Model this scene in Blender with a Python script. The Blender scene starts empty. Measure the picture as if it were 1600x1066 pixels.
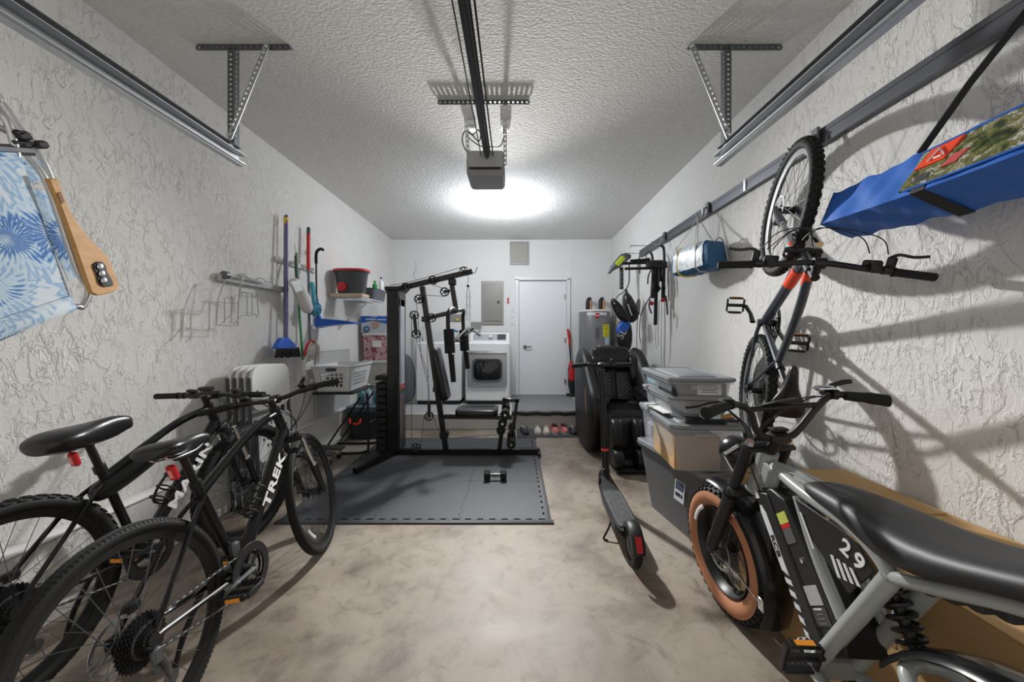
import bpy, bmesh, math, random
from mathutils import Vector, Matrix, Euler, noise
V = Vector
PI = math.pi
R = math.radians
S = bpy.context.scene
COL = S.collection
random.seed(7)

# ------------------------------------------------------------------ camera, world, lamps, exposure
CAMZ = 1.30
F = 560.0
cam_d = bpy.data.cameras.new('camera')
cam = bpy.data.objects.new('camera', cam_d)
COL.objects.link(cam)
cam.location = (0, 0, CAMZ)
cam.rotation_euler = (PI / 2, 0, 0)
cam_d.sensor_width = 36
cam_d.lens = F * 36 / 1600
cam_d.shift_x = -4 / 1600
cam_d.shift_y = -10 / 1600
cam_d.clip_start = 0.05
S.camera = cam

def P(px, py, d):
    """point at distance d in front of the camera station that the survey photograph shows at (px, py)"""
    return V(((px - 804) * d / F, d, CAMZ + (523 - py) * d / F))

world = bpy.data.worlds.new('world')
S.world = world
world.use_nodes = True
wn = world.node_tree.nodes
wn['Background'].inputs[0].default_value = (1.0, 0.96, 0.90, 1)
wn['Background'].inputs[1].default_value = 0.46      # overcast daylight through the open garage door

def lamp(name, loc, energy, radius, color=(1, 1, 1)):
    l = bpy.data.lights.new(name, 'POINT')
    l.energy = energy; l.shadow_soft_size = radius; l.color = color
    o = bpy.data.objects.new(name, l)
    o.location = loc
    COL.objects.link(o)
    return o
lamp('bulb_light', (-0.245, 4.60, 2.73), 21, 0.04, (0.88, 0.93, 1.0))
lamp('bulb_light', (-0.095, 4.60, 2.73), 21, 0.04, (0.88, 0.93, 1.0))
# added spot beside the bulbs, no real fitting, lifts the dim near end
def fill_spot(name, loc, target, energy, radius, angle, color=(1, 1, 1)):
    l = bpy.data.lights.new(name, 'SPOT'); l.energy = energy; l.shadow_soft_size = radius; l.spot_size = math.radians(angle); l.spot_blend = 1.0; l.color = color
    o = bpy.data.objects.new(name, l); o.location = loc
    o.rotation_euler = (V(target) - V(loc)).to_track_quat('-Z', 'Y').to_euler(); COL.objects.link(o)
    return o
fill_spot('added_fill_spot', (-0.17, 4.55, 2.62), (0.0, 0.6, .75), 440, 0.05, 100, (1.0, 0.985, 0.96))
S.view_settings.view_transform = 'Standard'
S.view_settings.look = 'None'
S.view_settings.exposure = 0.62
S.view_settings.gamma = 1
S.view_settings.use_curve_mapping = False

# ------------------------------------------------------------------ materials
def new_mat(name):
    m = bpy.data.materials.new(name); m.use_nodes = True
    return m, m.node_tree.nodes, m.node_tree.links, m.node_tree.nodes['Principled BSDF']

def mat(name, col, rough=0.5, metal=0.0, var=0.06, scale=12.0, bump=0.0, bscale=80.0, emit=None, trans=0.0, alpha=1.0, coat=0.0, spec=0.5):
    m, N, L, b = new_mat(name)
    tc = N.new('ShaderNodeTexCoord')
    nz = N.new('ShaderNodeTexNoise'); nz.inputs['Scale'].default_value = scale; nz.inputs['Detail'].default_value = 4
    L.new(tc.outputs['Object'], nz.inputs['Vector'])
    mx = N.new('ShaderNodeMix'); mx.data_type = 'RGBA'
    mx.inputs[6].default_value = (*[max(0, c * (1 - var)) for c in col], 1)
    mx.inputs[7].default_value = (*[min(1, c * (1 + var)) for c in col], 1)
    L.new(nz.outputs['Fac'], mx.inputs[0]); L.new(mx.outputs[2], b.inputs['Base Color'])
    b.inputs['Roughness'].default_value = rough; b.inputs['Metallic'].default_value = metal
    b.inputs['Specular IOR Level'].default_value = spec
    b.inputs['Coat Weight'].default_value = coat
    b.inputs['Transmission Weight'].default_value = trans
    b.inputs['Alpha'].default_value = alpha
    if emit:
        b.inputs['Emission Color'].default_value = (*col, 1); b.inputs['Emission Strength'].default_value = emit
    if bump:
        n2 = N.new('ShaderNodeTexNoise'); n2.inputs['Scale'].default_value = bscale; n2.inputs['Detail'].default_value = 3
        L.new(tc.outputs['Object'], n2.inputs['Vector'])
        bp = N.new('ShaderNodeBump'); bp.inputs['Strength'].default_value = bump; bp.inputs['Distance'].default_value = 0.003
        L.new(n2.outputs['Fac'], bp.inputs['Height']); L.new(bp.outputs[0], b.inputs['Normal'])
    return m

def ramp(N, stops, interp='LINEAR'):
    r = N.new('ShaderNodeValToRGB'); r.color_ramp.interpolation = interp
    e = r.color_ramp.elements
    while len(e) < len(stops): e.new(0.5)
    for k, (p, c) in enumerate(stops):
        e[k].position = p; e[k].color = c if len(c) == 4 else (*c, 1)
    return r

def stucco_mat(name, col, amount=1.0, fade=None, scl=1.0):
    """skip-trowel stucco: lips and worm-like cracks in patches, stretched up and down"""
    m, N, L, b = new_mat(name)
    g = N.new('ShaderNodeNewGeometry')
    mp = N.new('ShaderNodeMapping'); mp.inputs['Scale'].default_value = (3.6 * scl, 3.6 * scl, 1.7 * scl)
    L.new(g.outputs['Position'], mp.inputs['Vector'])
    n1 = N.new('ShaderNodeTexNoise'); n1.inputs['Scale'].default_value = 3.0; n1.inputs['Detail'].default_value = 4; n1.inputs['Distortion'].default_value = 0.5; n1.inputs['Roughness'].default_value = 0.5
    L.new(mp.outputs[0], n1.inputs['Vector'])
    step = ramp(N, [(0.0, (0.5, 0.5, 0.5)), (0.490, (0.5, 0.5, 0.5)), (0.496, (0.0, 0.0, 0.0)), (0.501, (0.85, 0.85, 0.85)), (0.545, (0.5, 0.5, 0.5)), (1, (0.5, 0.5, 0.5))])
    L.new(n1.outputs['Fac'], step.inputs[0])
    n3 = N.new('ShaderNodeTexNoise'); n3.inputs['Scale'].default_value = 7; n3.inputs['Detail'].default_value = 3; n3.inputs['Distortion'].default_value = 0.7
    L.new(mp.outputs[0], n3.inputs['Vector'])
    st2 = ramp(N, [(0.0, (0.5, 0.5, 0.5)), (0.405, (0.5, 0.5, 0.5)), (0.418, (0, 0, 0)), (0.430, (0.9, 0.9, 0.9)), (0.49, (0.5, 0.5, 0.5)), (1, (0.5, 0.5, 0.5))])
    L.new(n3.outputs['Fac'], st2.inputs[0])
    n2 = N.new('ShaderNodeTexNoise'); n2.inputs['Scale'].default_value = 4.5; n2.inputs['Detail'].default_value = 5
    L.new(g.outputs['Position'], n2.inputs['Vector'])
    msk = ramp(N, [(0.36, (0.15, 0.15, 0.15)), (0.66, (1, 1, 1))])
    L.new(n2.outputs['Fac'], msk.inputs[0])
    add = N.new('ShaderNodeMath'); add.operation = 'ADD'
    L.new(step.outputs[0], add.inputs[0]); L.new(st2.outputs[0], add.inputs[1])
    sub = N.new('ShaderNodeMath'); sub.operation = 'SUBTRACT'; sub.inputs[1].default_value = 1.0
    L.new(add.outputs[0], sub.inputs[0])
    mul = N.new('ShaderNodeMath'); mul.operation = 'MULTIPLY'
    L.new(sub.outputs[0], mul.inputs[0]); L.new(msk.outputs[0], mul.inputs[1])
    last = mul
    if fade:      # the relief gets finer with distance from the door end
        sp = N.new('ShaderNodeSeparateXYZ'); L.new(g.outputs['Position'], sp.inputs[0])
        mr = N.new('ShaderNodeMapRange'); mr.inputs[1].default_value = fade[0]; mr.inputs[2].default_value = fade[1]
        mr.inputs[3].default_value = 1.0; mr.inputs[4].default_value = 0.12
        L.new(sp.outputs['Y'], mr.inputs[0])
        m2 = N.new('ShaderNodeMath'); m2.operation = 'MULTIPLY'
        L.new(mul.outputs[0], m2.inputs[0]); L.new(mr.outputs[0], m2.inputs[1]); last = m2
    nf = N.new('ShaderNodeTexNoise'); nf.inputs['Scale'].default_value = 60; nf.inputs['Detail'].default_value = 4
    L.new(g.outputs['Position'], nf.inputs['Vector'])
    ad = N.new('ShaderNodeMath'); ad.operation = 'MULTIPLY_ADD'; ad.inputs[1].default_value = 0.22
    L.new(nf.outputs['Fac'], ad.inputs[0]); L.new(last.outputs[0], ad.inputs[2])
    bp = N.new('ShaderNodeBump'); bp.inputs['Strength'].default_value = amount; bp.inputs['Distance'].default_value = 0.012
    L.new(ad.outputs[0], bp.inputs['Height']); L.new(bp.outputs[0], b.inputs['Normal'])
    mx = N.new('ShaderNodeMix'); mx.data_type = 'RGBA'
    mx.inputs[6].default_value = (*[c * 0.9 for c in col], 1); mx.inputs[7].default_value = (*[min(1, c * 1.05) for c in col], 1)
    L.new(n2.outputs['Fac'], mx.inputs[0])
    # shade of the deepest cracks mixed into the wall colour
    cr_ = N.new('ShaderNodeMapRange'); cr_.inputs[1].default_value = -0.42; cr_.inputs[2].default_value = -0.08; cr_.inputs[3].default_value = 0.35; cr_.inputs[4].default_value = 0.0
    L.new(last.outputs[0], cr_.inputs[0])
    m9 = N.new('ShaderNodeMix'); m9.data_type = 'RGBA'; m9.inputs[7].default_value = (0.26, 0.24, 0.21, 1)
    L.new(cr_.outputs[0], m9.inputs[0]); L.new(mx.outputs[2], m9.inputs[6]); L.new(m9.outputs[2], b.inputs['Base Color'])
    b.inputs['Roughness'].default_value = 0.75; b.inputs['Specular IOR Level'].default_value = 0.3
    return m

def ceiling_mat():
    m, N, L, b = new_mat('popcorn_ceiling')
    g = N.new('ShaderNodeNewGeometry')
    v = N.new('ShaderNodeTexVoronoi'); v.inputs['Scale'].default_value = 62; v.feature = 'SMOOTH_F1'; v.inputs['Smoothness'].default_value = 0.6
    n = N.new('ShaderNodeTexNoise'); n.inputs['Scale'].default_value = 50; n.inputs['Detail'].default_value = 5; n.inputs['Roughness'].default_value = 0.7
    mp = N.new('ShaderNodeMapping'); mp.inputs['Scale'].default_value = (0.8, 1.3, 1)
    L.new(g.outputs['Position'], mp.inputs['Vector'])
    L.new(mp.outputs[0], v.inputs['Vector']); L.new(mp.outputs[0], n.inputs['Vector'])
    a = N.new('ShaderNodeMath'); a.operation = 'MULTIPLY_ADD'; a.inputs[1].default_value = -0.8
    L.new(v.outputs['Distance'], a.inputs[0]); L.new(n.outputs['Fac'], a.inputs[2])
    bp = N.new('ShaderNodeBump'); bp.inputs['Strength'].default_value = 0.9; bp.inputs['Distance'].default_value = 0.0065
    L.new(a.outputs[0], bp.inputs['Height']); L.new(bp.outputs[0], b.inputs['Normal'])
    r = ramp(N, [(0.3, (0.66, 0.655, 0.63)), (0.75, (0.82, 0.815, 0.79))])
    L.new(n.outputs['Fac'], r.inputs[0]); L.new(r.outputs[0], b.inputs['Base Color'])
    b.inputs['Roughness'].default_value = 0.9
    return m

def concrete_mat():
    m, N, L, b = new_mat('stained_concrete')
    g = N.new('ShaderNodeNewGeometry')
    n1 = N.new('ShaderNodeTexNoise'); n1.inputs['Scale'].default_value = 1.5; n1.inputs['Detail'].default_value = 9; n1.inputs['Distortion'].default_value = 0.6; n1.inputs['Roughness'].default_value = 0.6
    n2 = N.new('ShaderNodeTexNoise'); n2.inputs['Scale'].default_value = 9; n2.inputs['Detail'].default_value = 8; n2.inputs['Roughness'].default_value = 0.7; n2.inputs['Distortion'].default_value = 0.6
    n3 = N.new('ShaderNodeTexNoise'); n3.inputs['Scale'].default_value = 0.9; n3.inputs['Detail'].default_value = 2
    for n in (n1, n2, n3): L.new(g.outputs['Position'], n.inputs['Vector'])
    r1 = ramp(N, [(0.30, (0.12, 0.092, 0.07)), (0.43, (0.215, 0.172, 0.134)), (0.52, (0.295, 0.248, 0.2)), (0.66, (0.35, 0.303, 0.252))])
    L.new(n1.outputs['Fac'], r1.inputs[0])
    r2 = ramp(N, [(0.30, (0.50, 0.47, 0.45)), (0.5, (0.96, 0.96, 0.96)), (0.7, (1.06, 1.06, 1.05))])
    L.new(n2.outputs['Fac'], r2.inputs[0])
    mx = N.new('ShaderNodeMix'); mx.data_type = 'RGBA'; mx.blend_type = 'MULTIPLY'; mx.inputs[0].default_value = 0.9
    L.new(r1.outputs[0], mx.inputs[6]); L.new(r2.outputs[0], mx.inputs[7])
    # pale grey worn patches
    r3 = ramp(N, [(0.45, (0, 0, 0)), (0.62, (1, 1, 1))])
    L.new(n3.outputs['Fac'], r3.inputs[0])
    m2 = N.new('ShaderNodeMix'); m2.data_type = 'RGBA'; m2.inputs[7].default_value = (0.33, 0.298, 0.262, 1)
    sc = N.new('ShaderNodeMath'); sc.operation = 'MULTIPLY'; sc.inputs[1].default_value = 0.35
    L.new(r3.outputs[0], sc.inputs[0]); L.new(sc.outputs[0], m2.inputs[0]); L.new(mx.outputs[2], m2.inputs[6])
    # small dark drip stains
    vo = N.new('ShaderNodeTexVoronoi'); vo.inputs['Scale'].default_value = 2.3
    wn_ = N.new('ShaderNodeVectorMath'); wn_.operation = 'MULTIPLY_ADD'; wn_.inputs[1].default_value = (0.12, 0.12, 0.12)
    L.new(n2.outputs['Color'], wn_.inputs[0]); L.new(g.outputs['Position'], wn_.inputs[2]); L.new(wn_.outputs[0], vo.inputs['Vector'])
    r4 = ramp(N, [(0.0, (1, 1, 1)), (0.035, (0.6, 0.6, 0.6)), (0.07, (0, 0, 0))])
    L.new(vo.outputs['Distance'], r4.inputs[0])
    m3 = N.new('ShaderNodeMix'); m3.data_type = 'RGBA'; m3.inputs[7].default_value = (0.22, 0.17, 0.13, 1)
    s2 = N.new('ShaderNodeMath'); s2.operation = 'MULTIPLY'; s2.inputs[1].default_value = 0.55
    L.new(r4.outputs[0], s2.inputs[0]); L.new(s2.outputs[0], m3.inputs[0]); L.new(m2.outputs[2], m3.inputs[6])
    L.new(m3.outputs[2], b.inputs['Base Color'])
    rr = ramp(N, [(0.3, (0.42, 0.42, 0.42)), (0.7, (0.70, 0.70, 0.70))]); L.new(n1.outputs['Fac'], rr.inputs[0]); L.new(rr.outputs[0], b.inputs['Roughness'])
    bp = N.new('ShaderNodeBump'); bp.inputs['Strength'].default_value = 0.25; bp.inputs['Distance'].default_value = 0.004
    L.new(n2.outputs['Fac'], bp.inputs['Height']); L.new(bp.outputs[0], b.inputs['Normal'])
    return m

def tiedye_mat():
    m, N, L, b = new_mat('tie_dye_fabric')
    g = N.new('ShaderNodeTexCoord')
    mp = N.new('ShaderNodeMapping'); mp.inputs['Scale'].default_value = (1, 1, 1)
    L.new(g.outputs['Object'], mp.inputs['Vector'])
    vo = N.new('ShaderNodeTexVoronoi'); vo.inputs['Scale'].default_value = 3.7; vo.inputs['Randomness'].default_value = 0.8
    L.new(mp.outputs[0], vo.inputs['Vector'])
    # angle round each cell centre gives the starburst
    sub = N.new('ShaderNodeVectorMath'); sub.operation = 'SUBTRACT'
    L.new(mp.outputs[0], sub.inputs[0]); L.new(vo.outputs['Position'], sub.inputs[1])
    sp = N.new('ShaderNodeSeparateXYZ'); L.new(sub.outputs[0], sp.inputs[0])
    at = N.new('ShaderNodeMath'); at.operation = 'ARCTAN2'
    L.new(sp.outputs['Y'], at.inputs[0]); L.new(sp.outputs['Z'], at.inputs[1])
    n1 = N.new('ShaderNodeTexNoise'); n1.inputs['Scale'].default_value = 14; n1.inputs['Detail'].default_value = 3; L.new(mp.outputs[0], n1.inputs['Vector'])
    mu = N.new('ShaderNodeMath'); mu.operation = 'MULTIPLY_ADD'; mu.inputs[1].default_value = 30
    nm = N.new('ShaderNodeMath'); nm.operation = 'MULTIPLY'; nm.inputs[1].default_value = 16
    L.new(n1.outputs['Fac'], nm.inputs[0])
    L.new(at.outputs[0], mu.inputs[0]); L.new(nm.outputs[0], mu.inputs[2])
    si = N.new('ShaderNodeMath'); si.operation = 'SINE'; L.new(mu.outputs[0], si.inputs[0])
    ma = N.new('ShaderNodeMath'); ma.operation = 'MULTIPLY_ADD'; ma.inputs[1].default_value = 0.07
    L.new(si.outputs[0], ma.inputs[0])
    di = N.new('ShaderNodeMath'); di.operation = 'MULTIPLY_ADD'; di.inputs[1].default_value = 1.1
    n4 = N.new('ShaderNodeMath'); n4.operation = 'MULTIPLY_ADD'; n4.inputs[1].default_value = 0.9; n4.inputs[2].default_value = -0.42
    L.new(n1.outputs['Fac'], n4.inputs[0])
    L.new(vo.outputs['Distance'], di.inputs[0]); L.new(n4.outputs[0], di.inputs[2]); L.new(di.outputs[0], ma.inputs[2])
    r = ramp(N, [(0.0, (0.22, 0.48, 0.52)), (0.14, (0.45, 0.64, 0.70)), (0.22, (0.60, 0.72, 0.80)), (0.31, (0.05, 0.15, 0.42)), (0.40, (0.10, 0.24, 0.54)), (0.47, (0.42, 0.58, 0.74)), (0.56, (0.62, 0.72, 0.80)), (0.68, (0.26, 0.44, 0.66)), (0.8, (0.66, 0.74, 0.80))])
    L.new(ma.outputs[0], r.inputs[0]); L.new(r.outputs[0], b.inputs['Base Color'])
    b.inputs['Roughness'].default_value = 0.85
    return m

def wood_mat(name, c1, c2, sc=(3, 3, 40), rough=0.5):
    m, N, L, b = new_mat(name)
    tc = N.new('ShaderNodeTexCoord'); mp = N.new('ShaderNodeMapping'); mp.inputs['Scale'].default_value = sc
    L.new(tc.outputs['Object'], mp.inputs['Vector'])
    n = N.new('ShaderNodeTexNoise'); n.inputs['Scale'].default_value = 3; n.inputs['Detail'].default_value = 5; n.inputs['Distortion'].default_value = 0.5
    L.new(mp.outputs[0], n.inputs['Vector'])
    r = ramp(N, [(0.3, c1), (0.7, c2)]); L.new(n.outputs['Fac'], r.inputs[0]); L.new(r.outputs[0], b.inputs['Base Color'])
    b.inputs['Roughness'].default_value = rough
    return m

def blotch_mat(name, stops, scale=9, detail=5, rough=0.5, dist=0.8, coat=0.0, stretch=(1, 1, 1)):
    m, N, L, b = new_mat(name)
    tc = N.new('ShaderNodeTexCoord'); mp = N.new('ShaderNodeMapping'); mp.inputs['Scale'].default_value = stretch
    L.new(tc.outputs['Object'], mp.inputs['Vector'])
    n = N.new('ShaderNodeTexNoise'); n.inputs['Scale'].default_value = scale; n.inputs['Detail'].default_value = detail; n.inputs['Distortion'].default_value = dist
    L.new(mp.outputs[0], n.inputs['Vector'])
    r = ramp(N, stops); L.new(n.outputs['Fac'], r.inputs[0]); L.new(r.outputs[0], b.inputs['Base Color'])
    b.inputs['Roughness'].default_value = rough; b.inputs['Coat Weight'].default_value = coat
    return m

WALL = stucco_mat('white_stucco', (0.76, 0.745, 0.715), 0.7, (2.2, 4.6))
WALLR = stucco_mat('white_stucco_right', (0.78, 0.77, 0.745), 0.65, (1.8, 3.4), 1.1)
PAINT = mat('white_painted_plaster', (0.80, 0.80, 0.79), 0.7, var=0.02, scale=3, bump=0.12, bscale=50)
CEIL = ceiling_mat()
CONC = concrete_mat()
BLK = mat('black_paint', (0.008, 0.008, 0.009), 0.24, var=0.1, coat=0.25, spec=0.35)
BLKM = mat('matte_black_metal', (0.012, 0.012, 0.013), 0.38, var=0.15, spec=0.4)
BLKP = mat('black_plastic', (0.014, 0.014, 0.015), 0.45, var=0.15, bump=0.1, bscale=300, spec=0.4)
RUB = mat('tire_rubber', (0.014, 0.014, 0.0145), 0.66, var=0.2, scale=30, spec=0.3)
GRIP = mat('rubber_grip', (0.015, 0.015, 0.016), 0.75, var=0.2, bump=0.5, bscale=500, spec=0.3)
LEATH = mat('black_vinyl', (0.012, 0.012, 0.013), 0.33, var=0.2, bump=0.15, bscale=200, spec=0.45)
CHROME = mat('chrome', (0.75, 0.76, 0.78), 0.18, 1.0, var=0.03)
STEEL = mat('galvanised_steel', (0.52, 0.54, 0.56), 0.38, 0.9, var=0.18, scale=60)
DSTEEL = mat('dark_steel', (0.16, 0.17, 0.18), 0.4, 0.8, var=0.2, scale=40)
GUN = mat('gunmetal', (0.07, 0.075, 0.085), 0.35, 0.3, var=0.1)
WHITE = mat('white_enamel', (0.82, 0.83, 0.84), 0.3, var=0.02)
WPLAS = mat('white_plastic', (0.72, 0.72, 0.71), 0.45, var=0.04)
GPLAS = mat('light_grey_plastic', (0.50, 0.50, 0.49), 0.5, var=0.05)
TOTE = mat('grey_tote_plastic', (0.13, 0.135, 0.145), 0.45, var=0.08, bump=0.05)
LID = mat('grey_lid_plastic', (0.20, 0.21, 0.225), 0.4, var=0.06)
CLEAR = mat('clear_plastic', (0.60, 0.63, 0.68), 0.12, var=0.02, alpha=0.26)
GREYE = mat('silver_grey_paint', (0.36, 0.38, 0.37), 0.3, var=0.04, coat=0.4)
CARD = mat('brown_cardboard', (0.52, 0.33, 0.15), 0.8, var=0.1, scale=5, bump=0.1)
RED = mat('red_plastic', (0.55, 0.015, 0.02), 0.35, var=0.08)
ORNG = mat('orange_red_paint', (0.85, 0.07, 0.02), 0.35, var=0.04)
AMBER = mat('amber_reflector', (0.85, 0.32, 0.03), 0.25, var=0.1)
BLUE = mat('blue_polyester', (0.015, 0.12, 0.50), 0.55, var=0.08, bump=0.2, bscale=300)
BLUEP = mat('blue_plastic', (0.02, 0.13, 0.62), 0.35, var=0.06)
TEAL = mat('dark_blue_fabric', (0.02, 0.10, 0.22), 0.6, var=0.1)
YEL = mat('yellow_plastic', (0.85, 0.62, 0.02), 0.4, var=0.06)
LIME = mat('lime_plastic', (0.62, 0.75, 0.03), 0.4, var=0.05)
GREEN = mat('green_plastic', (0.03, 0.30, 0.08), 0.4, var=0.06)
TAN = mat('tan_sidewall', (0.46, 0.20, 0.10), 0.7, var=0.12, scale=20)
WTXT = mat('white_print', (0.80, 0.80, 0.80), 0.45, var=0.03)
GTXT = mat('silver_print', (0.42, 0.43, 0.44), 0.35, var=0.03)
FOAM = mat('grey_eva_foam', (0.062, 0.065, 0.072), 0.62, var=0.12, scale=5, bump=0.25, bscale=140)
CARPET = mat('grey_carpet', (0.25, 0.255, 0.26), 0.95, var=0.35, scale=120, bump=0.6, bscale=400)
DMAT = mat('dark_carpet', (0.07, 0.072, 0.078), 0.95, var=0.3, scale=150, bump=0.6, bscale=400)
PANEL = mat('panel_grey_paint', (0.30, 0.29, 0.27), 0.45, 0.2, var=0.03)
OAK = wood_mat('oiled_wood', (0.50, 0.25, 0.08), (0.62, 0.34, 0.12), (4, 4, 14))
PLY = wood_mat('raw_pine', (0.58, 0.43, 0.27), (0.70, 0.55, 0.36), (20, 3, 3), 0.7)

# ------------------------------------------------------------------ mesh helpers
OFF = {}
I4 = Matrix.Identity(4)
def RX(a): return Matrix.Rotation(a, 4, 'X')
def RY(a): return Matrix.Rotation(a, 4, 'Y')
def RZ(a): return Matrix.Rotation(a, 4, 'Z')
def T(*a): return Matrix.Translation(V(a) if len(a) == 3 else V(a[0]))
def SC(x, y, z): return Matrix.Diagonal((x, y, z, 1))
def frame(x, y, z, o=(0, 0, 0)):
    m = Matrix.Identity(4)
    for k, a in enumerate((x, y, z)):
        a = V(a)
        for r_ in range(3): m[r_][k] = a[r_]
    for r_ in range(3): m[r_][3] = o[r_]
    return m

def cr(pts, n=6, closed=False):
    """smooth curve through points"""
    p = [V(q) for q in pts]; out = []
    m = len(p); segs = m if closed else m - 1
    for i in range(segs):
        if closed: a, b, c, d = p[(i - 1) % m], p[i], p[(i + 1) % m], p[(i + 2) % m]
        else: a, b, c, d = p[max(i - 1, 0)], p[i], p[i + 1], p[min(i + 2, m - 1)]
        for k in range(n):
            t = k / n
            out.append(0.5 * ((2 * b) + (c - a) * t + (2 * a - 5 * b + 4 * c - d) * t * t + (3 * b - a - 3 * c + d) * t ** 3))
    if not closed: out.append(p[-1].copy())
    return out

class MB:
    def __init__(s, xf=None):
        s.v = []; s.f = []; s.mi = []; s.m = 0; s.xf = xf or I4
    def add(s, vs, fs, xf=None):
        b = len(s.v); M = s.xf @ xf if xf is not None else s.xf
        s.v += [M @ V(p) for p in vs]
        s.f += [tuple(i + b for i in f) for f in fs]; s.mi += [s.m] * len(fs)
        return s
    def box(s, c, size, xf=None, ch=0.0):
        x, y, z = [a / 2 for a in size]
        M = T(c)
        if xf is not None: M = M @ xf
        if ch <= 0:
            vs = [(i, j, k) for k in (-z, z) for j in (-y, y) for i in (-x, x)]
            return s.add(vs, [(0, 2, 3, 1), (4, 5, 7, 6), (0, 1, 5, 4), (2, 6, 7, 3), (0, 4, 6, 2), (1, 3, 7, 5)], M)
        h = min(ch, x * .99, y * .99, z * .99)
        rings = []
        for zz, i in ((-z, h), (-z + h, 0), (z - h, 0), (z, h)):
            a, b = x - i, y - i
            rings.append([V((a - h, -b, zz)), V((a, -b + h, zz)), V((a, b - h, zz)), V((a - h, b, zz)), V((-a + h, b, zz)), V((-a, b - h, zz)), V((-a, -b + h, zz)), V((-a + h, -b, zz))])
        return s.loft(rings, xf=M)
    def loft(s, rings, cap=True, closed=True, xf=None, loop=False):
        n = len(rings[0]); vs = [p for r_ in rings for p in r_]; fs = []
        m = len(rings)
        for i in range(m if loop else m - 1):
            a0, b0 = i * n, ((i + 1) % m) * n
            for j in range(n if closed else n - 1):
                k = (j + 1) % n
                fs.append((a0 + j, a0 + k, b0 + k, b0 + j))
        if cap and not loop:
            fs.append(tuple(reversed(range(n)))); fs.append(tuple(range((m - 1) * n, m * n)))
        return s.add(vs, fs, xf)
    def tube(s, pts, r, seg=8, closed=False, cap=True, flat=1.0, up=None, xf=None):
        p = [V(q) for q in pts]; n = len(p)
        rr = r if isinstance(r, (list, tuple)) else [r] * n
        tg = []
        for i in range(n):
            if closed: t = p[(i + 1) % n] - p[i - 1]
            else: t = p[min(i + 1, n - 1)] - p[max(i - 1, 0)]
            tg.append(t.normalized() if t.length > 1e-9 else V((0, 0, 1)))
        u = V(up) if up else (V((0, 0, 1)) if abs(tg[0].z) < 0.9 else V((1, 0, 0)))
        u = (u - tg[0] * u.dot(tg[0])).normalized()
        rings = []
        for i in range(n):
            if i: 
                u = u - tg[i] * u.dot(tg[i])
                u = u.normalized() if u.length > 1e-6 else tg[i].orthogonal().normalized()
            w = tg[i].cross(u)
            rings.append([p[i] + (u * math.cos(a) * rr[i] * flat + w * math.sin(a) * rr[i]) for a in [2 * PI * (j + 0.5) / seg for j in range(seg)]])
        return s.loft(rings, cap=cap, loop=closed, xf=xf)
    def cyl(s, a, b, r, r2=None, seg=16, xf=None):
        return s.tube([a, b], [r, r if r2 is None else r2], seg=seg, xf=xf)
    def lathe(s, prof, seg=24, xf=None, cap=True):
        """profile [(radius, z)] about local Z"""
        rings = [[V((max(r, 1e-4) * math.cos(2 * PI * j / seg), max(r, 1e-4) * math.sin(2 * PI * j / seg), z)) for j in range(seg)] for r, z in prof]
        return s.loft(rings, cap=cap, xf=xf)
    def ring(s, prof, seg=48, xf=None, Rad=1.0):
        """closed profile [(dr, dy)] swept round the local Y axis at radius Rad"""
        rings = []
        for i in range(seg):
            a = 2 * PI * i / seg
            rings.append([V(((Rad + q[0]) * math.cos(a), q[1], (Rad + q[0]) * math.sin(a))) for q in prof])
        return s.loft(rings, loop=True, xf=xf)
    def prism(s, poly, th, xf=None):
        """2-D polygon in local XY, thickness th along Z centred"""
        a = [V((x, y, -th / 2)) for x, y in poly]; b = [V((x, y, th / 2)) for x, y in poly]
        return s.loft([a, b], xf=xf)
    def ball(s, c, r, seg=16, rings=10, xf=None, sq=(1, 1, 1)):
        M = T(c)
        if xf is not None: M = M @ xf
        prof = [(math.sin(PI * i / rings) * r, -math.cos(PI * i / rings) * r) for i in range(rings + 1)]
        return s.lathe(prof, seg, M @ SC(*sq))
    def quad(s, a, b, c, d): return s.add([a, b, c, d], [(0, 1, 2, 3)])
    def build(s, name, m, parent=None, smooth=40, bev=0.0, sub=0):
        off = OFF.get(parent.name, V((0, 0, 0))) if parent else V((0, 0, 0))
        me = bpy.data.meshes.new(name)
        me.from_pydata([p - off for p in s.v], [], s.f)
        ms = m if isinstance(m, (list, tuple)) else [m]
        for q in ms: me.materials.append(q)
        if len(ms) > 1: me.polygons.foreach_set('material_index', s.mi)
        bm = bmesh.new(); bm.from_mesh(me); bmesh.ops.recalc_face_normals(bm, faces=bm.faces)
        if smooth:
            for f_ in bm.faces: f_.smooth = True
            for e in bm.edges:
                if len(e.link_faces) == 2 and e.calc_face_angle(0) > R(smooth): e.smooth = False
        bm.to_mesh(me); bm.free()
        o = bpy.data.objects.new(name, me); COL.objects.link(o)
        if parent: o.parent = parent
        OFF[o.name] = off
        if bev:
            b = o.modifiers.new('bevel', 'BEVEL'); b.width = bev; b.segments = 2; b.limit_method = 'ANGLE'; b.angle_limit = R(35)
        if sub:
            b = o.modifiers.new('sub', 'SUBSURF'); b.levels = sub; b.render_levels = sub
        return o

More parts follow.
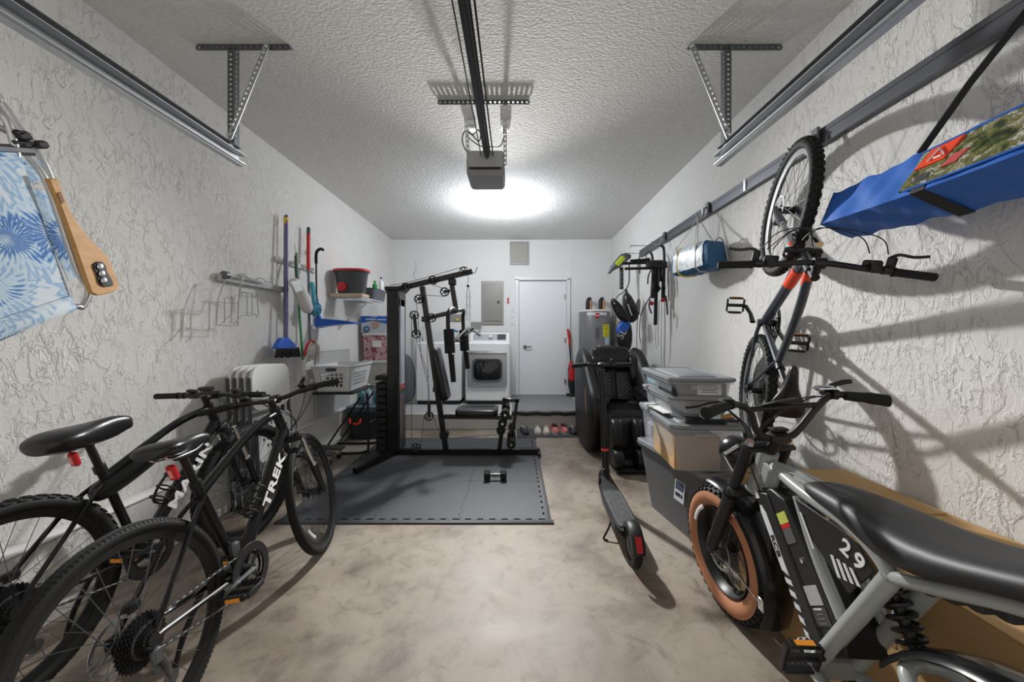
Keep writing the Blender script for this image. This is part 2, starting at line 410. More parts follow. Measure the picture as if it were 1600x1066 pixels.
def tag(o, label=None, cat=None, group=None, kind=None):
    if label: o['label'] = label
    if cat: o['category'] = cat
    if group: o['group'] = group
    if kind: o['kind'] = kind
    return o
def thing(name, label, cat, loc=(0, 0, 0), group=None, mtx=None):
    """an empty at the thing's base; parts are given in world coordinates unless mtx is used (then in the thing's own)"""
    o = bpy.data.objects.new(name, None); o.empty_display_size = 0.1; COL.objects.link(o)
    if mtx is not None: o.matrix_world = mtx; OFF[o.name] = V((0, 0, 0))
    else: o.location = loc; OFF[o.name] = V(loc)
    return tag(o, label, cat, group)
def copy_tree(o, parent=None):
    c = o.copy(); COL.objects.link(c)
    if parent: c.parent = parent
    OFF[c.name] = OFF.get(o.name, V((0, 0, 0)))
    for ch in list(o.children): copy_tree(ch, c)
    return c
def text(body, size, m, parent, mtx, name='lettering', ext=0.0006, align='CENTER', sx=1.0, bold=0.0, spacing=1.0):
    cu = bpy.data.curves.new('t', 'FONT'); cu.body = body; cu.size = size; cu.extrude = ext; cu.align_x = align; cu.align_y = 'CENTER'
    cu.offset = bold; cu.resolution_u = 3; cu.space_character = spacing
    o = bpy.data.objects.new('t', cu); COL.objects.link(o)
    me = bpy.data.meshes.new_from_object(o.evaluated_get(bpy.context.evaluated_depsgraph_get()))
    bpy.data.objects.remove(o); bpy.data.curves.remove(cu)
    off = OFF.get(parent.name, V((0, 0, 0))) if parent else V((0, 0, 0))
    me.transform(T(-off) @ mtx @ SC(sx, 1, 1))
    me.materials.clear(); me.materials.append(m); me.name = name
    o = bpy.data.objects.new(name, me); COL.objects.link(o)
    if parent: o.parent = parent
    OFF[o.name] = off
    return o

# ------------------------------------------------------------------ the room
XL, XR, YB, ZC = -2.21, 1.73, 6.46, 3.01
Y0 = -0.6
YS, ZS = 4.90, 0.22        # landing: front edge and height
def struct(mb, name, m, parent=None, **k): return tag(mb.build(name, m, parent, **k), kind='structure')
struct(MB().box(((XL + XR) / 2, (Y0 + YB) / 2, -0.05), (XR - XL + .4, YB - Y0 + .3, 0.1)), 'floor', CONC)
struct(MB().box(((XL + XR) / 2, (Y0 + YB) / 2, ZC + 0.05), (XR - XL + .4, YB - Y0 + .3, 0.1)), 'ceiling', CEIL)
struct(MB().box((XL - 0.1, (Y0 + YB) / 2, ZC / 2), (0.2, YB - Y0 + .3, ZC)), 'wall_left', WALL)
struct(MB().box((XR + 0.1, (Y0 + YB) / 2, ZC / 2), (0.2, YB - Y0 + .3, ZC)), 'wall_right', WALLR)
wb = MB().box(((XL + XR) / 2, YB + 0.1, ZC / 2), (XR - XL, 0.2, ZC))
wb.box(((XR - .37), YB, ZC / 2), (0.74, 0.05, ZC))
wb.box((-0.085, YB - 0.004, 1.5), (0.012, 0.012, 2.9))
struct(wb, 'wall_back', PAINT)
# concrete curb the left stucco wall sits on
struct(MB().box((XL + 0.045, (Y0 + 4.78) / 2, 0.18), (0.09, 4.78 - Y0, 0.36), ch=0.008), 'trim_1', WALL)
struct(MB().box((XL + 0.05, (Y0 + 4.78) / 2, 0.366), (0.10, 4.78 - Y0, 0.014), ch=0.004), 'trim_3', mat('lit_ledge_white', (.80, .80, .79), .45, var=.05, scale=4))  # brightness of the lit curb top put into a whiter strip
struct(MB().box((XL + 0.105, (Y0 + 4.6) / 2, 0.03), (0.03, 4.6 - Y0, 0.06), ch=0.004), 'baseboard_left', mat('dusty_white_strip', (.62, .60, .56), .6, var=.08, scale=6))
# raised landing with its worn nosing
lp = MB().box(((XL + XR) / 2, (YS + YB) / 2, ZS / 2), (XR - XL, YB - YS, ZS), ch=0.01)
struct(lp, 'trim_2', mat('landing_concrete', (0.56, 0.545, 0.52), 0.75, var=0.14, scale=7, bump=0.3, bscale=60))

# inner door
dz0 = ZS
d1 = struct(MB().box((0.505, YB - 0.028, dz0 + 1.02), (0.845, 0.03, 2.03)), 'door_1', mat('door_white_paint', (0.83, 0.835, 0.86), 0.35, var=0.01), bev=0.003)
fr = MB()
fr.box((0.045, YB - 0.03, dz0 + 1.04), (0.065, 0.06, 2.08), ch=.006); fr.box((0.965, YB - 0.03, dz0 + 1.04), (0.065, 0.06, 2.08), ch=.006); fr.box((0.505, YB - 0.03, dz0 + 2.085), (0.99, 0.06, 0.065), ch=.006)
fr.build('door_frame', WHITE, d1)
hd = MB().cyl((0.185, YB - .04, 1.08), (0.185, YB - .065, 1.08), .032).tube(cr([(0.185, YB - .06, 1.08), (0.19, YB - .10, 1.08), (0.22, YB - .105, 1.08), (0.30, YB - .10, 1.085)], 4), .011)
hd.build('door_handle', DSTEEL, d1)
for z in (0.45, 1.2, 1.98):
    MB().cyl((0.925, YB - .05, z - .045), (0.925, YB - .05, z + .045), .009).box((0.905, YB - .045, z), (.03, .006, .09)).build('hinge', CHROME, d1)
# vent cover, electrical panel, switches, washer outlet box
def plate_thing(name, label, cat, x0, x1, z0, z1, depth, m, ch=.004, yb=YB):
    t = thing(name, label, cat, ((x0 + x1) / 2, yb, z0))
    return t, MB().box(((x0 + x1) / 2, yb - depth / 2, (z0 + z1) / 2), (x1 - x0, depth, z1 - z0), ch=ch)
t, m_ = plate_thing('vent_cover', 'square greige vent cover high on the back wall above the door', 'vent', -.085, .255, 2.56, 2.97, .03, PANEL)
m_.build('cover', PANEL, t, bev=.003); MB().box((.085, YB - .034, 2.765), (.29, .008, .35)).build('filter_panel', mat('vent_panel', (0.38, 0.36, 0.32), .6), t)
t, m_ = plate_thing('electrical_panel', 'tall taupe electrical breaker panel on the back wall', 'electrical panel', -.595, -.20, 1.48, 2.26, .03, PANEL)
m_.build('panel_frame', PANEL, t)
MB().box((-.397, YB - .036, 1.87), (.31, .014, .66), ch=.004).build('panel_door', mat('panel_door_paint', (.27, .26, .24), .4, .2), t)
MB().box((-.29, YB - .046, 1.88), (.035, .01, .045), ch=.003).build('latch', BLKP, t)
for k, z in enumerate((1.70, 1.47)):
    t, m_ = plate_thing('light_switch', ['upper white double switch plate beside the inner door', 'lower white double switch plate beside the inner door'][k], 'light switch', -.075, 0.0, z, z + (.12 if k == 0 else .19), .008, WHITE)
    m_.build('plate', WHITE, t)
    for zz in ((z + .06,) if k == 0 else (z + .05, z + .14)): MB().box((-.0375, YB - .012, zz), (.03, .012, .055), ch=.003).build('rocker', WPLAS, t)
t, m_ = plate_thing('washer_outlet_box', 'recessed steel washer outlet box on back wall above dryer', 'outlet box', -.84, -.605, 1.36, 1.55, .02, WHITE)
m_.build('frame', WPLAS, t)
MB().box((-.69, YB - .022, 1.46), (.19, .006, .13)).build('box_recess', PANEL, t)
for x in (-.76, -.62): MB().cyl((x, YB - .02, 1.41), (x, YB - .05, 1.41), .012).cyl((x, YB - .05, 1.36), (x, YB - .05, 1.44), .01).build('valve', CHROME, t)
t = thing('dryer_vent_plate', 'small beige box plate on the back wall behind the gym', 'wall plate', (-1.10, YB, 1.55))
MB().box((-1.06, YB - .01, 1.60), (.28, .02, .13), ch=.004).build('plate', PANEL, t); MB().cyl((-1.02, YB - .02, 1.57), (-1.02, YB - .06, 1.57), .02).build('spout', YEL, t)
t = tag(MB().lathe([(.07, 0), (.07, .004), (.001, .005)], 24, T(-1.075, YB, 1.32) @ RX(PI / 2)).build('round_sticker', mat('blue_sticker', (.03, .22, .42), .5)), 'round blue sticker on the back wall above the washer', 'sticker')
t = thing('bottle_opener', 'small red wall hook with two prongs right of breaker panel', 'hook', (-.115, YB, 1.86))
MB().box((-.115, YB - .01, 1.93), (.03, .012, .07), ch=.004).tube([(-.115, YB - .015, 1.91), (-.135, YB - .02, 1.86)], .008).tube([(-.115, YB - .015, 1.91), (-.095, YB - .02, 1.86)], .008).build('body', RED, t)
# folding wall conduit line, right wall and left back corner
tag(MB().tube(cr([(XL + .42, YB - .006, 2.62), (XL + .44, YB - .006, 2.5), (XL + .40, YB - .006, 2.40), (XL + .43, YB - .006, 2.28)], 6), .004, 6).build('wall_cable', GPLAS), 'thin grey cable loop stuck high on back wall left corner', 'cable')
# bulb fitting with two bulbs
t = thing('ceiling_lamp', 'twin bulb ceiling light behind the garage door opener', 'ceiling lamp', (-.17, 4.62, ZC))
MB().lathe([(.06, ZC), (.06, ZC - .02), (.03, ZC - .035), (.025, ZC - .07)], 20, T(-.17, 4.62, 0)).build('base', WPLAS, t)
GLOW = mat('lit_bulb_glass', (1, .99, .96), .3, emit=14)
for sx in (-1, 1):
    MB().cyl((-.17, 4.62, ZC - .06), (-.17 + sx * .045, 4.62, ZC - .085), .018).build('socket', WPLAS, t)
    MB().ball((-.17 + sx * .08, 4.62, ZC - .10), .033, sq=(1.25, 1, 1)).build('bulb', GLOW, t)

# ------------------------------------------------------------------ ceiling hardware: slotted angle brackets, tracks, opener
def slotted(mb_, a, b, w, t_, n, slot=0.4, nrm=(0, -1, 0)):
    """perforated strip from a to b: two edge rails and the bridges between the slots"""
    a, b = V(a), V(b); d = (b - a); L_ = d.length; d.normalize(); nn = V(nrm).normalized(); w_ = d.cross(nn).normalized()
    M = frame(d, w_, nn)
    c = (a + b) / 2
    for s_ in (-1, 1): mb_.box(c + w_ * s_ * (w * .36), (L_, w * .28, t_), M)
    for i in range(n + 1):
        q = a + d * (L_ * i / n)
        mb_.box(q, (L_ / n * (1 - slot) if 0 < i < n else L_ / n * .4, w * .5, t_), M)
def wall_bracket(s_, label):
    xc = -1.60 if s_ < 0 else 1.30
    t = thing('track_hanger', label, 'bracket', (xc, 2.11, ZC), 'slotted steel track hangers')
    m_ = MB(); slotted(m_, (xc - .27, 2.11, ZC - .018), (xc + .27, 2.11, ZC - .018), .036, .003, 16); m_.box((xc, 2.128, ZC - .0025), (.54, .036, .004)); m_.build('ceiling_angle', DSTEEL, t)
    xv = xc - .03 * 1 if s_ < 0 else xc + .03
    xv = -1.667 if s_ < 0 else 1.255
    m_ = MB(); slotted(m_, (xv, 2.105, 2.405), (xv, 2.105, ZC - .02), .036, .003, 20, nrm=(0, -1, 0)); slotted(m_, (xv - s_ * .02, 2.125, 2.405), (xv - s_ * .02, 2.125, ZC - .02), .036, .003, 20, nrm=(1, 0, 0)); m_.build('upright', DSTEEL, t)
    xt = xv - s_ * .22
    m_ = MB(); slotted(m_, (xv, 2.095, 2.45), (xt, 2.095, ZC - .015), .034, .003, 18); m_.build('brace', STEEL, t)
    for q in ((xv, 2.09, 2.46), (xt, 2.09, ZC - .03)): MB().cyl(q, (q[0], q[1] - .014, q[2]), .009, seg=6).build('bolt', CHROME, t)
wall_bracket(-1, 'slotted steel angle hanger on the ceiling over the left door track')
wall_bracket(1, 'slotted steel angle hanger on the ceiling over the right door track')
for s_, lab in ((-1, 'horizontal garage door track along the left wall'), (1, 'horizontal garage door track along the right wall')):
    x = -1.64 if s_ < 0 else 1.22
    t = thing('door_track', lab, 'garage door track', (x, 0.8, 2.33), 'garage door tracks')
    L0, L1 = -0.3, 2.16
    c = (L0 + L1) / 2
    m_ = MB(); m_.box((x - s_ * .0, c, 2.375), (.05, L1 - L0, .004)); m_.box((x + s_ * .025, c, 2.345), (.004, L1 - L0, .062)); m_.box((x + s_ * .008, c, 2.315), (.038, L1 - L0, .004)); m_.tube([(x - s_ * .012, L0, 2.325), (x - s_ * .012, L1, 2.325)], .009, 8)
    m_.build('track_channel', STEEL, t)
    m_ = MB(); m_.box((x - s_ * .0, c - .01, 2.40), (.045, L1 - L0 - .06, .004)).box((x + s_ * .022, c - .01, 2.415), (.004, L1 - L0 - .06, .035)); m_.build('stiffener_angle', GUN, t)
    for yy in (2.06,): MB().box((x, yy, 2.39), (.03, .03, .02), ch=.003).build('bolt', CHROME, t)

t = thing('garage_door_opener', 'grey garage door opener motor hanging from the ceiling', 'garage door opener', (-.23, 2.95, 2.55))
OPG = mat('opener_grey_plastic', (0.27, 0.275, 0.29), .45, .0, var=.04)
def rrect(w, h, r, n=4, z=0.0):
    out = []
    for cx, cy, a0 in ((w / 2 - r, h / 2 - r, 0), (-w / 2 + r, h / 2 - r, 90), (-w / 2 + r, -h / 2 + r, 180), (w / 2 - r, -h / 2 + r, 270)):
        for k in range(n + 1):
            a = R(a0 + 90 * k / n); out.append(V((cx + r * math.cos(a), cy + r * math.sin(a), z)))
    return out
def body(w0, d0, w1, d1, z0, z1, r=.03):
    m_ = MB(); m_.loft([rrect(w0, d0, r, z=z0), rrect(w1, d1, r, z=z0 + (z1 - z0) * .5), rrect(w1, d1, r, z=z1)]); return m_
m_ = MB(T(-.23, 2.97, 0)); m_.loft([rrect(.27, .27, .03, z=2.555), rrect(.30, .31, .03, z=2.58), rrect(.30, .32, .02, z=2.66), rrect(.29, .31, .02, z=2.74)]); m_.build('housing', OPG, t)
m_ = MB(T(-.23, 2.808, 0)); m_.loft([[V((x, 0, z)) for x, z in ((-.115, 2.60), (.115, 2.60), (.138, 2.63), (.138, 2.735), (-.138, 2.735), (-.138, 2.63))], [V((x * .97, -.012, z)) for x, z in ((-.115, 2.60), (.115, 2.60), (.138, 2.63), (.138, 2.735), (-.138, 2.735), (-.138, 2.63))]]); m_.build('light_lens', mat('smoked_lens', (.40, .41, .41), .35, var=.03), t)
MB(T(-.23, 2.796, 0)).box((0, 0, 2.60), (.25, .012, .012)).build('lens_seal', BLKP, t)
m_ = MB().box((-.215, 1.15, 2.70), (.035, 3.35, .028)).box((-.215, 1.15, 2.722), (.055, 3.35, .006)).box((-.215, 1.15, 2.68), (.012, 3.35, .02)); m_.build('rail', GUN, t)
m_ = MB().tube([(-.168, -.4, 2.70), (-.168, 2.82, 2.70)], .005, 6).tube([(-.262, -.4, 2.70), (-.262, 2.82, 2.70)], .0035, 6); m_.build('drive_chain', BLKM, t)
for sx in (-.365, -.07):
    m_ = MB(); slotted(m_, (sx, 2.64, ZC - .02), (sx + (.0 if sx < -.2 else -.005), 2.87, 2.66), .026, .003, 12, nrm=(0, -1, -.6)); m_.build('hanger_strap', STEEL, t)
m_ = MB(); slotted(m_, (-.555, 2.61, ZC - .018), (.105, 2.61, ZC - .018), .034, .003, 20); m_.box((-.225, 2.628, ZC - .0025), (.66, .034, .004)); m_.build('ceiling_angle', DSTEEL, t)
m_ = MB(); m_.tube(cr([(-.345, 2.84, 2.70), (-.40, 2.80, 2.78), (-.405, 2.80, 2.86), (-.37, 2.80, 2.90), (-.33, 2.80, 2.86), (-.29, 2.80, 2.90), (-.265, 2.80, 2.87), (-.28, 2.80, 2.81), (-.34, 2.80, 2.87), (-.37, 2.81, 2.875), (-.35, 2.82, 2.84), (-.27, 2.83, 2.79), (-.20, 2.84, 2.79), (-.12, 2.84, 2.79), (-.09, 2.86, 2.86), (-.085, 2.90, 2.93)], 6), .0045, 6); m_.build('power_cable', BLKP, t)
m_ = MB().cyl((-.084, 2.90, 2.92), (-.084, 2.90, 2.96), .014, seg=10); m_.build('plug', BLKP, t)
for x, lab in ((-.345, 'left white ceiling outlet above the opener cable loop'), (-.075, 'right white ceiling outlet with the opener plugged in')):
    t = thing('ceiling_outlet', lab, 'outlet', (x, 2.9, ZC), 'ceiling outlets')
    MB().box((x, 2.90, ZC - .02), (.075, .115, .04), ch=.004).build('outlet_box', WHITE, t)
    MB().box((x, 2.89, ZC - .043), (.04, .07, .008), ch=.002).build('socket_face', WPLAS, t)
m_ = tag(MB().tube([(-.30, 3.05, 2.56), (-.302, 3.05, 2.46)], .0015, 5).ball((-.302, 3.05, 2.455), .004, 6, 5).build('pull_cord', WPLAS), 'thin pull cord hanging under the garage door opener', 'cord')

# ------------------------------------------------------------------ bicycles
def rot_about(p, axis, ang):
    return T(p) @ Matrix.Rotation(ang, 4, axis) @ T(-V(p))

def tire_mesh(mb_, Rr, w, knob=None, seg=72):
    """tyre with centre radius Rr and width w round local Y; the tread is real geometry"""
    r = w / 2
    prof = [(r * math.cos(a), r * math.sin(a)) for a in [2 * PI * (k + .5) / 14 for k in range(14)]]
    mb_.ring(prof, seg, Rad=Rr)
    if knob == 'mtb' or knob == 'fat':
        n = 56 if knob == 'mtb' else 44
        h = .006 if knob == 'mtb' else .008
        for i in range(n):
            a = 2 * PI * i / n
            for row, off in ((0, 0), (1, 0), (-1, 0), (2, .5), (-2, .5)):
                aa = a + off * 2 * PI / n
                th = row * .42
                d = V((math.cos(th) * math.cos(aa), math.sin(th), math.cos(th) * math.sin(aa)))
                c = V((Rr * math.cos(aa), 0, Rr * math.sin(aa))) + d * (r + h * .3)
                tg = V((-math.sin(aa), 0, math.cos(aa)))
                mb_.box(c, (w * .13, 2 * PI * Rr / n * .52, h), frame(d.cross(tg), tg, d))
    elif knob == 'ribs':
        n = 150
        for i in range(n):
            a = 2 * PI * i / n
            tg = V((-math.sin(a), 0, math.cos(a)))
            for th in (-.95, -.62, .62, .95):
                d = V((math.cos(th) * math.cos(a), math.sin(th), math.cos(th) * math.sin(a)))
                c = V((Rr * math.cos(a), 0, Rr * math.sin(a))) + d * (r + .0006)
                mb_.box(c, (w * .10, 2 * PI * Rr / n * .5, .0022), frame(d.cross(tg), tg, d))
        for th in (-.32, 0, .32):
            mb_.ring([(r * math.cos(th + e) + (.0018 if abs(e) < .1 else -.001), r * math.sin(th + e)) for e in (-.12, -.05, .05, .12)], seg, Rad=Rr)

def spokes_mesh(mb_, r0, r1, hw, n, rad=.0011):
    for i in range(n):
        a = 2 * PI * i / n
        s_ = 1 if i % 2 else -1
        b = a + (0.9 if (i // 2) % 2 else -0.9)
        mb_.tube([(r0 * math.cos(b), s_ * hw, r0 * math.sin(b)), (r1 * math.cos(a), s_ * .004, r1 * math.sin(a))], rad, 4)

def wheel(parent, xf, Rw, tw, rim_m, knob, n_sp=32, disc=True, cass=False, reflect=None, tire_m=None, side=None, rim_w=.022, rim_d=.02, spk=.0012, discR=.08):
    w = MB(xf); Ri = Rw - tw
    w.ring([(-.004 - rim_d, -.004), (-.002, -rim_w / 2), (.004, -rim_w / 2), (.0, -rim_w / 2 + .003), (.0, rim_w / 2 - .003), (.004, rim_w / 2), (-.002, rim_w / 2), (-.004 - rim_d, .004)], 64, Rad=Ri)
    W = w.build('wheel', rim_m, parent)
    t = MB(xf); tire_mesh(t, Rw - tw / 2, tw, knob); t.build('tire', tire_m or RUB, W)
    if side:
        t = MB(xf); r = tw / 2 + .0015
        for s_ in (-1, 1):
            t.ring([(r * math.cos(a), s_ * r * math.sin(a)) for a in (1.05, 1.35, 1.7, 2.1, 2.45, 2.7)] + [((r - .003) * math.cos(a), s_ * (r - .003) * math.sin(a)) for a in (2.7, 1.9, 1.05)], 64, Rad=Rw - tw / 2)
        t.build('sidewall', side, W)
    s = MB(xf); spokes_mesh(s, .028, Ri - rim_d, .03, n_sp, spk); tag(s.build('spokes', DSTEEL, W), kind='stuff')
    h = MB(xf); h.cyl((0, -.05, 0), (0, .05, 0), .011).cyl((0, -.03, 0), (0, .03, 0), .02); 
    for y in (-.031, .031): h.cyl((0, y - .002, 0), (0, y + .002, 0), .03)
    h.build('hub', BLKM, W)
    if disc:
        d = MB(xf)
        d.ring([(-.012, -.001), (0, -.001), (0, .001), (-.012, .001)], 40, Rad=discR)
        for k in range(6):
            a = 2 * PI * k / 6
            d.tube([(.02 * math.cos(a), 0, .02 * math.sin(a)), ((discR - .008) * math.cos(a + .35), 0, (discR - .008) * math.sin(a + .35))], .0035, 4, flat=.3, up=(0, 1, 0))
        d2 = d; 
        for i in range(len(d2.v)): d2.v[i] = xf @ T(0, .042, 0) @ (xf.inverted() @ d2.v[i])
        d2.build('brake_disc', STEEL, W)
    if cass:
        c = MB(xf)
        for k in range(9):
            rr_ = .078 - k * .006; y = -.030 - k * .0042; n = 34 - k * 2
            pr = []
            for i in range(n * 2): 
                q = rr_ + (.003 if i % 2 else -.003); a = PI * i / n
                pr.append((q * math.cos(a), q * math.sin(a)))
            c.prism(pr, .0018, T(0, y, 0) @ RX(PI / 2))
        c.cyl((0, -.028, 0), (0, -.07, 0), .018); c.build('cassette', BLKM, W)
    if reflect is not None:
        c = MB(xf @ RY(reflect)); a0 = [(Ri - .05) for _ in range(7)]
        c.tube([((Ri - .045) * math.cos(q), -.012, (Ri - .045) * math.sin(q)) for q in [(k - 3) * .062 for k in range(7)]], .010, 6, flat=.4, up=(0, 1, 0)); c.build('spoke_reflector', WTXT, W)
    return W

def saddle_mesh(mb_, L=.27, W=.15, xf=None, thick=.05, nose=.035):
    """loft from tail (x=-L/2) to nose (x=+L/2)"""
    st = [(-.5, .60, -.004), (-.46, .86, .004), (-.36, 1.0, .008), (-.2, .93, .004), (-.05, .62, 0), (.1, .38, -.002), (.3, .27, -.002), (.44, .23, -.006), (.5, .12, -.014)]
    rings = []
    for x, wf, dz in st:
        w = W / 2 * wf; r_ = []
        for j in range(16):
            a = 2 * PI * j / 16
            y = math.copysign(abs(math.cos(a)) ** .8, math.cos(a)) * w
            z = math.sin(a) * (thick * .38 if math.sin(a) > 0 else thick * .62) * (1 if abs(x) < .4 else .6)
            if math.sin(a) > .5 and abs(y) < w * .3 and -.3 < x < .2: z -= .004
            r_.append(V((x * L, y, z + dz)))
        rings.append(r_)
    mb_.loft(rings, xf=xf)

def pedal(parent, c, xf, name='pedal', m=None, amber=True, w=.095):
    p = MB(xf @ T(c)); 
    l = .048
    p.box((0, 0, 0), (.02, w, .018), ch=.004)
    for s_ in (-1, 1):
        p.box((s_ * l, 0, 0), (.012, w * .86, .022), ch=.003)
        p.box((0, s_ * w / 2, 0), (l * 1.8, .010, .022), ch=.003)
    for k in (-2, -1, 0, 1, 2): 
        for s_ in (-1, 1): p.box((s_ * l, k * w * .17, .013), (.008, .005, .006))
    o = p.build(name, m or BLKM, parent)
    if amber:
        for q_ in (1, -1): MB(xf @ T(c)).box((q_ * (l + .007), 0, 0), (.004, w * .55, .014)).build('pedal_reflector', AMBER, o)
    return o

def chain_path(mb_, c1, r1, c2, r2, y1, y2, n=12, r=.0032):
    pts = []
    for k in range(n + 1):
        a = -PI / 2 + PI * k / n
        pts.append(V((c1[0] + r1 * math.cos(a), y1, c1[1] + r1 * math.sin(a))))
    for k in range(n + 1):
        a = PI / 2 + PI * k / n
        pts.append(V((c2[0] + r2 * math.cos(a), y2, c2[1] + r2 * math.sin(a))))
    mb_.tube(pts, r, 6, closed=True)
    # link plates
    L_ = len(pts)
    for i in range(L_):
        a, b = pts[i], pts[(i + 1) % L_]; d = b - a; m_ = max(1, int(d.length / .0127))
        dn = d.normalized()
        for k in range(0, m_, 2): mb_.box(a + d * ((k + .5) / m_), (.009, .008, .009), frame(dn, V((0, 1, 0)), dn.cross(V((0, 1, 0)))))

def lever_set(parent, xf, s_, bar_l, m=BLKM, drop=-1):
    """brake clamp and lever under the bar; xf is the bar frame, s_ the side"""
    b = MB(xf); y = s_ * (bar_l / 2 - .155)
    b.cyl((0, y - .014, 0), (0, y + .014, 0), .018).box((.028, y + s_ * .012, drop * .008), (.05, .028, .026), ch=.006)
    b.box((.02, y - s_ * .05, drop * .012), (.035, .055, .02), ch=.006)
    b.tube(cr([(.045, y, drop * .008), (.062, y + s_ * .03, drop * .012), (.055, y + s_ * .08, drop * .016), (.06, y + s_ * .125, drop * .018)], 4), [.007] * 4 + [.006] * 9, 6)
    o = b.build('brake_lever', m, parent)
    return o

def bike(root_mtx, label, group=None, Rw=.345, tw=.042, wb=1.07, ha=70, steer=0, paint=BLK, fork_m=CHROME, knob='ribs', rimm=BLKM, bar_w=.66, bar_up=.0, sad_h=.88, frame_pts=None, rise=.02, crank=35, logo=None, bars='flat', sweep=.03, name='bicycle', reflect=None, sad_tilt=.0, sad_m=LEATH, tt_curved=True, cage=True, fork_w=.055, brakelev=True, sad_x=.25, headz=None, pad=None, sad_len=.27, tailgate=None):
    root = thing(name, label, 'bicycle', group=group, mtx=root_mtx)
    rh = V((0, 0, Rw)); fh = V((wb, 0, Rw)); BB = V((.435, 0, Rw - .065))
    h = R(ha); ax = V((-math.cos(h), 0, math.sin(h)))             # steering axis pointing up
    fo = .045
    a0 = fh + V((-math.sin(h), 0, -math.cos(h))) * fo             # foot of the axis level with the front hub
    crown = a0 + ax * (Rw + .075); hb = a0 + ax * (Rw + .10); ht = hb + ax * (.135 if headz is None else headz)
    stem = ht + ax * .045
    st = Matrix.Rotation(steer, 4, ax); SX = T(a0) @ st @ T(-a0)
    wheel(root, T(rh), Rw, tw, rimm, knob, cass=True, reflect=reflect)
    wheel(root, SX @ T(fh), Rw, tw, rimm, knob, reflect=2.4 if reflect is not None else None)
    # frame
    f = MB(); s_top = BB + V((-math.cos(R(73)), 0, math.sin(R(73)))) * (.43)
    f.cyl(hb - ax * .005, ht + ax * .005, .024).cyl(BB + V((0, -.036, 0)), BB + V((0, .036, 0)), .023)
    f.tube([BB, s_top + (s_top - BB) * .06], .0165, 12)
    f.tube([hb + ax * .03, BB + V((.01, 0, .01))], [.025, .027], 12)
    f.tube(cr([ht - ax * .02, (ht * .62 + s_top * .38) + V((0, 0, .012 if tt_curved else 0)), s_top - V((0, 0, .02))], 8), [.0195] * 9 + [.0185] * 8, 12)
    for s_ in (-1, 1):
        f.tube(cr([s_top + V((.005, s_ * .014, -.03)), s_top.lerp(rh, .3) + V((0, s_ * .038, .0)), rh + V((.01, s_ * .062, .012))], 6), .0085, 8)
        f.tube(cr([BB + V((-.01, s_ * .022, 0)), BB.lerp(rh, .25) + V((0, s_ * .040, 0)), rh + V((0, s_ * .062, 0))], 6), [.011] * 7 + [.009] * 6, 8)
        f.box(rh + V((.008, s_ * .062, .004)), (.05, .006, .045), ch=.002)
    f.tube([BB.lerp(rh, .22) + V((0, -.035, .002)), BB.lerp(rh, .22) + V((0, .035, .002))], .008, 8)
    fr_ = f.build('frame', paint, root)
    # cables on frame
    # fork
    k = MB(SX)
    k.box(crown - ax * .012, (.05, fork_w * 2 + .045, .035), frame(ax.cross(V((0, -1, 0))), V((0, 1, 0)), ax), ch=.01); k.cyl(crown, hb, .018); k.build('fork_crown', BLKM, root); k = MB(SX)
    arch = []
    for s_ in (-1, 1):
        lo = fh + V((-.0, s_ * fork_w, 0)); up = lo + ax * (Rw * .52)
        k.tube([lo + V((.012, 0, -.015)), lo + ax * .04, up], [.013, .016, .0215], 12); arch.append(up - ax * .01)
    mid = (arch[0] + arch[1]) / 2
    k.tube(cr([arch[0] + V((-.02, 0, 0)), arch[0] + ax * .07 + V((-.022, .012, 0)), V((mid.x, 0, mid.z)) + ax * .10 + V((-.02, 0, 0)), arch[1] + ax * .07 + V((-.022, -.012, 0)), arch[1] + V((-.02, 0, 0))], 5), .009, 8)
    fk = k.build('fork', paint if paint is not ORNG else BLK, root)
    for s_ in (-1, 1):
        up = fh + V((0, s_ * fork_w, 0)) + ax * (Rw * .52)
        MB(SX).cyl(up, up + ax * (Rw + .06 - Rw * .52 - .0), .0145).cyl(up, up + ax * .012, .019).build('stanchion', fork_m, fk)
        MB(SX).cyl(crown + V((0, s_ * fork_w, 0)), crown + V((0, s_ * fork_w, 0)) + ax * .018, .017, .013).build('fork_cap', BLKP, fk)
    cal = MB(SX).box(fh + V((-.055, .048, .055)), (.035, .028, .06), RY(.5), ch=.006); cal.build('brake_caliper', BLKM, fk)
    # handlebar
    bc = stem + V((.055, 0, .012))
    H = MB(SX); H.cyl(ht, stem + ax * .02, .017).tube([stem, bc], [.017, .019], 10).cyl(bc + V((0, -.022, 0)), bc + V((0, .022, 0)), .024)
    hbar = H.build('stem', BLKM, root)
    BX = SX @ T(bc)
    pts = [(-sweep, -bar_w / 2, rise), (-sweep * .5, -bar_w / 4, rise), (0, -.05, 0), (0, .05, 0), (-sweep * .5, bar_w / 4, rise), (-sweep, bar_w / 2, rise)]
    B = MB(BX); B.tube(cr(pts, 5), .0125, 10); ho = B.build('handlebar', BLKM, root)
    for s_ in (-1, 1):
        g = MB(BX @ T(-sweep * .62, 0, rise)); y0 = s_ * (bar_w / 2 - .13)
        dy = V((-sweep * .4, s_ * .132, 0))
        g.tube([(0, y0, 0), V((0, y0, 0)) + dy * .98, V((0, y0, 0)) + dy], [.0165, .0165, .0145], 14).cyl((0, y0 - s_ * .006, 0), (0, y0 + s_ * .004, 0), .019)
        g.build('grip', GRIP, ho)
        if brakelev: lever_set(ho, BX @ T(-sweep * .45, 0, rise), s_, bar_w)
    for s_ in (-1, 1): MB(BX @ T(0, 0, rise)).box((-.0, s_ * (bar_w / 2 - .20), .022), (.05, .035, .022), RY(.2), ch=.006).build('shifter', BLKP, ho)
    # cables
    cb = MB()
    e = SX @ (bc + V((.02, 0, 0)))
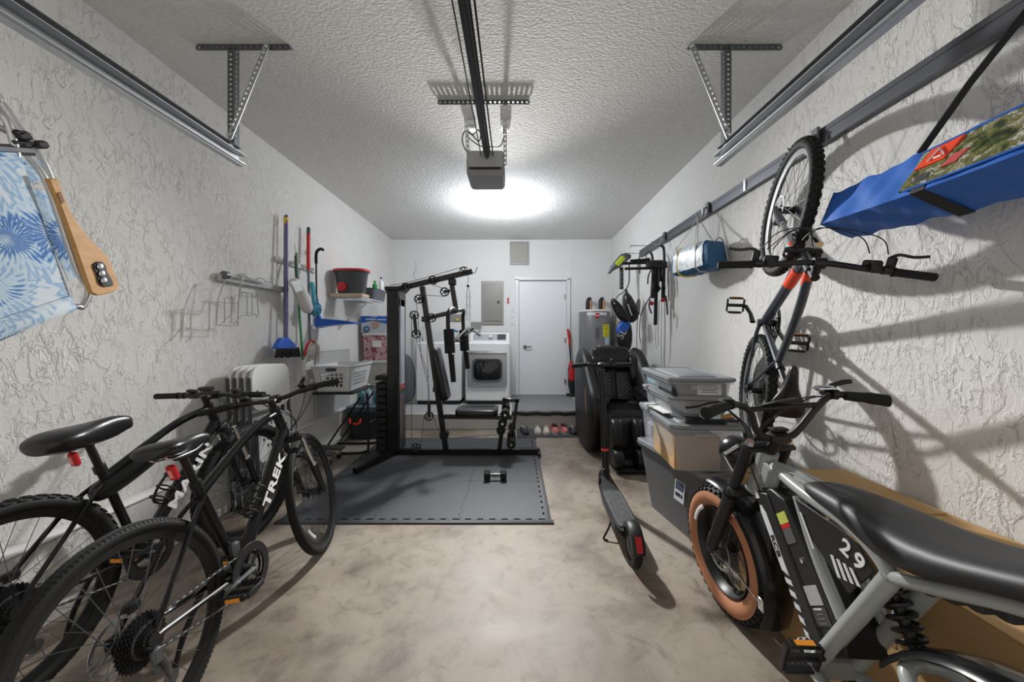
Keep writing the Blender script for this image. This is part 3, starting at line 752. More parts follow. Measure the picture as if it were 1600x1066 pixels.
    for s_, y1 in ((-1, .22), (1, .22), (-1, .16), (1, .18)):
        a_ = SX @ (bc + V((.05, s_ * y1, rise - .01)))
        end = hb + V((.0 + .02 * y1, s_ * -.026, -.01))
        cb.tube(cr([a_, a_ + V((.07, -s_ * .05, .01)), hb + V((.13, s_ * .05 * (y1 * 5 - .5), .07)), end + V((.05, 0, -.0)), end, end + (BB - end) * .4, BB + V((.03, s_ * -.02, .03))], 6), .0024, 5)
    a_ = SX @ (bc + V((.05, .2, 0)))
    cb.tube(cr([a_, a_ + V((.08, -.09, -.02)), SX @ (crown + V((.06, .05, 0))), SX @ (fh + V((-.03, .07, .12))), SX @ (fh + V((-.045, .052, .06)))], 6), .0024, 5)
    cb.build('cable', BLKP, root)
    # seatpost and saddle
    dirn = (s_top - BB).normalized(); sp_top = V((sad_x, 0, sad_h - .045))
    top = s_top + dirn * ((sp_top.z - s_top.z) / dirn.z)
    q = MB().tube([s_top, top], .0138, 12).cyl(s_top + dirn * .01, s_top + dirn * .04, .021).box(top, (.05, .04, .03), ch=.006)
    q.build('seatpost', BLKM, root)
    sx = MB(T(top.x + .0, 0, sad_h) @ RY(-sad_tilt)); saddle_mesh(sx, sad_len, .155 if pad is None else .185, thick=.065 if pad is None else .10)
    so = sx.build('saddle', sad_m, root, sub=1)
    rl = MB(T(top.x, 0, sad_h) @ RY(-sad_tilt))
    for s_ in (-1, 1): rl.tube(cr([(-.10, s_ * .03, -.02), (-.07, s_ * .025, -.04), (.04, s_ * .02, -.04), (.10, s_ * .01, -.018)], 4), .0035, 6)
    rl.build('saddle_rail', CHROME if pad is None else BLKM, so)
    # crankset
    c = MB(T(BB) @ RY(-R(crank)))
    for rr_, y in ((.088, -.050), (.072, -.044)):
        pr = [((rr_ + (.003 if i % 2 else -.002)) * math.cos(PI * i / 42), (rr_ + (.003 if i % 2 else -.002)) * math.sin(PI * i / 42)) for i in range(84)]
        c.ring([(-.014, y - .001), (0, y - .001), (0, y + .001), (-.014, y + .001)], 60, Rad=rr_)
    for k2 in range(4):
        a = PI / 4 + PI / 2 * k2; c.tube([(0, -.048, 0), (.075 * math.cos(a), -.048, .075 * math.sin(a))], [.014, .008], 6, flat=.35, up=(0, 1, 0))
    c.cyl((0, -.03, 0), (0, -.06, 0), .02)
    co = c.build('crankset', BLKM, root)
    g_ = MB(T(BB)); g_.ring([(-.006, -.058), (.004, -.058), (.006, -.055), (.004, -.052), (-.022, -.052), (-.03, -.058)], 60, Rad=.102); g_.build('chain_guard', BLKP, co)
    for s_ in (-1, 1):
        ang = R(crank) + (0 if s_ < 0 else PI)
        tip = BB + V((math.cos(ang) * .17, s_ * .085, math.sin(ang) * .17))
        cm = MB().tube([BB + V((0, s_ * .062, 0)), BB.lerp(tip, .5) + V((0, s_ * .022, 0)), tip], [.016, .012, .014], 8, flat=.6); cm.build('crank_arm', DSTEEL if s_ < 0 else BLKM, co)
        pedal(co, tip + V((0, s_ * .058, 0)), RY(0.0))
    ch = MB(); chain_path(ch, (BB.x, BB.z), .084, (0, Rw), .045, -.048, -.048); ch.build('chain', DSTEEL, root)
    # derailleur
    d = MB().box((-.01, -.078, Rw - .045), (.03, .02, .05), ch=.006).tube([(0, -.075, Rw - .05), (.03, -.06, Rw - .10), (.045, -.05, Rw - .165)], [.012, .009, .007], 8)
    for q_ in ((.022, -.05, Rw - .10), (.05, -.05, Rw - .165)): d.cyl((q_[0], q_[1] - .005, q_[2]), (q_[0], q_[1] + .005, q_[2]), .022, seg=14)
    d.build('derailleur', DSTEEL, root)
    MB().box(BB.lerp(s_top, .28) + V((-.005, -.03, 0)), (.04, .03, .06), ch=.008).build('front_derailleur', DSTEEL, root)
    MB().box(rh + V((.06, .052, .075)), (.05, .028, .035), ch=.006).build('brake_caliper', BLKM, root)
    if cage:
        cg = MB(); dd = (hb - BB).normalized(); o_ = BB.lerp(hb, .34); n_ = V((-dd.z, 0, dd.x))
        if n_.z < 0: n_ = -n_
        n_ = n_ 
        for z in (0, .05, .11):
            cc = o_ + dd * z + n_ * .065
            cg.tube([cc + (n_ * math.cos(a) + V((0, 1, 0)) * math.sin(a)) * .037 for a in [2 * PI * j / 16 for j in range(16)]], .0045, 6, closed=True)
        cg.tube([o_ + n_ * .028 - dd * .01, o_ + n_ * .028 + dd * .13], .012, 6)
        cg.tube(cr([o_ + n_ * .03 - dd * .01, o_ + n_ * .08 - dd * .02, o_ + n_ * .103 + dd * .03, o_ + n_ * .103 + dd * .12], 4), .006, 6)
        cg.build('bottle_cage', BLKP, root)
    if logo:
        txt, lsize, lm, fr0, fr1 = logo
        dd = (hb - BB).normalized(); n_ = V((-dd.z, 0, dd.x));  n_ = n_ if n_.z > 0 else -n_
        for s_ in (-1, 1):
            xdir = dd if s_ < 0 else -dd
            cpt = BB.lerp(hb, (fr0 + fr1) / 2) + V((0, s_ * .0275, 0))
            z_ = V((0, s_ * 1.0, 0)); y_ = z_.cross(xdir)
            text(txt, lsize, lm, fr_, frame(xdir, y_, z_, cpt), 'brand_lettering', ext=.0012, sx=1.55, bold=.0022, spacing=1.08)
    return dict(root=root, hb=hb, ht=ht, BB=BB, s_top=s_top, bc=bc, SX=SX, top=top, rh=rh, fh=fh, ax=ax, BX=BX, frame=fr_, bar=ho)

def stand_mtx(x, y, yaw, lean):
    """bike standing on the floor at its rear contact point, heading +Y turned by yaw, leaning left by lean"""
    return T(x, y, 0) @ RZ(PI / 2 + yaw) @ RX(-lean)

def rear_light(b, parent, lz=-.05):
    p = b['top'] + V((-.045, 0, lz))
    o = MB().box(p, (.022, .032, .062), RY(-.25), ch=.007).build('rear_light', RED, parent)
    MB().box(p + V((-.010, 0, -.004)), (.006, .014, .034), RY(-.25), ch=.002).build('light_lens', mat('clear_red_lens', (.85, .3, .28), .2), o)
    return o

b1 = bike(stand_mtx(-1.13, 1.11, .03, R(9)), 'black hybrid bicycle on its kickstand nearest the camera with white down tube letters', Rw=.35, tw=.042, wb=1.08, steer=R(12), knob='ribs', logo=('TREK', .068, WTXT, .36, .84), bar_w=.69, sad_h=.895, reflect=2.0, crank=176, headz=.155, sad_len=.27)
rear_light(b1, b1['root'])
r_ = b1['root']
MB().tube(cr([b1['BB'] + V((-.12, .05, .02)), b1['BB'] + V((-.16, .12, -.14)), b1['BB'] + V((-.17, .17, -.275))], 4), [.011] * 5 + [.009] * 4, 8).build('kickstand', BLKM, r_)
# small bell and display on the bar
MB(b1['BX']).tube([(.01, -.13, .03), (.01, -.145, .06), (-.01, -.17, .085)], [.010, .011, .008], 8).build('bell', BLKP, b1['bar'])
text('verve', .022, GTXT, b1['frame'], frame((b1['ht'] - b1['s_top']).normalized(), V((0, -1, 0)).cross((b1['ht'] - b1['s_top']).normalized()), (0, -1, 0), b1['s_top'].lerp(b1['ht'], .42) + V((0, -.021, -.0))), 'model_lettering', bold=.0006) if False else None

b2 = bike(stand_mtx(-1.74, 1.22, -.055, R(3)), 'black mountain bicycle between the front bicycle and the left wall, wide saddle', Rw=.36, tw=.052, wb=1.07, steer=R(-3), knob='mtb', logo=('MARIN', .068, WTXT, .30, .82), bar_w=.68, sad_h=.90, crank=150, sad_len=.33, pad=1, sad_tilt=.12, rise=.0, ha=69, sad_x=.22)
rear_light(b2, b2['root'], -.055)
r_ = b2['root']
# black battery-shaped frame bag slung behind the seat tube on the top tube
a_, b_ = b2['s_top'] + V((.02, 0, .0)), b2['ht']
d_ = (b_ - a_).normalized(); n_ = V((-d_.z, 0, d_.x)); rg = []
for t_, w_, h_ in ((-.09, .02, .04), (-.07, .038, .072), (.0, .045, .085), (.12, .042, .078), (.22, .034, .060), (.25, .018, .035)):
    c_ = a_ + d_ * t_ - n_ * .055
    rg.append([c_ + V((0, 1, 0)) * math.cos(q) * w_ + n_ * math.sin(q) * h_ * .6 for q in [2 * PI * (j + .5) / 10 for j in range(10)]])
MB().loft(rg).build('frame_bag', LEATH, r_, sub=1)
MB().tube(cr([b2['BB'] + V((-.12, .05, .02)), b2['BB'] + V((-.16, .11, -.14)), b2['BB'] + V((-.17, .15, -.285))], 4), .010, 8).build('kickstand', BLKM, r_)
MB(b2['BX']).box((.01, .06, .035), (.05, .07, .022), ch=.006).build('bike_computer', BLKP, b2['bar'])

# mountain bike hanging by its front wheel from the wall rail
Fh, Rh = V((1.51, 1.99, 1.99)), V((1.555, 2.31, .94))
f_ = (Fh - Rh).normalized(); u_ = V((-.37, -.929, 0)); u_ = (u_ - f_ * u_.dot(f_)).normalized(); l_ = u_.cross(f_)
wb3 = (Fh - Rh).length
M3 = frame(f_, l_, u_, Rh - u_ * .36)
SLATE = mat('slate_blue_frame_paint', (0.035, 0.045, 0.06), 0.3, var=.08, coat=.5)
b3 = bike(M3, 'slate and orange-red mountain bicycle hanging upright by its front wheel from the right wall rail', Rw=.36, tw=.056, wb=wb3, steer=R(-4), paint=SLATE, knob='mtb', rimm=mat('silver_rim', (.35, .36, .37), .3, .6), bar_w=.76, sad_h=.93, crank=115, cage=False, rise=.012, ha=68)
for k_, (p0, p1, rad, q0, q1) in enumerate(((b3['hb'] + b3['ax'] * .03, b3['BB'], .0275, .12, .33), (b3['ht'] - b3['ax'] * .02, b3['s_top'], .0215, .03, .14))):
    MB().cyl(p0.lerp(p1, q0) + (V((0, 0, .006)) if k_ else V((0, 0, 0))), p0.lerp(p1, q1) + (V((0, 0, .008)) if k_ else V((0, 0, 0))), rad).build('colour_band', ORNG, b3['root'])

# ------------------------------------------------------------------ electric moto-style bicycle
eb = thing('electric_bicycle', 'silver grey moped-style electric bicycle with tan sidewall fat tyres and number 29', 'electric bicycle', (.955, .60, 0))
XC = .955
eb.rotation_euler = (0, 0, -.050)
def fat_wheel(yc, steer_m=I4, refl=True, Rw=.283):
    xf = steer_m @ T(XC, yc, Rw) @ RZ(PI / 2)
    W = wheel(eb, xf, Rw, .098, BLKM, 'fat', n_sp=36, disc=True, side=TAN, rim_w=.075, rim_d=.022, spk=.0016, discR=.085)
    m_ = MB(xf @ T(0, 0.042, 0)); m_.lathe([(.03, -.03), (.045, -.02), (.045, .02), (.03, .03)], 20, RX(PI / 2)); m_.build('hub_shell', GUN, W)
    return W, xf
hd_t = V((XC, 1.405, .835)); hd_b = V((XC, 1.472, .68)); axE = (hd_t - hd_b).normalized()
foot = hd_b - axE * .38
SE = T(foot) @ Matrix.Rotation(R(6), 4, axE) @ T(-foot)
W, xfF = fat_wheel(1.695, SE)
m_ = MB(xfF); m_.tube([(.19 * math.cos(q), .05, .19 * math.sin(q)) for q in [.3 + k * .1 for k in range(8)]], .011, 6, flat=.3, up=(0, 1, 0)); m_.build('spoke_reflector', WTXT, W)
fat_wheel(.60)
# fork: two legs, crowns, axle lugs
k = MB(SE)
for s_ in (-1, 1):
    up = hd_t + V((s_ * .078, .015, 0)) + axE * .035; lo = V((XC + s_ * .078, 1.70, .285)); 
    k.tube([up, up.lerp(lo, .45)], .021, 12); k.tube([up.lerp(lo, .43), up.lerp(lo, .93), lo], [.028, .026, .016], 12); k.cyl(up.lerp(lo, .42), up.lerp(lo, .46), .030)
for c_, h_ in ((hd_t + axE * .03 + V((0, .012, 0)), .026), (hd_b - axE * .03 + V((0, .012, 0)), .03)):
    k.box(c_, (.20, .055, h_), frame((1, 0, 0), V((1, 0, 0)).cross(axE) * -1, axE), ch=.01)
fk = k.build('fork', BLKM, eb)
for s_ in (-1, 1): MB(SE).cyl(hd_t + V((s_ * .078, .015, 0)) + axE * .045, hd_t + V((s_ * .078, .015, 0)) + axE * .062, .017, .013).build('fork_cap', CHROME, fk)
MB(SE).box((XC - .055, 1.66, .36), (.035, .05, .07), ch=.008).build('brake_caliper', DSTEEL, fk)
# headlight with brackets
m_ = MB(SE @ T(XC - .02, 1.545, .79) @ RX(-PI / 2)); m_.lathe([(.001, -.055), (.03, -.052), (.055, -.03), (.068, .0), (.070, .035), (.066, .045), (.055, .047)], 28); hl = m_.build('headlight', BLK, eb)
m_ = MB(SE @ T(XC - .02, 1.592, .79) @ RX(-PI / 2)); m_.lathe([(.001, 0), (.045, -.003), (.056, -.008)], 24); m_.build('headlight_lens', mat('headlamp_glass', (.7, .72, .74), .15), hl)
for s_ in (-1, 1): MB(SE).tube([(XC - .02 + s_ * .068, 1.545, .79), (XC + s_ * .075, 1.47, .85)], .008, 6).tube([(XC - .02 + s_ * .066, 1.55, .78), (XC + s_ * .075, 1.50, .72)], .005, 6).cyl((XC - .02 + s_ * .062, 1.545, .79), (XC - .02 + s_ * .075, 1.545, .79), .010).build('headlight_bracket', CHROME, hl)
# front fender: strip over the wheel's top and rear
def fender(steer_m, yc, zc, Rf, a0, a1, w, m=BLK, nseg=20, name='fender'):
    rings = []
    for i in range(nseg + 1):
        a = R(a0 + (a1 - a0) * i / nseg); ring = []
        for rr_, x in ((0, -w / 2), (.012, -w / 2 * .82), (.020, 0), (.012, w / 2 * .82), (0, w / 2), (-.004, w / 2 - .004), (.008, w / 2 * .78), (.015, 0), (.008, -w / 2 * .78), (-.004, -w / 2 + .004)):
            ring.append(V((XC + x, yc + (Rf + rr_) * math.cos(a), zc + (Rf + rr_) * math.sin(a))))
        rings.append(ring)
    return MB(steer_m).loft(rings).build(name, m, eb)
ff = fender(SE, 1.695, .283, .312, 80, 205, .12)
MB(SE).tube([(XC - .083, 1.69, .30), (XC - .075, 1.52, .29), (XC - .060, 1.395, .25)], .0028, 6).build('fender_stay', CHROME, ff)
MB(SE).box((XC - .061, 1.40, .25), (.004, .03, .05), ch=.002).build('stay_clip', CHROME, ff)
# frame
f = MB()
f.tube([hd_b - axE * .01, hd_t + axE * .01], [.036, .034], 18)
f.tube([hd_b - axE * .02, hd_b - axE * .01], .042, 18)
left, right = [], []
TT = [(1.37, .80), (1.28, .797), (1.14, .788), (1.0, .780), (.93, .762), (.885, .735), (.862, .710)]
for s_ in (-1, 1):
    xs = [.0, .03, .05, .055, .055, .055, .055]
    f.tube(cr([(XC + s_ * x, y, z) for x, (y, z) in zip(xs, TT)], 5), .0185, 12)
    f.tube(cr([(XC + s_ * .055, .864, .712), (XC + s_ * .068, .75, .765), (XC + s_ * .072, .62, .825), (XC + s_ * .070, .42, .885)], 5), .016, 12)
    f.tube([(XC + s_ * .055, .866, .712), (XC + s_ * .060, 1.09, .30)], .0215, 12)
    f.tube(cr([(XC + s_ * .045, 1.185, .765), (XC + s_ * .05, 1.10, .62), (XC + s_ * .055, 1.0, .50)], 4), .017, 12)
    f.box((XC + s_ * .02, 1.37, .74), (.02, .085, .12), RX(.3), ch=.006)
f.box((XC, 1.13, .28), (.15, .09, .09), ch=.02)
f.tube([(XC, 1.41, .70), (XC, 1.15, .33)], [.03, .034], 12)
f.box((XC, 1.275, .80), (.05, .19, .018), RX(-.03), ch=.006)
ef = f.build('frame', GREYE, eb)
# swingarm
f = MB()
for s_ in (-1, 1):
    f.tube(cr([(XC + s_ * .06, 1.10, .27), (XC + s_ * .085, .9, .27), (XC + s_ * .085, .62, .30)], 4), .019, 12)
    f.tube(cr([(XC + s_ * .085, .62, .31), (XC + s_ * .085, .73, .44), (XC + s_ * .055, .83, .505), (XC, .855, .515)], 5), .0165, 12)
f.build('swingarm', GREYE, eb)
# coil shock
m_ = MB(); a_, b_ = V((XC, .905, .655)), V((XC, .935, .53)); 
dsh = V((XC + .015, .96, .665)); esh = V((XC + .015, .862, .495)); d_ = (esh - dsh)
m_.cyl(dsh, esh, .013); 
n_ = d_.normalized(); u2 = n_.orthogonal().normalized(); w2 = n_.cross(u2)
m_.tube([dsh + d_ * (.1 + .75 * t / 70) + (u2 * math.cos(t / 70 * 2 * PI * 6) + w2 * math.sin(t / 70 * 2 * PI * 6)) * .028 for t in range(71)], .0062, 6)
m_.cyl(dsh + d_ * .06, dsh + d_ * .1, .032).cyl(dsh + d_ * .85, dsh + d_ * .9, .032); m_.build('coil_shock', BLKM, eb)
# battery on the down tube
A = V((XC, 1.36, .72)); B_ = V((XC, 1.09, .375)); d_ = (B_ - A).normalized(); bx = V((1, 0, 0)); up_ = bx.cross(d_)
if up_.y > 0: up_ = -up_
LB = (B_ - A).length
Mb = frame(d_, up_, d_.cross(up_), A)        # x along the pack, y away from the down tube (rearwards), z across
bt = MB(Mb); poly = [(0.0, .0), (.02, .055), (.07, .105), (LB - .03, .125), (LB + .04, .10), (LB + .045, .01)]
bt.prism(poly, .115)
bo = bt.build('battery_pack', BLKP, eb, bev=.006)
sd = d_.cross(up_); sL = -1 if sd.x > 0 else 1          # which local z is the left side
def on_side(mb, x0, x1, y0, y1, z, th=.003): mb.prism([(x0, y0), (x1, y0), (x1, y1), (x0, y1)], th, T(0, 0, sL * z)); return mb
MB(Mb).prism([(.0, -.045), (LB + .02, -.045), (LB + .04, .03), (.03, .03)], .128).build('down_tube_cover', BLKP, bo, bev=.006)
WPL = mat('white_decal', (.72, .73, .74), .4)
# white side strip that breaks into stripes lower down
m_ = MB(Mb @ T(0, 0, sL * .0655)); m_.prism([(.055, -.034), (.075, -.040), (.26, -.040), (.28, -.012), (.085, -.012), (.06, -.022)], .002)
for k_ in range(5):
    x0 = .275 + k_ * .034; m_.prism([(x0 + .006, -.040), (x0 + .022, -.040), (x0 + .034, -.012 - k_ * .003), (x0 + .018, -.012 - k_ * .003)], .002)
m_.prism([(.0, -.034), (.03, -.040), (.035, -.018), (.012, -.02)], .002)
tag(m_.build('decal_strip', WPL, bo), kind='stuff')
zf = V((sd.x, sd.y, sd.z)) * sL; yx = zf.cross(d_)
text('RCB', .027, BLKP, bo, frame(d_, yx, zf, Mb @ V((.19, -.026, sL * .067))), 'brand_lettering', ext=.0008, bold=.0008, sx=1.35)
m_ = MB(Mb); on_side(m_, .10, .135, .035, .085, .058); m_.build('warning_label', mat('lime_label', (.55, .6, .12), .5), bo)
m_ = MB(Mb); on_side(m_, .136, .150, .035, .085, .058); m_.build('warning_label', RED, bo)
m_ = MB(Mb); on_side(m_, .151, .195, .035, .085, .058); m_.build('warning_label', mat('grey_label', (.10, .10, .105), .5), bo)
m_ = MB(Mb); on_side(m_, .31, .36, .03, .095, .058); m_.build('rating_label', mat('pale_label', (.42, .43, .43), .5), bo)
m_ = MB(Mb); on_side(m_, .365, .41, .03, .095, .058); m_.build('rating_label', mat('dark_label', (.06, .06, .065), .5), bo)
for k_ in range(4): text('WARNING' if k_ == 0 else '- -- --- --', .008, WTXT, bo, frame(yx, -d_, zf, Mb @ V((.37 + k_ * .011, .062, sL * .0605))), 'fine_print') 
m_ = MB(Mb @ T(.245, .075, sL * .058)); m_.lathe([(.008, -.002), (.008, .003), (.004, .004)], 12); m_.build('key_lock', CHROME, bo)
# side panel with the race number
pl = [(1.165, .768), (1.00, .762), (.935, .745), (.893, .705), (.965, .60), (1.09, .67)]
m_ = MB(T(XC - .072, 0, 0)); m_.loft([[V((0, y, z)) for y, z in pl], [V((.006, y, z)) for y, z in pl]]); sp_ = m_.build('side_panel', BLKP, eb, bev=.002)
tx = V((0, -1, -.32)).normalized(); zz_ = V((-1, 0, 0)); ty = zz_.cross(tx)
text('29', .062, WTXT, sp_, frame(tx, ty, zz_, (XC - .0735, .952, .712)), 'number', ext=.0008, bold=.0014, sx=1.0, spacing=1.35)
m_ = MB(T(XC - .0735, 0, 0))
m_.loft([[V((0, 1.13, .735)), V((0, 1.138, .735)), V((0, 1.085, .650)), V((0, 1.078, .653))], [V((-.002, 1.13, .735)), V((-.002, 1.138, .735)), V((-.002, 1.085, .650)), V((-.002, 1.078, .653))]])
for k_ in range(4):
    y = 1.020 - k_ * .020; z = .672 + k_ * .001; pq = [(y, z), (y - .010, z + .002), (y - .035, z - .045 + k_ * .005), (y - .025, z - .048 + k_ * .005)]
    m_.loft([[V((0, a, b)) for a, b in pq], [V((-.002, a, b)) for a, b in pq]])
tag(m_.build('panel_stripes', WPL, sp_), kind='stuff')
# seat
st = [(1.165, .03, .800, .818), (1.15, .060, .793, .832), (1.10, .078, .788, .842), (1.0, .090, .788, .850), (.9, .108, .765, .852), (.82, .122, .752, .850), (.72, .128, .790, .866), (.62, .126, .838, .900), (.5, .118, .875, .945), (.35, .105, .915, .985), (.28, .09, .93, .985)]
rings = []
for y, w, z0, z1 in st:
    r_ = []
    for j in range(20):
        a = 2 * PI * j / 20; cx = math.copysign(abs(math.cos(a)) ** .55, math.cos(a)); sz = math.copysign(abs(math.sin(a)) ** .6, math.sin(a))
        r_.append(V((XC + cx * w * (1 - .10 * max(0, sz)), y, (z0 + z1) / 2 + sz * (z1 - z0) / 2)))
    rings.append(r_)
MB().loft(rings).build('seat', mat('seat_vinyl', (0.014, 0.014, 0.016), .5, var=.05, bump=.03, bscale=300), eb, sub=1, smooth=80)
m_ = MB(); 
for k_ in range(9): m_.box((XC, .80 - k_ * .045, .735 + k_ * .016), (.11, .034, .03), ch=.006)
tag(m_.build('seat_rail_ribs', BLKP, eb), kind='stuff')
fender(I4, .60, .305, .335, 30, 160, .125, name='rear_fender')
# handlebar, high rise
bc = hd_t + axE * .085 + V((0, -.02, 0))
MB(SE).cyl(hd_t, bc, .02).box(bc + V((0, .0, .0)), (.075, .06, .045), ch=.012).box(bc + V((0, .0, .03)), (.06, .04, .012), ch=.004).build('stem', BLKM, eb)
pts = [(-.315, -.075, .125), (-.22, -.03, .135), (-.15, .0, .13), (-.105, 0, .10), (-.085, 0, .03), (-.04, 0, .0), (.04, 0, .0), (.085, 0, .03), (.15, 0, .10), (.21, .0, .145), (.27, -.03, .15), (.345, -.075, .135)]
m_ = MB(SE @ T(bc)); m_.tube(cr(pts, 6), .0125, 12); m_.tube([(-.145, 0, .15), (.175, 0, .15)], .009, 8) if False else None
hb_ = m_.build('handlebar', BLKM, eb)
for s_ in (-1, 1):
    e = V((-.315 if s_ < 0 else .345, -.075, .125 if s_ < 0 else .135)); q_ = V((-.215 if s_ < 0 else .24, -.028, .135 if s_ < 0 else .15)); d_ = (e - q_)
    g = MB(SE @ T(bc)); g.tube(cr([q_, q_ + d_ * .2, q_ + d_ * .6 + V((0, 0, .002)), e, e + d_ * .08], 3), [.017] * 3 + [.018] * 3 + [.021] * 3 + [.022] * 3 + [.012], 14, xf=None); g.build('grip', GRIP, hb_)
    g = MB(SE @ T(bc)); y_ = q_ - d_ * .25
    g.cyl(y_ - d_ * .07, y_ + d_ * .07, .019).box(y_ + V((0, .03, .002)), (.04, .045, .025), ch=.007)
    g.tube(cr([y_ + V((0, .045, 0)), y_ + V((s_ * .04, .065, -.004)), y_ + V((s_ * .10, .045, -.01)), y_ + V((s_ * .15, .035, -.012))], 4), .0075, 6, flat=.7); g.build('brake_lever', BLKM, hb_)
    if s_ > 0:
        g = MB(SE @ T(bc)); g.box(y_ + V((-.02, .02, .022)), (.07, .04, .02), RZ(-.3), ch=.008); g.build('lever_bracket', CHROME, hb_)
        g = MB(SE @ T(bc)); g.tube([y_ + V((.0, .02, .03)), y_ + V((.035, .0, .045)), y_ + V((.055, -.01, .048))], [.008, .010, .008], 8); g.build('bell', BLKP, hb_)
m_ = MB(SE @ T(bc + V((.005, -.01, .135))) @ RZ(.35) @ RX(-.35)); m_.box((0, 0, 0), (.11, .075, .012), ch=.004); ds = m_.build('display', BLKP, hb_)
m_ = MB(SE @ T(bc + V((.005, -.01, .135))) @ RZ(.35) @ RX(-.35)); m_.box((0, 0, .007), (.09, .058, .002)); m_.build('display_glass', mat('display_glass', (.05, .06, .065), .12), ds)
m_ = MB(SE @ T(bc)); m_.tube([(-.115, .0, .11), (0, .0, .115), (.165, .0, .115)], .010, 8); m_.build('crossbar', BLKM, hb_)
m_ = MB()
q0 = SE @ (bc + V((-.2, .03, .13))); q1 = SE @ (bc + V((.22, .03, .14)))
for q_, s_ in ((q0, -1), (q1, 1), (q0 + V((.03, 0, 0)), -.5), (q1 - V((.04, 0, 0)), .6)):
    m_.tube(cr([q_, q_ + V((-s_ * .05, .05, -.03)), V((XC + s_ * .03, 1.50, .90)), V((XC + s_ * .045, 1.46, .80)), V((XC + s_ * .04, 1.40, .70)), V((XC + s_ * .03, 1.2, .45))], 6), .003, 5)
m_.build('cable', BLKP, eb)
# cranks
c = MB(); c.cyl((XC - .085, 1.13, .285), (XC + .085, 1.13, .285), .024); co = c.build('crankset', BLKM, eb)
MB().tube([(XC - .08, 1.13, .285), (XC - .10, 1.02, .375)], [.016, .013], 8, flat=.6).build('crank_arm', BLKM, co)
MB().tube([(XC + .08, 1.13, .285), (XC + .088, 1.22, .17)], [.016, .013], 8, flat=.6).build('crank_arm', BLKM, co)
pedal(co, (0, 0, 0), T(XC - .155, 1.02, .375) @ RZ(PI / 2) @ RY(R(75)), amber=True)
pedal(co, (0, 0, 0), T(XC + .09 + .03, 1.22, .165) @ RZ(PI / 2) @ SC(1, .45, 1), amber=False)
MB().tube(cr([(XC - .07, 1.05, .26), (XC - .10, .99, .16), (XC - .19, .97, .012)], 4), .010, 8).build('kickstand', BLKM, eb)

# ------------------------------------------------------------------ kick scooter
sc = thing('electric_scooter', 'black folding electric scooter parked in the middle of the floor with red tail reflector', 'scooter', (.70, 2.4, 0))
sx_ = lambda y: .668 + (y - 2.0) * .055
stop = V((.685, 2.84, 1.06)); sbot = V((.715, 2.80, .17))
def sw(y, name):
    x = sx_(y); xf = T(x, y, .108) @ RZ(PI / 2)
    w = MB(xf); tire_mesh(w, .085, .046, None, 40); o = w.build(name, RUB, sc)
    h = MB(xf); h.lathe([(.02, -.03), (.05, -.022), (.066, -.014), (.066, .014), (.05, .022), (.02, .03)], 24, RX(PI / 2)); h.build('hub', BLKP, o)
    return o
sw(2.02, 'wheel'); sw(2.88, 'wheel')
m_ = MB(); rings = []
for y, w, z0, z1 in ((2.10, .05, .115, .15), (2.13, .068, .105, .155), (2.2, .074, .10, .158), (2.55, .076, .10, .158), (2.66, .066, .10, .165), (2.74, .045, .11, .19), (2.79, .032, .13, .21)):
    x = sx_(y); rings.append([V((x + a * w, y, z)) for a, z in ((-1, z0 + .012), (-.85, z0), (.85, z0), (1, z0 + .012), (1, z1 - .006), (.92, z1), (-.92, z1), (-1, z1 - .006))])
m_.loft(rings).build('deck', BLKP, sc)
GR = blotch_mat('ribbed_rubber_mat', [(.4, (.07, .072, .076)), (.6, (.11, .112, .118))], 60, rough=.85)
m_ = MB(); rings = []
for y, w in ((2.13, .045), (2.16, .058), (2.52, .064), (2.62, .056), (2.66, .044)):
    x = sx_(y); rings.append([V((x - w, y, .157)), V((x + w, y, .157)), V((x + w, y, .162)), V((x - w, y, .162))])
dk = m_.loft(rings).build('deck_mat', GR, sc)
m_ = MB()
for k_ in range(26):
    y = 2.145 + k_ * .019
    for j in range(-4, 5):
        if k_ in (0, 25) and abs(j) > 2: continue
        m_.box((sx_(y) + j * .0115, y, .1628), (.006, .012, .0018), RZ(.5 if j % 2 else -.5))
tag(m_.build('mat_ribs', GR, dk), kind='stuff')
text('Ninebot', .026, mat('deck_print', (.16, .16, .165), .6), dk, T(sx_(2.38), 2.38, .1645) @ RZ(PI / 2 + .05), 'brand_lettering', ext=.0006)
m_ = MB(); pts = [(2.02 + .128 * math.cos(R(a)), .108 + .128 * math.sin(R(a))) for a in range(-10, 171, 12)]
rings = []
for y, z in pts:
    d_ = V((0, y - 2.02, z - .108)).normalized(); x = sx_(y)
    rings.append([V((x + a, y, z)) + d_ * b for a, b in ((-.034, -.03), (-.034, -.004), (-.022, .006), (.022, .006), (.034, -.004), (.034, -.03), (.028, -.03), (.028, -.006), (-.028, -.006), (-.028, -.03))])
fe = m_.loft(rings).build('rear_fender', BLKP, sc)
m_ = MB()
rings = []
for a in range(132, 172, 8):
    y, z = 2.02 + .137 * math.cos(R(a)), .108 + .137 * math.sin(R(a)); d_ = V((0, y - 2.02, z - .108)).normalized()
    rings.append([V((sx_(y) + q, y, z)) + d_ * w_ for q, w_ in ((-.016, -.004), (.016, -.004), (.016, .003), (-.016, .003))])
m_.loft(rings).build('tail_light', RED, fe)
m_ = MB(); m_.tube([sbot + V((0, -.01, -.02)), sbot + (stop - sbot) * .1, sbot + (stop - sbot) * .96], [.034, .027, .0255], 14); m_.tube([sbot + V((0, -.0, -.0)), (sx_(2.88), 2.86, .14)], [.035, .03], 10)
for s_ in (-1, 1): m_.tube([(sx_(2.86) + s_ * .032, 2.86, .16), (sx_(2.88) + s_ * .034, 2.88, .105)], .011, 8)
so = m_.build('stem', BLKM, sc)
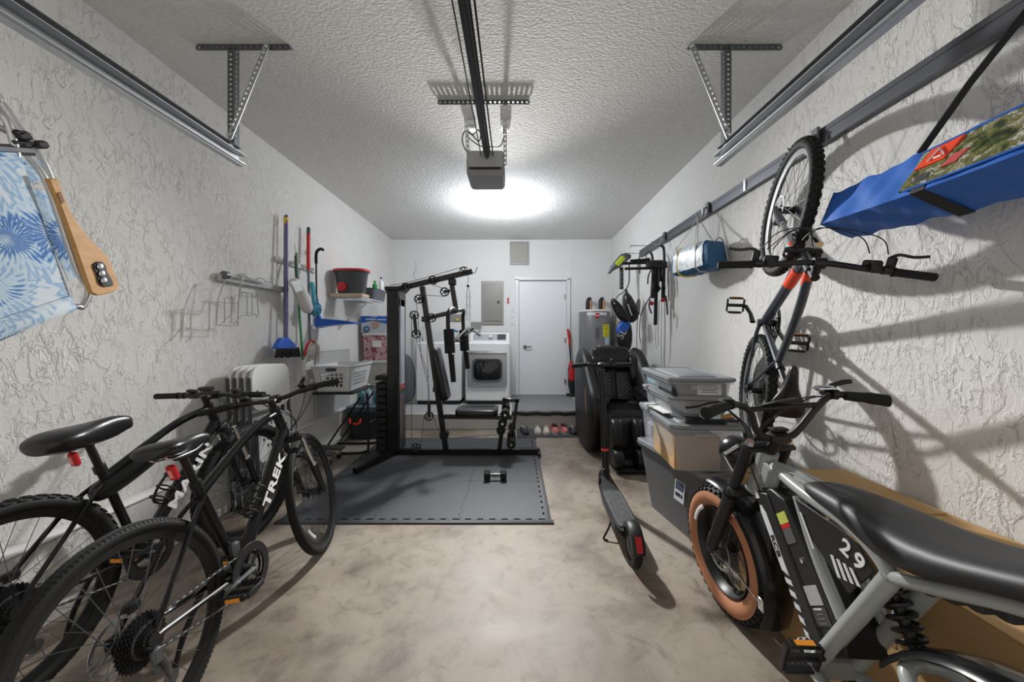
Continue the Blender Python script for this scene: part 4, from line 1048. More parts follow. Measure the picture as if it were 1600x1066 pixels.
m_ = MB(); m_.box(sbot + (stop - sbot) * .06, (.055, .065, .09), ch=.014); m_.build('folding_hinge', BLKP, so)
MB().cyl(sbot + (stop - sbot) * .25, sbot + (stop - sbot) * .27, .0275).build('trim_ring', ORNG, so)
m_ = MB(T(stop) @ RZ(.02) @ RY(.03)); m_.tube([(-.235, -.02, -.015), (-.12, -.005, 0), (.12, -.005, 0), (.235, -.02, .012)], .0125, 10); m_.box((0, -.015, .0), (.06, .07, .045), ch=.014); ho = m_.build('handlebar', BLKM, sc)
for s_ in (-1, 1):
    g = MB(T(stop) @ RZ(.02) @ RY(.03)); e0 = V((s_ * .12, -.007, 0)); e1 = V((s_ * .238, -.02, -.015 if s_ < 0 else .012))
    g.tube([e0, e1], .0165, 12).cyl(e0, e0 + (e1 - e0) * .06, .020); g.build('grip', GRIP, ho)
MB(T(stop) @ RY(.03)).tube(cr([(-.10, 0, -.002), (-.12, .04, -.01), (-.19, .04, -.02)], 4), .006, 6).box((-.095, .01, 0), (.03, .035, .03), ch=.006).build('brake_lever', BLKM, ho)
MB(T(stop)).tube([(.075, -.01, .01), (.075, -.02, .035), (.085, -.02, .042)], [.008, .008, .012], 8).build('bell', BLKP, ho)
m_ = MB(); m_.tube(cr([stop + V((-.10, .01, -.005)), stop + V((-.08, .05, -.06)), stop + V((-.01, .035, -.16)), stop.lerp(sbot, .4) + V((0, .03, 0)), stop.lerp(sbot, .92) + V((.0, .035, 0))], 6), .003, 5); m_.build('cable', BLKP, so)
MB().tube(cr([(sx_(2.32) - .06, 2.32, .10), (sx_(2.3) - .085, 2.29, .06), (sx_(2.3) - .12, 2.27, .010), (sx_(2.3) - .10, 2.25, .008)], 4), .007, 6).build('kickstand', BLKM, sc)
MB().box((sx_(2.78) - .035, 2.78, .11), (.014, .05, .035), ch=.004).build('charge_port', BLKP, sc)

# ------------------------------------------------------------------ gym floor mat of interlocking tiles
gm = thing('gym_mat', 'dark grey interlocking foam tile mat under the home gym', 'exercise mat', (-.69, 3.45, 0))
GX, GY = [-1.59 + .60 * i for i in range(4)], [2.50 + .645 * i for i in range(4)]
def teeth(a, b, n, amp, phase):
    """jigsaw edge from a to b"""
    out = []; a, b = V((*a, 0)), V((*b, 0)); d = (b - a); L_ = d.length; d.normalize(); p = V((-d.y, d.x, 0))
    st_ = L_ / n
    for k_ in range(n):
        c = a + d * (st_ * (k_ + .5)); s_ = 1 if (k_ + phase) % 2 else -1
        out += [c - d * st_ * .42 + p * s_ * amp, c + d * st_ * .42 + p * s_ * amp]
    return [(q.x, q.y) for q in out]
for i in range(3):
    for j in range(3):
        x0, x1, y0, y1 = GX[i], GX[i + 1], GY[j], GY[j + 1]; g = .0012
        poly = teeth((x0 + g, y0 + g), (x1 - g, y0 + g), 14, .008, 0) + teeth((x1 - g, y0 + g), (x1 - g, y1 - g), 14, .008, 0) + teeth((x1 - g, y1 - g), (x0 + g, y1 - g), 14, .008, 0) + teeth((x0 + g, y1 - g), (x0 + g, y0 + g), 14, .008, 0)
        cl = lambda q: V((min(max(q[0], x0 + .014), x1 - .014), min(max(q[1], y0 + .014), y1 - .014), 0))
        m_ = MB(); z_ = V((0, 0, .0128)); m_.loft([[cl(q) + z_ for q in poly], [V((*q, .0128)) for q in poly], [V((*q, .0008)) for q in poly]], cap=False)
        m_.add([(x0 + .014, y0 + .014, .0128), (x1 - .014, y0 + .014, .0128), (x1 - .014, y1 - .014, .0128), (x0 + .014, y1 - .014, .0128)], [(0, 1, 2, 3)])
        m_.build('foam_tile', FOAM, gm, smooth=0)
for nm, (c, sz) in {'a': ((-.69, 2.475, .0065), (1.92, .042, .012)), 'b': ((-.69, 4.455, .0065), (1.92, .034, .012)), 'c': ((-1.615, 3.467, .0065), (.042, 1.94, .012)), 'd': ((.235, 3.467, .0065), (.042, 1.94, .012))}.items():
    MB().box(c, sz, ch=.002).build('edge_strip', FOAM, gm)

# ------------------------------------------------------------------ home gym
GYY = 3.86
def G(px, py, dy=0.0): return V(((px - 804) / 145.1, GYY + dy, 1.30 + (523 - py) / 145.1))
hg = thing('home_gym', 'black cable home gym with weight tower standing on the foam mat', 'exercise machine', (-.7, 3.86, .013))
FM = BLK
m_ = MB(); m_.box((-.50, GYY, .045), (1.54, .06, .055), ch=.004); m_.build('base_beam', FM, hg)
m_ = MB(); m_.tube([(-1.27, GYY, .045), (-1.47, 3.30, .045)], .036, 4); m_.tube([(-1.27, GYY, .045), (-1.45, 4.36, .045)], .036, 4); m_.build('foot_beam', FM, hg)
m_ = MB(); m_.box((.262, GYY, .036), (.03, .20, .035), ch=.004).build('foot_cap', BLKP, hg)
# tower: two posts and the shroud with its exercise chart
m_ = MB(); m_.box((-1.298, 3.94, .905), (.125, .26, 1.74), ch=.006); tw = m_.build('tower_shroud', BLK, hg)
m_ = MB(); m_.box((-1.298, 3.94, 1.79), (.16, .30, .045), ch=.008); m_.build('tower_cap', BLKM, tw)
ST = blotch_mat('exercise_chart', [(.42, (.55, .56, .60)), (.5, (.28, .29, .34)), (.56, (.62, .63, .66)), (.7, (.40, .41, .46))], 26, rough=.3, stretch=(1, 1, 1.8))
m_ = MB(); m_.box((-1.233, 3.93, 1.22), (.003, .17, .92)); m_.build('exercise_chart', ST, tw)
for k_, (z, h_) in enumerate(((1.645, .07), (.735, .05), (.45, .42))): 
    MB().box((-1.233, 3.93, z), (.003, .17, h_)).build('chart_band', (mat('chart_grey', (.35, .36, .4), .35), mat('chart_red', (.5, .08, .08), .4), mat('chart_dark', (.05, .03, .035), .3))[k_], tw)
MB().cyl((-1.228, 3.86, .05), (-1.228, 3.86, 1.72), .004, seg=6).build('guide_strip', CHROME, tw)
# weight stack: each plate its own piece, the plates mirror the photo's ribbed edge
for k_ in range(10):
    MB().box((-1.425, 3.94, .085 + k_ * .074), (.115, .24, .068), ch=.008).build('weight_plate', BLKP, hg)
MB().box((-1.425, 3.94, .835), (.13, .24, .05), ch=.008).build('top_plate', BLKP, hg)
# beams
def beam(a, b, w=.03, name='beam', m=FM, dy=0): return MB().tube([a, b], w * 1.2, 4, up=(0, 1, 0)).build(name, m, hg)
def sbeam(a, b, w, d_, name):
    a, b = V(a), V(b); dr = (b - a).normalized(); y = V((0, 1, 0)); n_ = dr.cross(y)
    return MB().box((a + b) / 2, ((b - a).length, d_, w), frame(dr, y, n_), ch=.005).build(name, FM, hg)
sbeam(G(604, 456), G(738, 424), .055, .055, 'top_boom')
sbeam(G(660, 448), G(697, 704), .055, .055, 'main_upright')
sbeam(G(704, 431), G(713, 487), .05, .05, 'arm_hanger')
MB().box(G(707, 441), (.08, .075, .07), ch=.01).build('pivot_bracket', FM, hg)
sbeam(G(662, 499), G(714, 486), .045, .05, 'press_link')
MB().box(G(664, 499), (.06, .075, .06), ch=.006).build('pivot_bracket', FM, hg)
sbeam(G(694, 651), G(800, 652), .045, .05, 'seat_beam')
MB().tube(cr([G(737, 424), G(741, 427), G(744, 422), G(746, 418)], 3), .006, 6).build('hook', CHROME, hg)
# press arms with foam
for dy, px0, dx in ((-.26, 709, 0), (.26, 720, 0)):
    pts = [G(713, 486), G(px0 + 1, 484, dy * .6), G(px0 - 2, 496, dy), G(px0, 540, dy), G(px0 + 5, 590 if dy < 0 else 578, dy)]
    po = MB().tube(cr(pts, 5), .021, 12).build('press_arm', BLKM, hg)
    MB().tube([G(px0 - 1, 515, dy), G(px0 + 1, 550, dy)], [.052, .052], 16).build('foam_roller', GRIP, po)
    MB().tube([G(px0 + 3, 552, dy), G(px0 + 6, 592 if dy < 0 else 580, dy)], .026, 12).build('hand_grip', GRIP, po)
MB().tube([G(709, 533, -.28), G(719, 533, .28)], .014, 8).build('cross_tube', BLKM, hg)
# pads
def pad(cpt, u_, L_, w, th, name):
    u_ = V(u_).normalized(); y = V((0, 1, 0)); n_ = y.cross(u_)
    rg = []
    for t_, s_ in ((-.5, .72), (-.47, .90), (-.38, 1), (.38, 1), (.47, .90), (.5, .72)):
        rg.append([V(cpt) + u_ * t_ * L_ + y * q.x * (s_ if abs(t_) > .4 else 1) + n_ * q.y * (1 if abs(t_) < .48 else .8) for q in rrect(w, th, th * .42, 3)])
    return MB().loft(rg).build(name, LEATH, hg, smooth=60)
pad(G(689, 584), (G(681, 545) - G(698, 625)), .56, .26, .075, 'backrest')
MB().box(G(684, 590), (.05, .12, .30), RY(.13), ch=.004).build('pad_bracket', BLKM, hg)
pad(G(746, 642), (1, 0, 0), .44, .34, .07, 'seat')
# leg developer
sbeam(G(788, 640), G(780, 706), .045, .045, 'front_post')
sbeam(G(786, 624), G(811, 626), .04, .045, 'leg_arm')
sbeam(G(808, 624), G(799, 692), .035, .045, 'leg_arm')
sbeam(G(788, 622), G(786, 648), .04, .045, 'leg_arm')
for px, py in ((790, 642), (786, 655), (799, 686)):
    ro = MB().cyl(G(px, py, -.22), G(px, py, .22), .012).build('roller_bar', CHROME, hg)
    for s_ in (-1, 1): MB().tube([G(px, py, s_ * .055), G(px, py, s_ * .06), G(px, py, s_ * .20), G(px, py, s_ * .205)], [.035, .046, .046, .035], 18).build('foam_roller', GRIP, ro)
# pulleys
def pulley(px, py, dy=-.045, rr_=.048):
    c = G(px, py, dy); m_ = MB(T(c))
    m_.ring([(-.010, -.011), (0, -.011), (-.003, 0), (0, .011), (-.010, .011)], 28, Rad=rr_)
    m_.cyl((0, -.013, 0), (0, .013, 0), .013)
    for k_ in range(5):
        a = 2 * PI * k_ / 5; m_.tube([(0, 0, 0), ((rr_ - .008) * math.cos(a), 0, (rr_ - .008) * math.sin(a))], .005, 6)
    o = m_.build('pulley', BLKP, hg)
    MB().cyl(c + V((0, -.016, 0)), c + V((0, .02, 0)), .006, seg=6).build('axle_bolt', DSTEEL, o)
PUL = [(636, 450), (678, 439), (726, 425), (656, 468), (696, 457), (676, 497), (649, 493), (652, 522), (672, 649), (652, 698), (695, 679), (783, 671)]
for p in PUL: pulley(*p)
for a_, b_ in (((649, 493), (652, 522)), ((672, 630), (672, 649)), ((656, 468), (663, 466)), ((696, 457), (704, 455)), ((676, 497), (668, 499))):
    for dy in (-.062, -.028): MB().tube([G(*a_, dy), G(*b_, dy)], .013, 6, flat=.3, up=(0, 1, 0)).build('pulley_plate', BLKM, hg)
for pq in (((783, 671), .045), ((695, 679), .045), ((800, 667), .04)):
    MB().cyl(G(*pq[0], -.03), G(*pq[0], .03), pq[1]).build('pivot_disc', BLKM, hg)
CB = mat('coated_cable', (.12, .12, .125), .4)
for path in ([(612, 447), (636, 443), (678, 432), (726, 418), (732, 432)], [(645, 494), (645, 640), (645, 700)], [(652, 468), (660, 560), (672, 605), (672, 640)], [(656, 461), (696, 464)], [(678, 446), (692, 451)], [(652, 529), (672, 590)],
             [(669, 530), (671, 640)], [(664, 650), (659, 700)], [(679, 652), (690, 680)], [(700, 684), (783, 677)], [(683, 497), (707, 487)]):
    MB().tube([G(*q, -.045) for q in path], .0034, 6).build('cable', CB, hg)
# chain and chrome handle at the end of the boom
c0 = G(732, 432)
MB().ball(G(732, 447, -.03), .016).build('cable_stop', BLKP, hg)
MB().tube([G(732, 430, -.03), G(732, 450, -.03)], .003, 6).build('cable', CB, hg)
for j_, (xx, n_) in enumerate(((730, 8), (734.5, 8))):
    for k_ in range(n_):
        z = G(732, 452 + k_ * 6.6, -.03); z.x = G(xx, 0).x if k_ else z.x
        mt = T(z) @ (RZ(PI / 2) if k_ % 2 else I4); m2_ = MB(mt); m2_.tube([(.009 * math.cos(a), 0, .021 * math.sin(a)) for a in [2 * PI * q / 12 for q in range(12)]], .0028, 5, closed=True); m2_.build('chain_link', DSTEEL, hg)
def chrome_handle(a, b): 
    o = MB().tube([a, b], .012, 10).build('handle_bar', CHROME, hg)
    MB().tube([a, V(a).lerp(V(b), .35)], .018, 12).build('hand_grip', GPLAS if False else CHROME, o)
chrome_handle(G(715, 530, -.12), G(732, 512, -.02)); chrome_handle(G(750, 524, .06), G(732, 512, -.02)); chrome_handle(G(742, 512, -.10), G(728, 524, -.02))

# ------------------------------------------------------------------ dumbbell
db = thing('dumbbell', 'single black hex dumbbell lying on the foam mat', 'dumbbell', (-.17, 3.17, .013))
for s_ in (-1, 1): MB(T(-.17 + s_ * .072, 3.17, .058) @ RY(PI / 2)).lathe([(.034, -.027), (.044, -.020), (.044, .020), (.034, .027)], 6, RZ(0)).build('head', GRIP, db, smooth=20)
MB().tube([(-.24, 3.17, .058), (-.19, 3.17, .058), (-.17, 3.17, .058), (-.15, 3.17, .058), (-.10, 3.17, .058)], [.013, .014, .017, .014, .013], 12).build('handle', DSTEEL, db)

# ------------------------------------------------------------------ laundry corner
def PX(px, py, x):
    """surveyed point on the plane x = const"""
    d = x * F / (px - 804)
    return V((x, d, CAMZ + (523 - py) * d / F))
YF = 5.50
wa = thing('washing_machine', 'white top loading washing machine on the landing behind the gym', 'washing machine', (-1.17, 5.85, ZS))
MB().box((-1.17, 5.85, ZS + .51), (.70, .70, .90), ch=.018).build('cabinet', WHITE, wa)
MB().box((-1.17, 5.86, ZS + .03), (.66, .64, .06)).build('plinth', BLKP, wa)
MB().box((-1.17, 5.79, ZS + .965), (.66, .50, .025), ch=.01).build('lid', mat('washer_lid', (.55, .57, .6), .2), wa)
m_ = MB(); m_.loft([[V((x, 6.03, ZS + .96)), V((x, 6.20, ZS + .96)), V((x, 6.20, ZS + 1.12)), V((x, 6.12, ZS + 1.12))] for x in (-1.515, -.825)]); cn = m_.build('control_console', GPLAS, wa, bev=.008)
MB(T(-1.10, 6.068, ZS + 1.045) @ RX(PI / 2 - .3)).lathe([(.036, 0), (.034, .022), (.03, .026)], 20).build('dial', CHROME, cn)
dr = thing('clothes_dryer', 'white front loading dryer with dark window beside the inner door', 'clothes dryer', (-.415, 5.85, ZS))
MB().box((-.415, 5.86, ZS + .51), (.685, .72, .90), ch=.02).build('cabinet', WHITE, dr)
MB().box((-.415, 5.87, ZS + .03), (.64, .66, .06)).build('plinth', BLKP, dr)
m_ = MB(); m_.loft([[V((x, 5.98, ZS + .955)), V((x, 6.20, ZS + .955)), V((x, 6.20, ZS + 1.11)), V((x, 6.09, ZS + 1.11))] for x in (-.745, -.085)]); cn = m_.build('control_console', WHITE, dr, bev=.012)
m_ = MB(); m_.loft([[V((x, 5.995, ZS + .985)), V((x, 6.0, ZS + .985)), V((x, 6.075, ZS + 1.09)), V((x, 6.070, ZS + 1.09))] for x in (-.70, -.13)]); m_.build('control_panel', mat('silver_panel', (.42, .43, .45), .3, .4), cn)
m_ = MB(); m_.loft([[V((x, 5.998, ZS + .995)), V((x, 6.0, ZS + .995)), V((x, 6.062, ZS + 1.085)), V((x, 6.055, ZS + 1.085))] for x in (-.29, -.15)]); m_.build('display', BLKP, cn)
MB(T(-.40, 6.022, ZS + 1.04) @ RX(PI / 2 - .6)).lathe([(.034, 0), (.032, .03), (.028, .034)], 20).build('dial', CHROME, cn)
dm = MB(T(-.42, 5.49, .775)); 
def rr3(w, h, r, y): return [V((q.x, y, q.y)) for q in rrect(w, h, r, 5)]
dm.loft([rr3(.60, .56, .05, .012), rr3(.60, .56, .05, -.012), rr3(.585, .545, .045, -.022)]); do = dm.build('door', mat('door_silver', (.40, .41, .43), .3, .5), dr)
dm = MB(T(-.42, 5.49, .755)); dm.loft([rr3(.47, .37, .09, -.02), rr3(.45, .35, .085, -.034), rr3(.40, .30, .08, -.028)]); dm.build('window_ring', DSTEEL, do)
dm = MB(T(-.42, 5.49, .755)); dm.loft([rr3(.41, .31, .08, -.030), rr3(.38, .28, .075, -.038)]); dm.build('window_glass', mat('dark_glass', (.012, .014, .016), .08), do)
MB().box((-.42, 5.462, 1.032), (.58, .014, .035), ch=.005).build('door_handle', CHROME, do)
t = tag(MB().cyl((-1.62, 5.9, 1.40), (-1.62, 5.9, 1.41), .01).tube(cr([(-1.60, 6.35, 1.45), (-1.64, 6.25, 1.36), (-1.60, 6.22, 1.22), (-1.54, 6.25, 1.13), (-1.50, 6.3, 1.05)], 5), .014, 8).build('washer_hose', GPLAS), 'grey corrugated hose looping down behind the washing machine', 'hose')

# water heater
wh = thing('water_heater', 'tall grey cylindrical water heater behind the massage chair', 'water heater', (1.37, 6.14, ZS))
HG = mat('heater_grey', (.20, .20, .21), .32, .2, var=.03)
MB(T(1.37, 6.14, 0)).lathe([(.255, ZS), (.265, ZS + .02), (.265, 1.68), (.258, 1.70)], 40).build('tank', HG, wh)
MB(T(1.37, 6.14, 0)).lathe([(.27, 1.685), (.272, 1.70), (.26, 1.715), (.05, 1.72)], 40).build('top_cap', WPLAS, wh)
def on_tank(x0, x1, z0, z1, m, nm, lift=.004):
    a0 = math.asin((x0 - 1.37) / .265); a1 = math.asin((x1 - 1.37) / .265); rg = []
    for k_ in range(7):
        a = a0 + (a1 - a0) * k_ / 6; q = lambda r, z: V((1.37 + r * math.sin(a), 6.14 - r * math.cos(a), z))
        rg.append([q(.262, z0), q(.265 + lift, z0), q(.265 + lift, z1), q(.262, z1)])
    return MB().loft(rg).build(nm, m, wh)
on_tank(1.20, 1.52, 1.62, 1.665, mat('pale_badge', (.62, .70, .72), .4), 'badge')
MB(T(1.355, 5.868, 1.615) @ RX(PI / 2)).lathe([(.042, 0), (.042, .008), (.036, .012)], 24).build('round_badge', RED, wh)
text('Rheem', .03, WTXT, wh, T(1.355, 5.855, 1.613) @ RX(PI / 2), 'brand_lettering', bold=.0006)
ap = on_tank(1.315, 1.395, 1.235, 1.44, HG, 'access_panel', .012)
on_tank(1.33, 1.38, 1.26, 1.41, DSTEEL, 'access_cover', .018)
on_tank(1.455, 1.575, 1.265, 1.465, mat('energy_label_yellow', (.82, .72, .02), .5), 'energy_label')
for k_ in range(5): on_tank(1.47, 1.56 - .02 * (k_ % 2), 1.29 + k_ * .035, 1.296 + k_ * .035, BLKP, 'label_line', .006)
on_tank(1.49, 1.575, 1.13, 1.255, mat('energy_label_blue', (.55, .68, .74), .5), 'data_label')
MB(T(1.385, 5.875, 1.10) @ RX(PI / 2)).lathe([(.02, 0), (.02, .03), (.012, .04)], 14).build('drain_valve', WPLAS, wh)
COP = mat('copper_pipe', (.48, .25, .12), .4, .5)
for k_, x in enumerate((1.25, 1.47)):
    t = tag(MB().tube(cr([(x, 6.12, 1.70), (x, 6.12, 1.83), (x + .02, 6.15, 1.90), (x + .06, 6.25, 1.92), (x + .06, 6.40, 1.90)], 5), .034, 12).build('pipe_insulation', BLKP), ['left black insulated pipe elbow on top of the water heater', 'right black insulated pipe elbow on top of the water heater'][k_], 'pipe', 'water heater pipe elbows')
    MB().tube([(x + .045, 6.09, 1.70), (x + .045, 6.09, 1.88)], .022, 10).build('copper_pipe', COP, t)

# stick vacuum
va = thing('stick_vacuum', 'red and black stick vacuum leaning between inner door and water heater', 'vacuum cleaner', (1.00, 6.30, ZS))
MB().box((1.00, 6.24, ZS + .03), (.20, .10, .05), ch=.014).build('floor_head', BLKP, va)
MB().tube([(1.01, 6.27, ZS + .05), (1.005, 6.29, .42), (1.00, 6.31, .70), (.995, 6.33, .80)], [.04, .07, .062, .03], 14).build('dust_canister', BLKP, va)
MB().tube([(1.005, 6.285, .46), (1.002, 6.27, .60), (1.00, 6.31, .82)], [.05, .065, .035], 14).build('motor_body', RED, va)
MB().tube([(.995, 6.33, .80), (.975, 6.36, 1.12)], .013, 10).build('tube', BLKM, va)
MB().tube(cr([(.975, 6.36, 1.10), (.975, 6.37, 1.22), (.96, 6.38, 1.34), (.945, 6.38, 1.40)], 4), [.02] * 5 + [.026] * 4 + [.018] * 4, 10).build('handle', RED, va)

# carpet runner on the landing, dark mat below, shoes
t = tag(MB().box((.47, 5.66, ZS + .008), (1.02, 1.42, .014), ch=.003).build('carpet_runner', CARPET), 'grey carpet runner on the landing in front of the inner door', 'rug')
m_ = MB(); rg = []
for k_ in range(15):
    x = -.04 + k_ * .073; z = ZS + .004 + .006 * math.sin(k_ * 1.7)
    rg.append([V((x, YS - .014, z - .03)), V((x, YS - .006, z - .03)), V((x, YS + .05, z + .012)), V((x, YS + .05, z + .018)), V((x, YS - .012, z + .012))])
tag(m_.loft(rg).build('mat_edge', BLKP), 'thin black rubber mat edge hanging over the step nosing', 'rug')
tag(MB().box((.52, 4.70, .007), (.98, .36, .012), ch=.004).build('door_mat', DMAT), 'dark doormat on the floor below the step under the shoes', 'rug')
tag(MB().box((-1.05, 5.20, ZS + .003), (1.2, .5, .004)).build('floor_paper', mat('grey_vinyl_sheet', (.42, .42, .42), .5)), 'pale vinyl sheet on the landing in front of the laundry machines', 'rug')
def shoe(x, y, yaw, m, label, group, kind='clog', strap=None):
    s = thing('shoe', label, 'shoe', (x, y, .013), group); xf = T(x, y, .013) @ RZ(yaw)
    secs = [(-.13, .028, .030), (-.12, .036, .045), (-.06, .038, .05), (0, .04, .055), (.05, .047, .06), (.09, .046, .05), (.12, .034, .036), (.133, .015, .022)]
    rg = [[V((a * w, L_, z)) for a, z in ((-1, .0), (1, .0), (1.04, .016), (-1.04, .016))] for L_, w, h in secs]
    MB(xf).loft(rg).build('sole', WPLAS if kind == 'sneaker' else m, s)
    rg = []
    for L_, w, h in secs:
        hh = h + (.02 if kind == 'sneaker' and L_ < .0 else 0); ring = []
        for j in range(12):
            a = PI * j / 11; ring.append(V((math.cos(a) * w * .97, L_, .014 + math.sin(a) * hh)))
        rg.append(ring)
    u = MB(xf); u.loft(rg, closed=False); 
    for k_ in range(len(rg)): pass
    u.build('upper', m, s)
    MB(xf).loft([[V((math.cos(a) * .026, -.055 + math.sin(a) * .055, .068 + z + (.016 if kind == 'sneaker' else 0))) for a in [2 * PI * j / 14 for j in range(14)]] for z in (-.012, 0.0)]).build('opening', BLKP if kind != 'clog' or m is BLKP else mat('clog_lining', (.42, .38, .32), .7), s)
    if strap is not None:
        MB(xf).tube([(-.040, -.02, .05), (-.03, -.0, .085), (.03, .0, .085), (.040, -.02, .05)], .006, 6, flat=.5).build('strap', strap, s)
    if kind == 'sneaker':
        for k_ in range(3): MB(xf).tube([(-.022, .02 + k_ * .02, .073 - k_ * .004), (.022, .02 + k_ * .02, .073 - k_ * .004)], .003, 6).build('lace', strap or BLKP, s)
    return s
CREAM = mat('cream_foam', (.62, .56, .47), .7); CORAL = mat('coral_mesh', (.55, .16, .14), .7, bump=.3)
DK = mat('charcoal_foam', (.03, .03, .032), .7)
shoe(.125, 4.70, PI + .2, DK, 'black slip-on at the left end of the shoe row on the doormat', 'shoes on the doormat', strap=DSTEEL)
shoe(.305, 4.72, PI + .05, CREAM, 'left clog of the cream pair on the doormat', 'shoes on the doormat', strap=CREAM)
shoe(.42, 4.72, PI - .05, CREAM, 'right clog of the cream pair on the doormat', 'shoes on the doormat', strap=CREAM)
shoe(.535, 4.75, PI + .08, CORAL, 'left coral sneaker on the doormat', 'shoes on the doormat', 'sneaker', BLKP)
shoe(.655, 4.76, PI + .10, CORAL, 'right coral sneaker on the doormat', 'shoes on the doormat', 'sneaker', BLKP)
shoe(.765, 4.71, PI, DK, 'left black clog of the pair by the massage chair', 'shoes on the doormat', strap=DK)
shoe(.885, 4.71, PI - .1, DK, 'right black clog of the pair by the massage chair', 'shoes on the doormat', strap=DK)

# ------------------------------------------------------------------ massage chair
mc = thing('massage_chair', 'black leather massage chair with quilted back between scooter and storage bins', 'massage chair', (1.17, 4.05, 0))
CX = 1.17
def shell(s_):
    out = [(3.72, .30), (3.66, .48), (3.72, .66), (3.92, .80), (4.12, .98), (4.28, 1.10), (4.48, 1.14), (4.66, 1.04), (4.74, .80), (4.70, .45), (4.62, .12), (4.45, .03), (3.95, .03), (3.80, .12)]
    sm = [V((0, a, b)) for a, b in out]; c = V((0, 4.2, .55)); P_ = cr([(0, a, b) for a, b in out], 3, closed=True); rg = []
    for t_, sc_ in ((0, .80), (.03, .92), (.08, 1.0), (.13, .97), (.155, .86), (.165, .60)):
        rg.append([V((CX + s_ * (.235 + t_), c.y + (p.y - c.y) * sc_, c.z + (p.z - c.z) * (sc_ if p.z > .2 else 1 - (1 - sc_) * .3))) for p in P_])
    return MB().loft(rg).build('side_shell', BLKP, mc, smooth=70)
for s_ in (-1, 1): shell(s_)
MB().tube(cr([(CX - .392, 3.93, .72), (CX - .402, 3.88, .58), (CX - .398, 3.86, .45)], 5), [.004] + [.012] * 8 + [.011, .003], 8, flat=.4).build('trim_strip', mat('rose_gold', (.55, .33, .24), .3, .7), mc)
MB().box((CX, 4.15, .14), (.48, .85, .24), ch=.04).build('base', BLKP, mc)
def cushion(name, c, w, d_, h_, xf=I4, r=None, sub=1, m=LEATH):
    r = r or h_ * .4; rg = []
    for t_, q in ((-.5, .72), (-.46, .9), (-.3, 1), (0, 1.02), (.3, 1), (.46, .9), (.5, .72)):
        rg.append([V((t_ * w, p.x * q, p.y * q)) for p in rrect(d_, h_, min(r, h_ * .45, d_ * .45), 3)])
    return MB(T(c) @ xf).loft(rg).build(name, m, mc, sub=sub, smooth=80)
cushion('seat', (CX, 3.92, .44), .50, .52, .16)
cushion('backrest', (CX, 4.36, .78), .50, .17, .62, RX(-.30))
cushion('headrest', (CX - .02, 4.30, 1.045), .43, .15, .24, RX(-.25))
cushion('neck_roll', (CX - .02, 4.235, .945), .40, .10, .09, RX(-.25))
for s_ in (-1, 1):
    cushion('shoulder_wing', (CX + s_ * .235, 4.26, .88), .10, .24, .36, RX(-.25) @ RZ(s_ * -.2))
    cushion('arm_pad', (CX + s_ * .245, 3.90, .63), .12, .50, .11, RX(.12))
    # quilted pad
    q = cushion('quilted_panel', (CX + s_ * .125, 4.245, .70), .20, .05, .36, RX(-.30))
    m_ = MB(T(CX + s_ * .125, 4.215, .70) @ RX(-.30))
    for k_ in range(-5, 6):
        for sg in (-1, 1):
            pts = []
            for u_ in [i / 10 for i in range(11)]:
                x = -.09 + .18 * u_; z = k_ * .045 + sg * (x) * .9
                if abs(z) < .165: pts.append((x, -.003, z))
            if len(pts) > 1: m_.tube(pts, .0022, 4)
    m_.build('stitching', mat('grey_stitching', (.30, .30, .31), .6), q)
# foot rest: calf wells with three ridges
MB().box((CX - .0, 3.60, .26), (.46, .20, .40), ch=.05).build('footrest_back', BLKP, mc)
for k_, x in enumerate((-.20, 0, .20)):
    cushion('calf_ridge', (CX + x, 3.47, .34), .10 if x else .08, .22, .30)
    cushion('foot_ridge', (CX + x, 3.41, .14), .10 if x else .07, .26, .16)
for s_ in (-1, 1): cushion('calf_well', (CX + s_ * .10, 3.53, .32), .12, .12, .30); cushion('foot_well', (CX + s_ * .10, 3.47, .08), .13, .24, .09)
MB().box((CX, 3.45, .035), (.46, .30, .03), ch=.012).build('foot_plate', BLKP, mc)

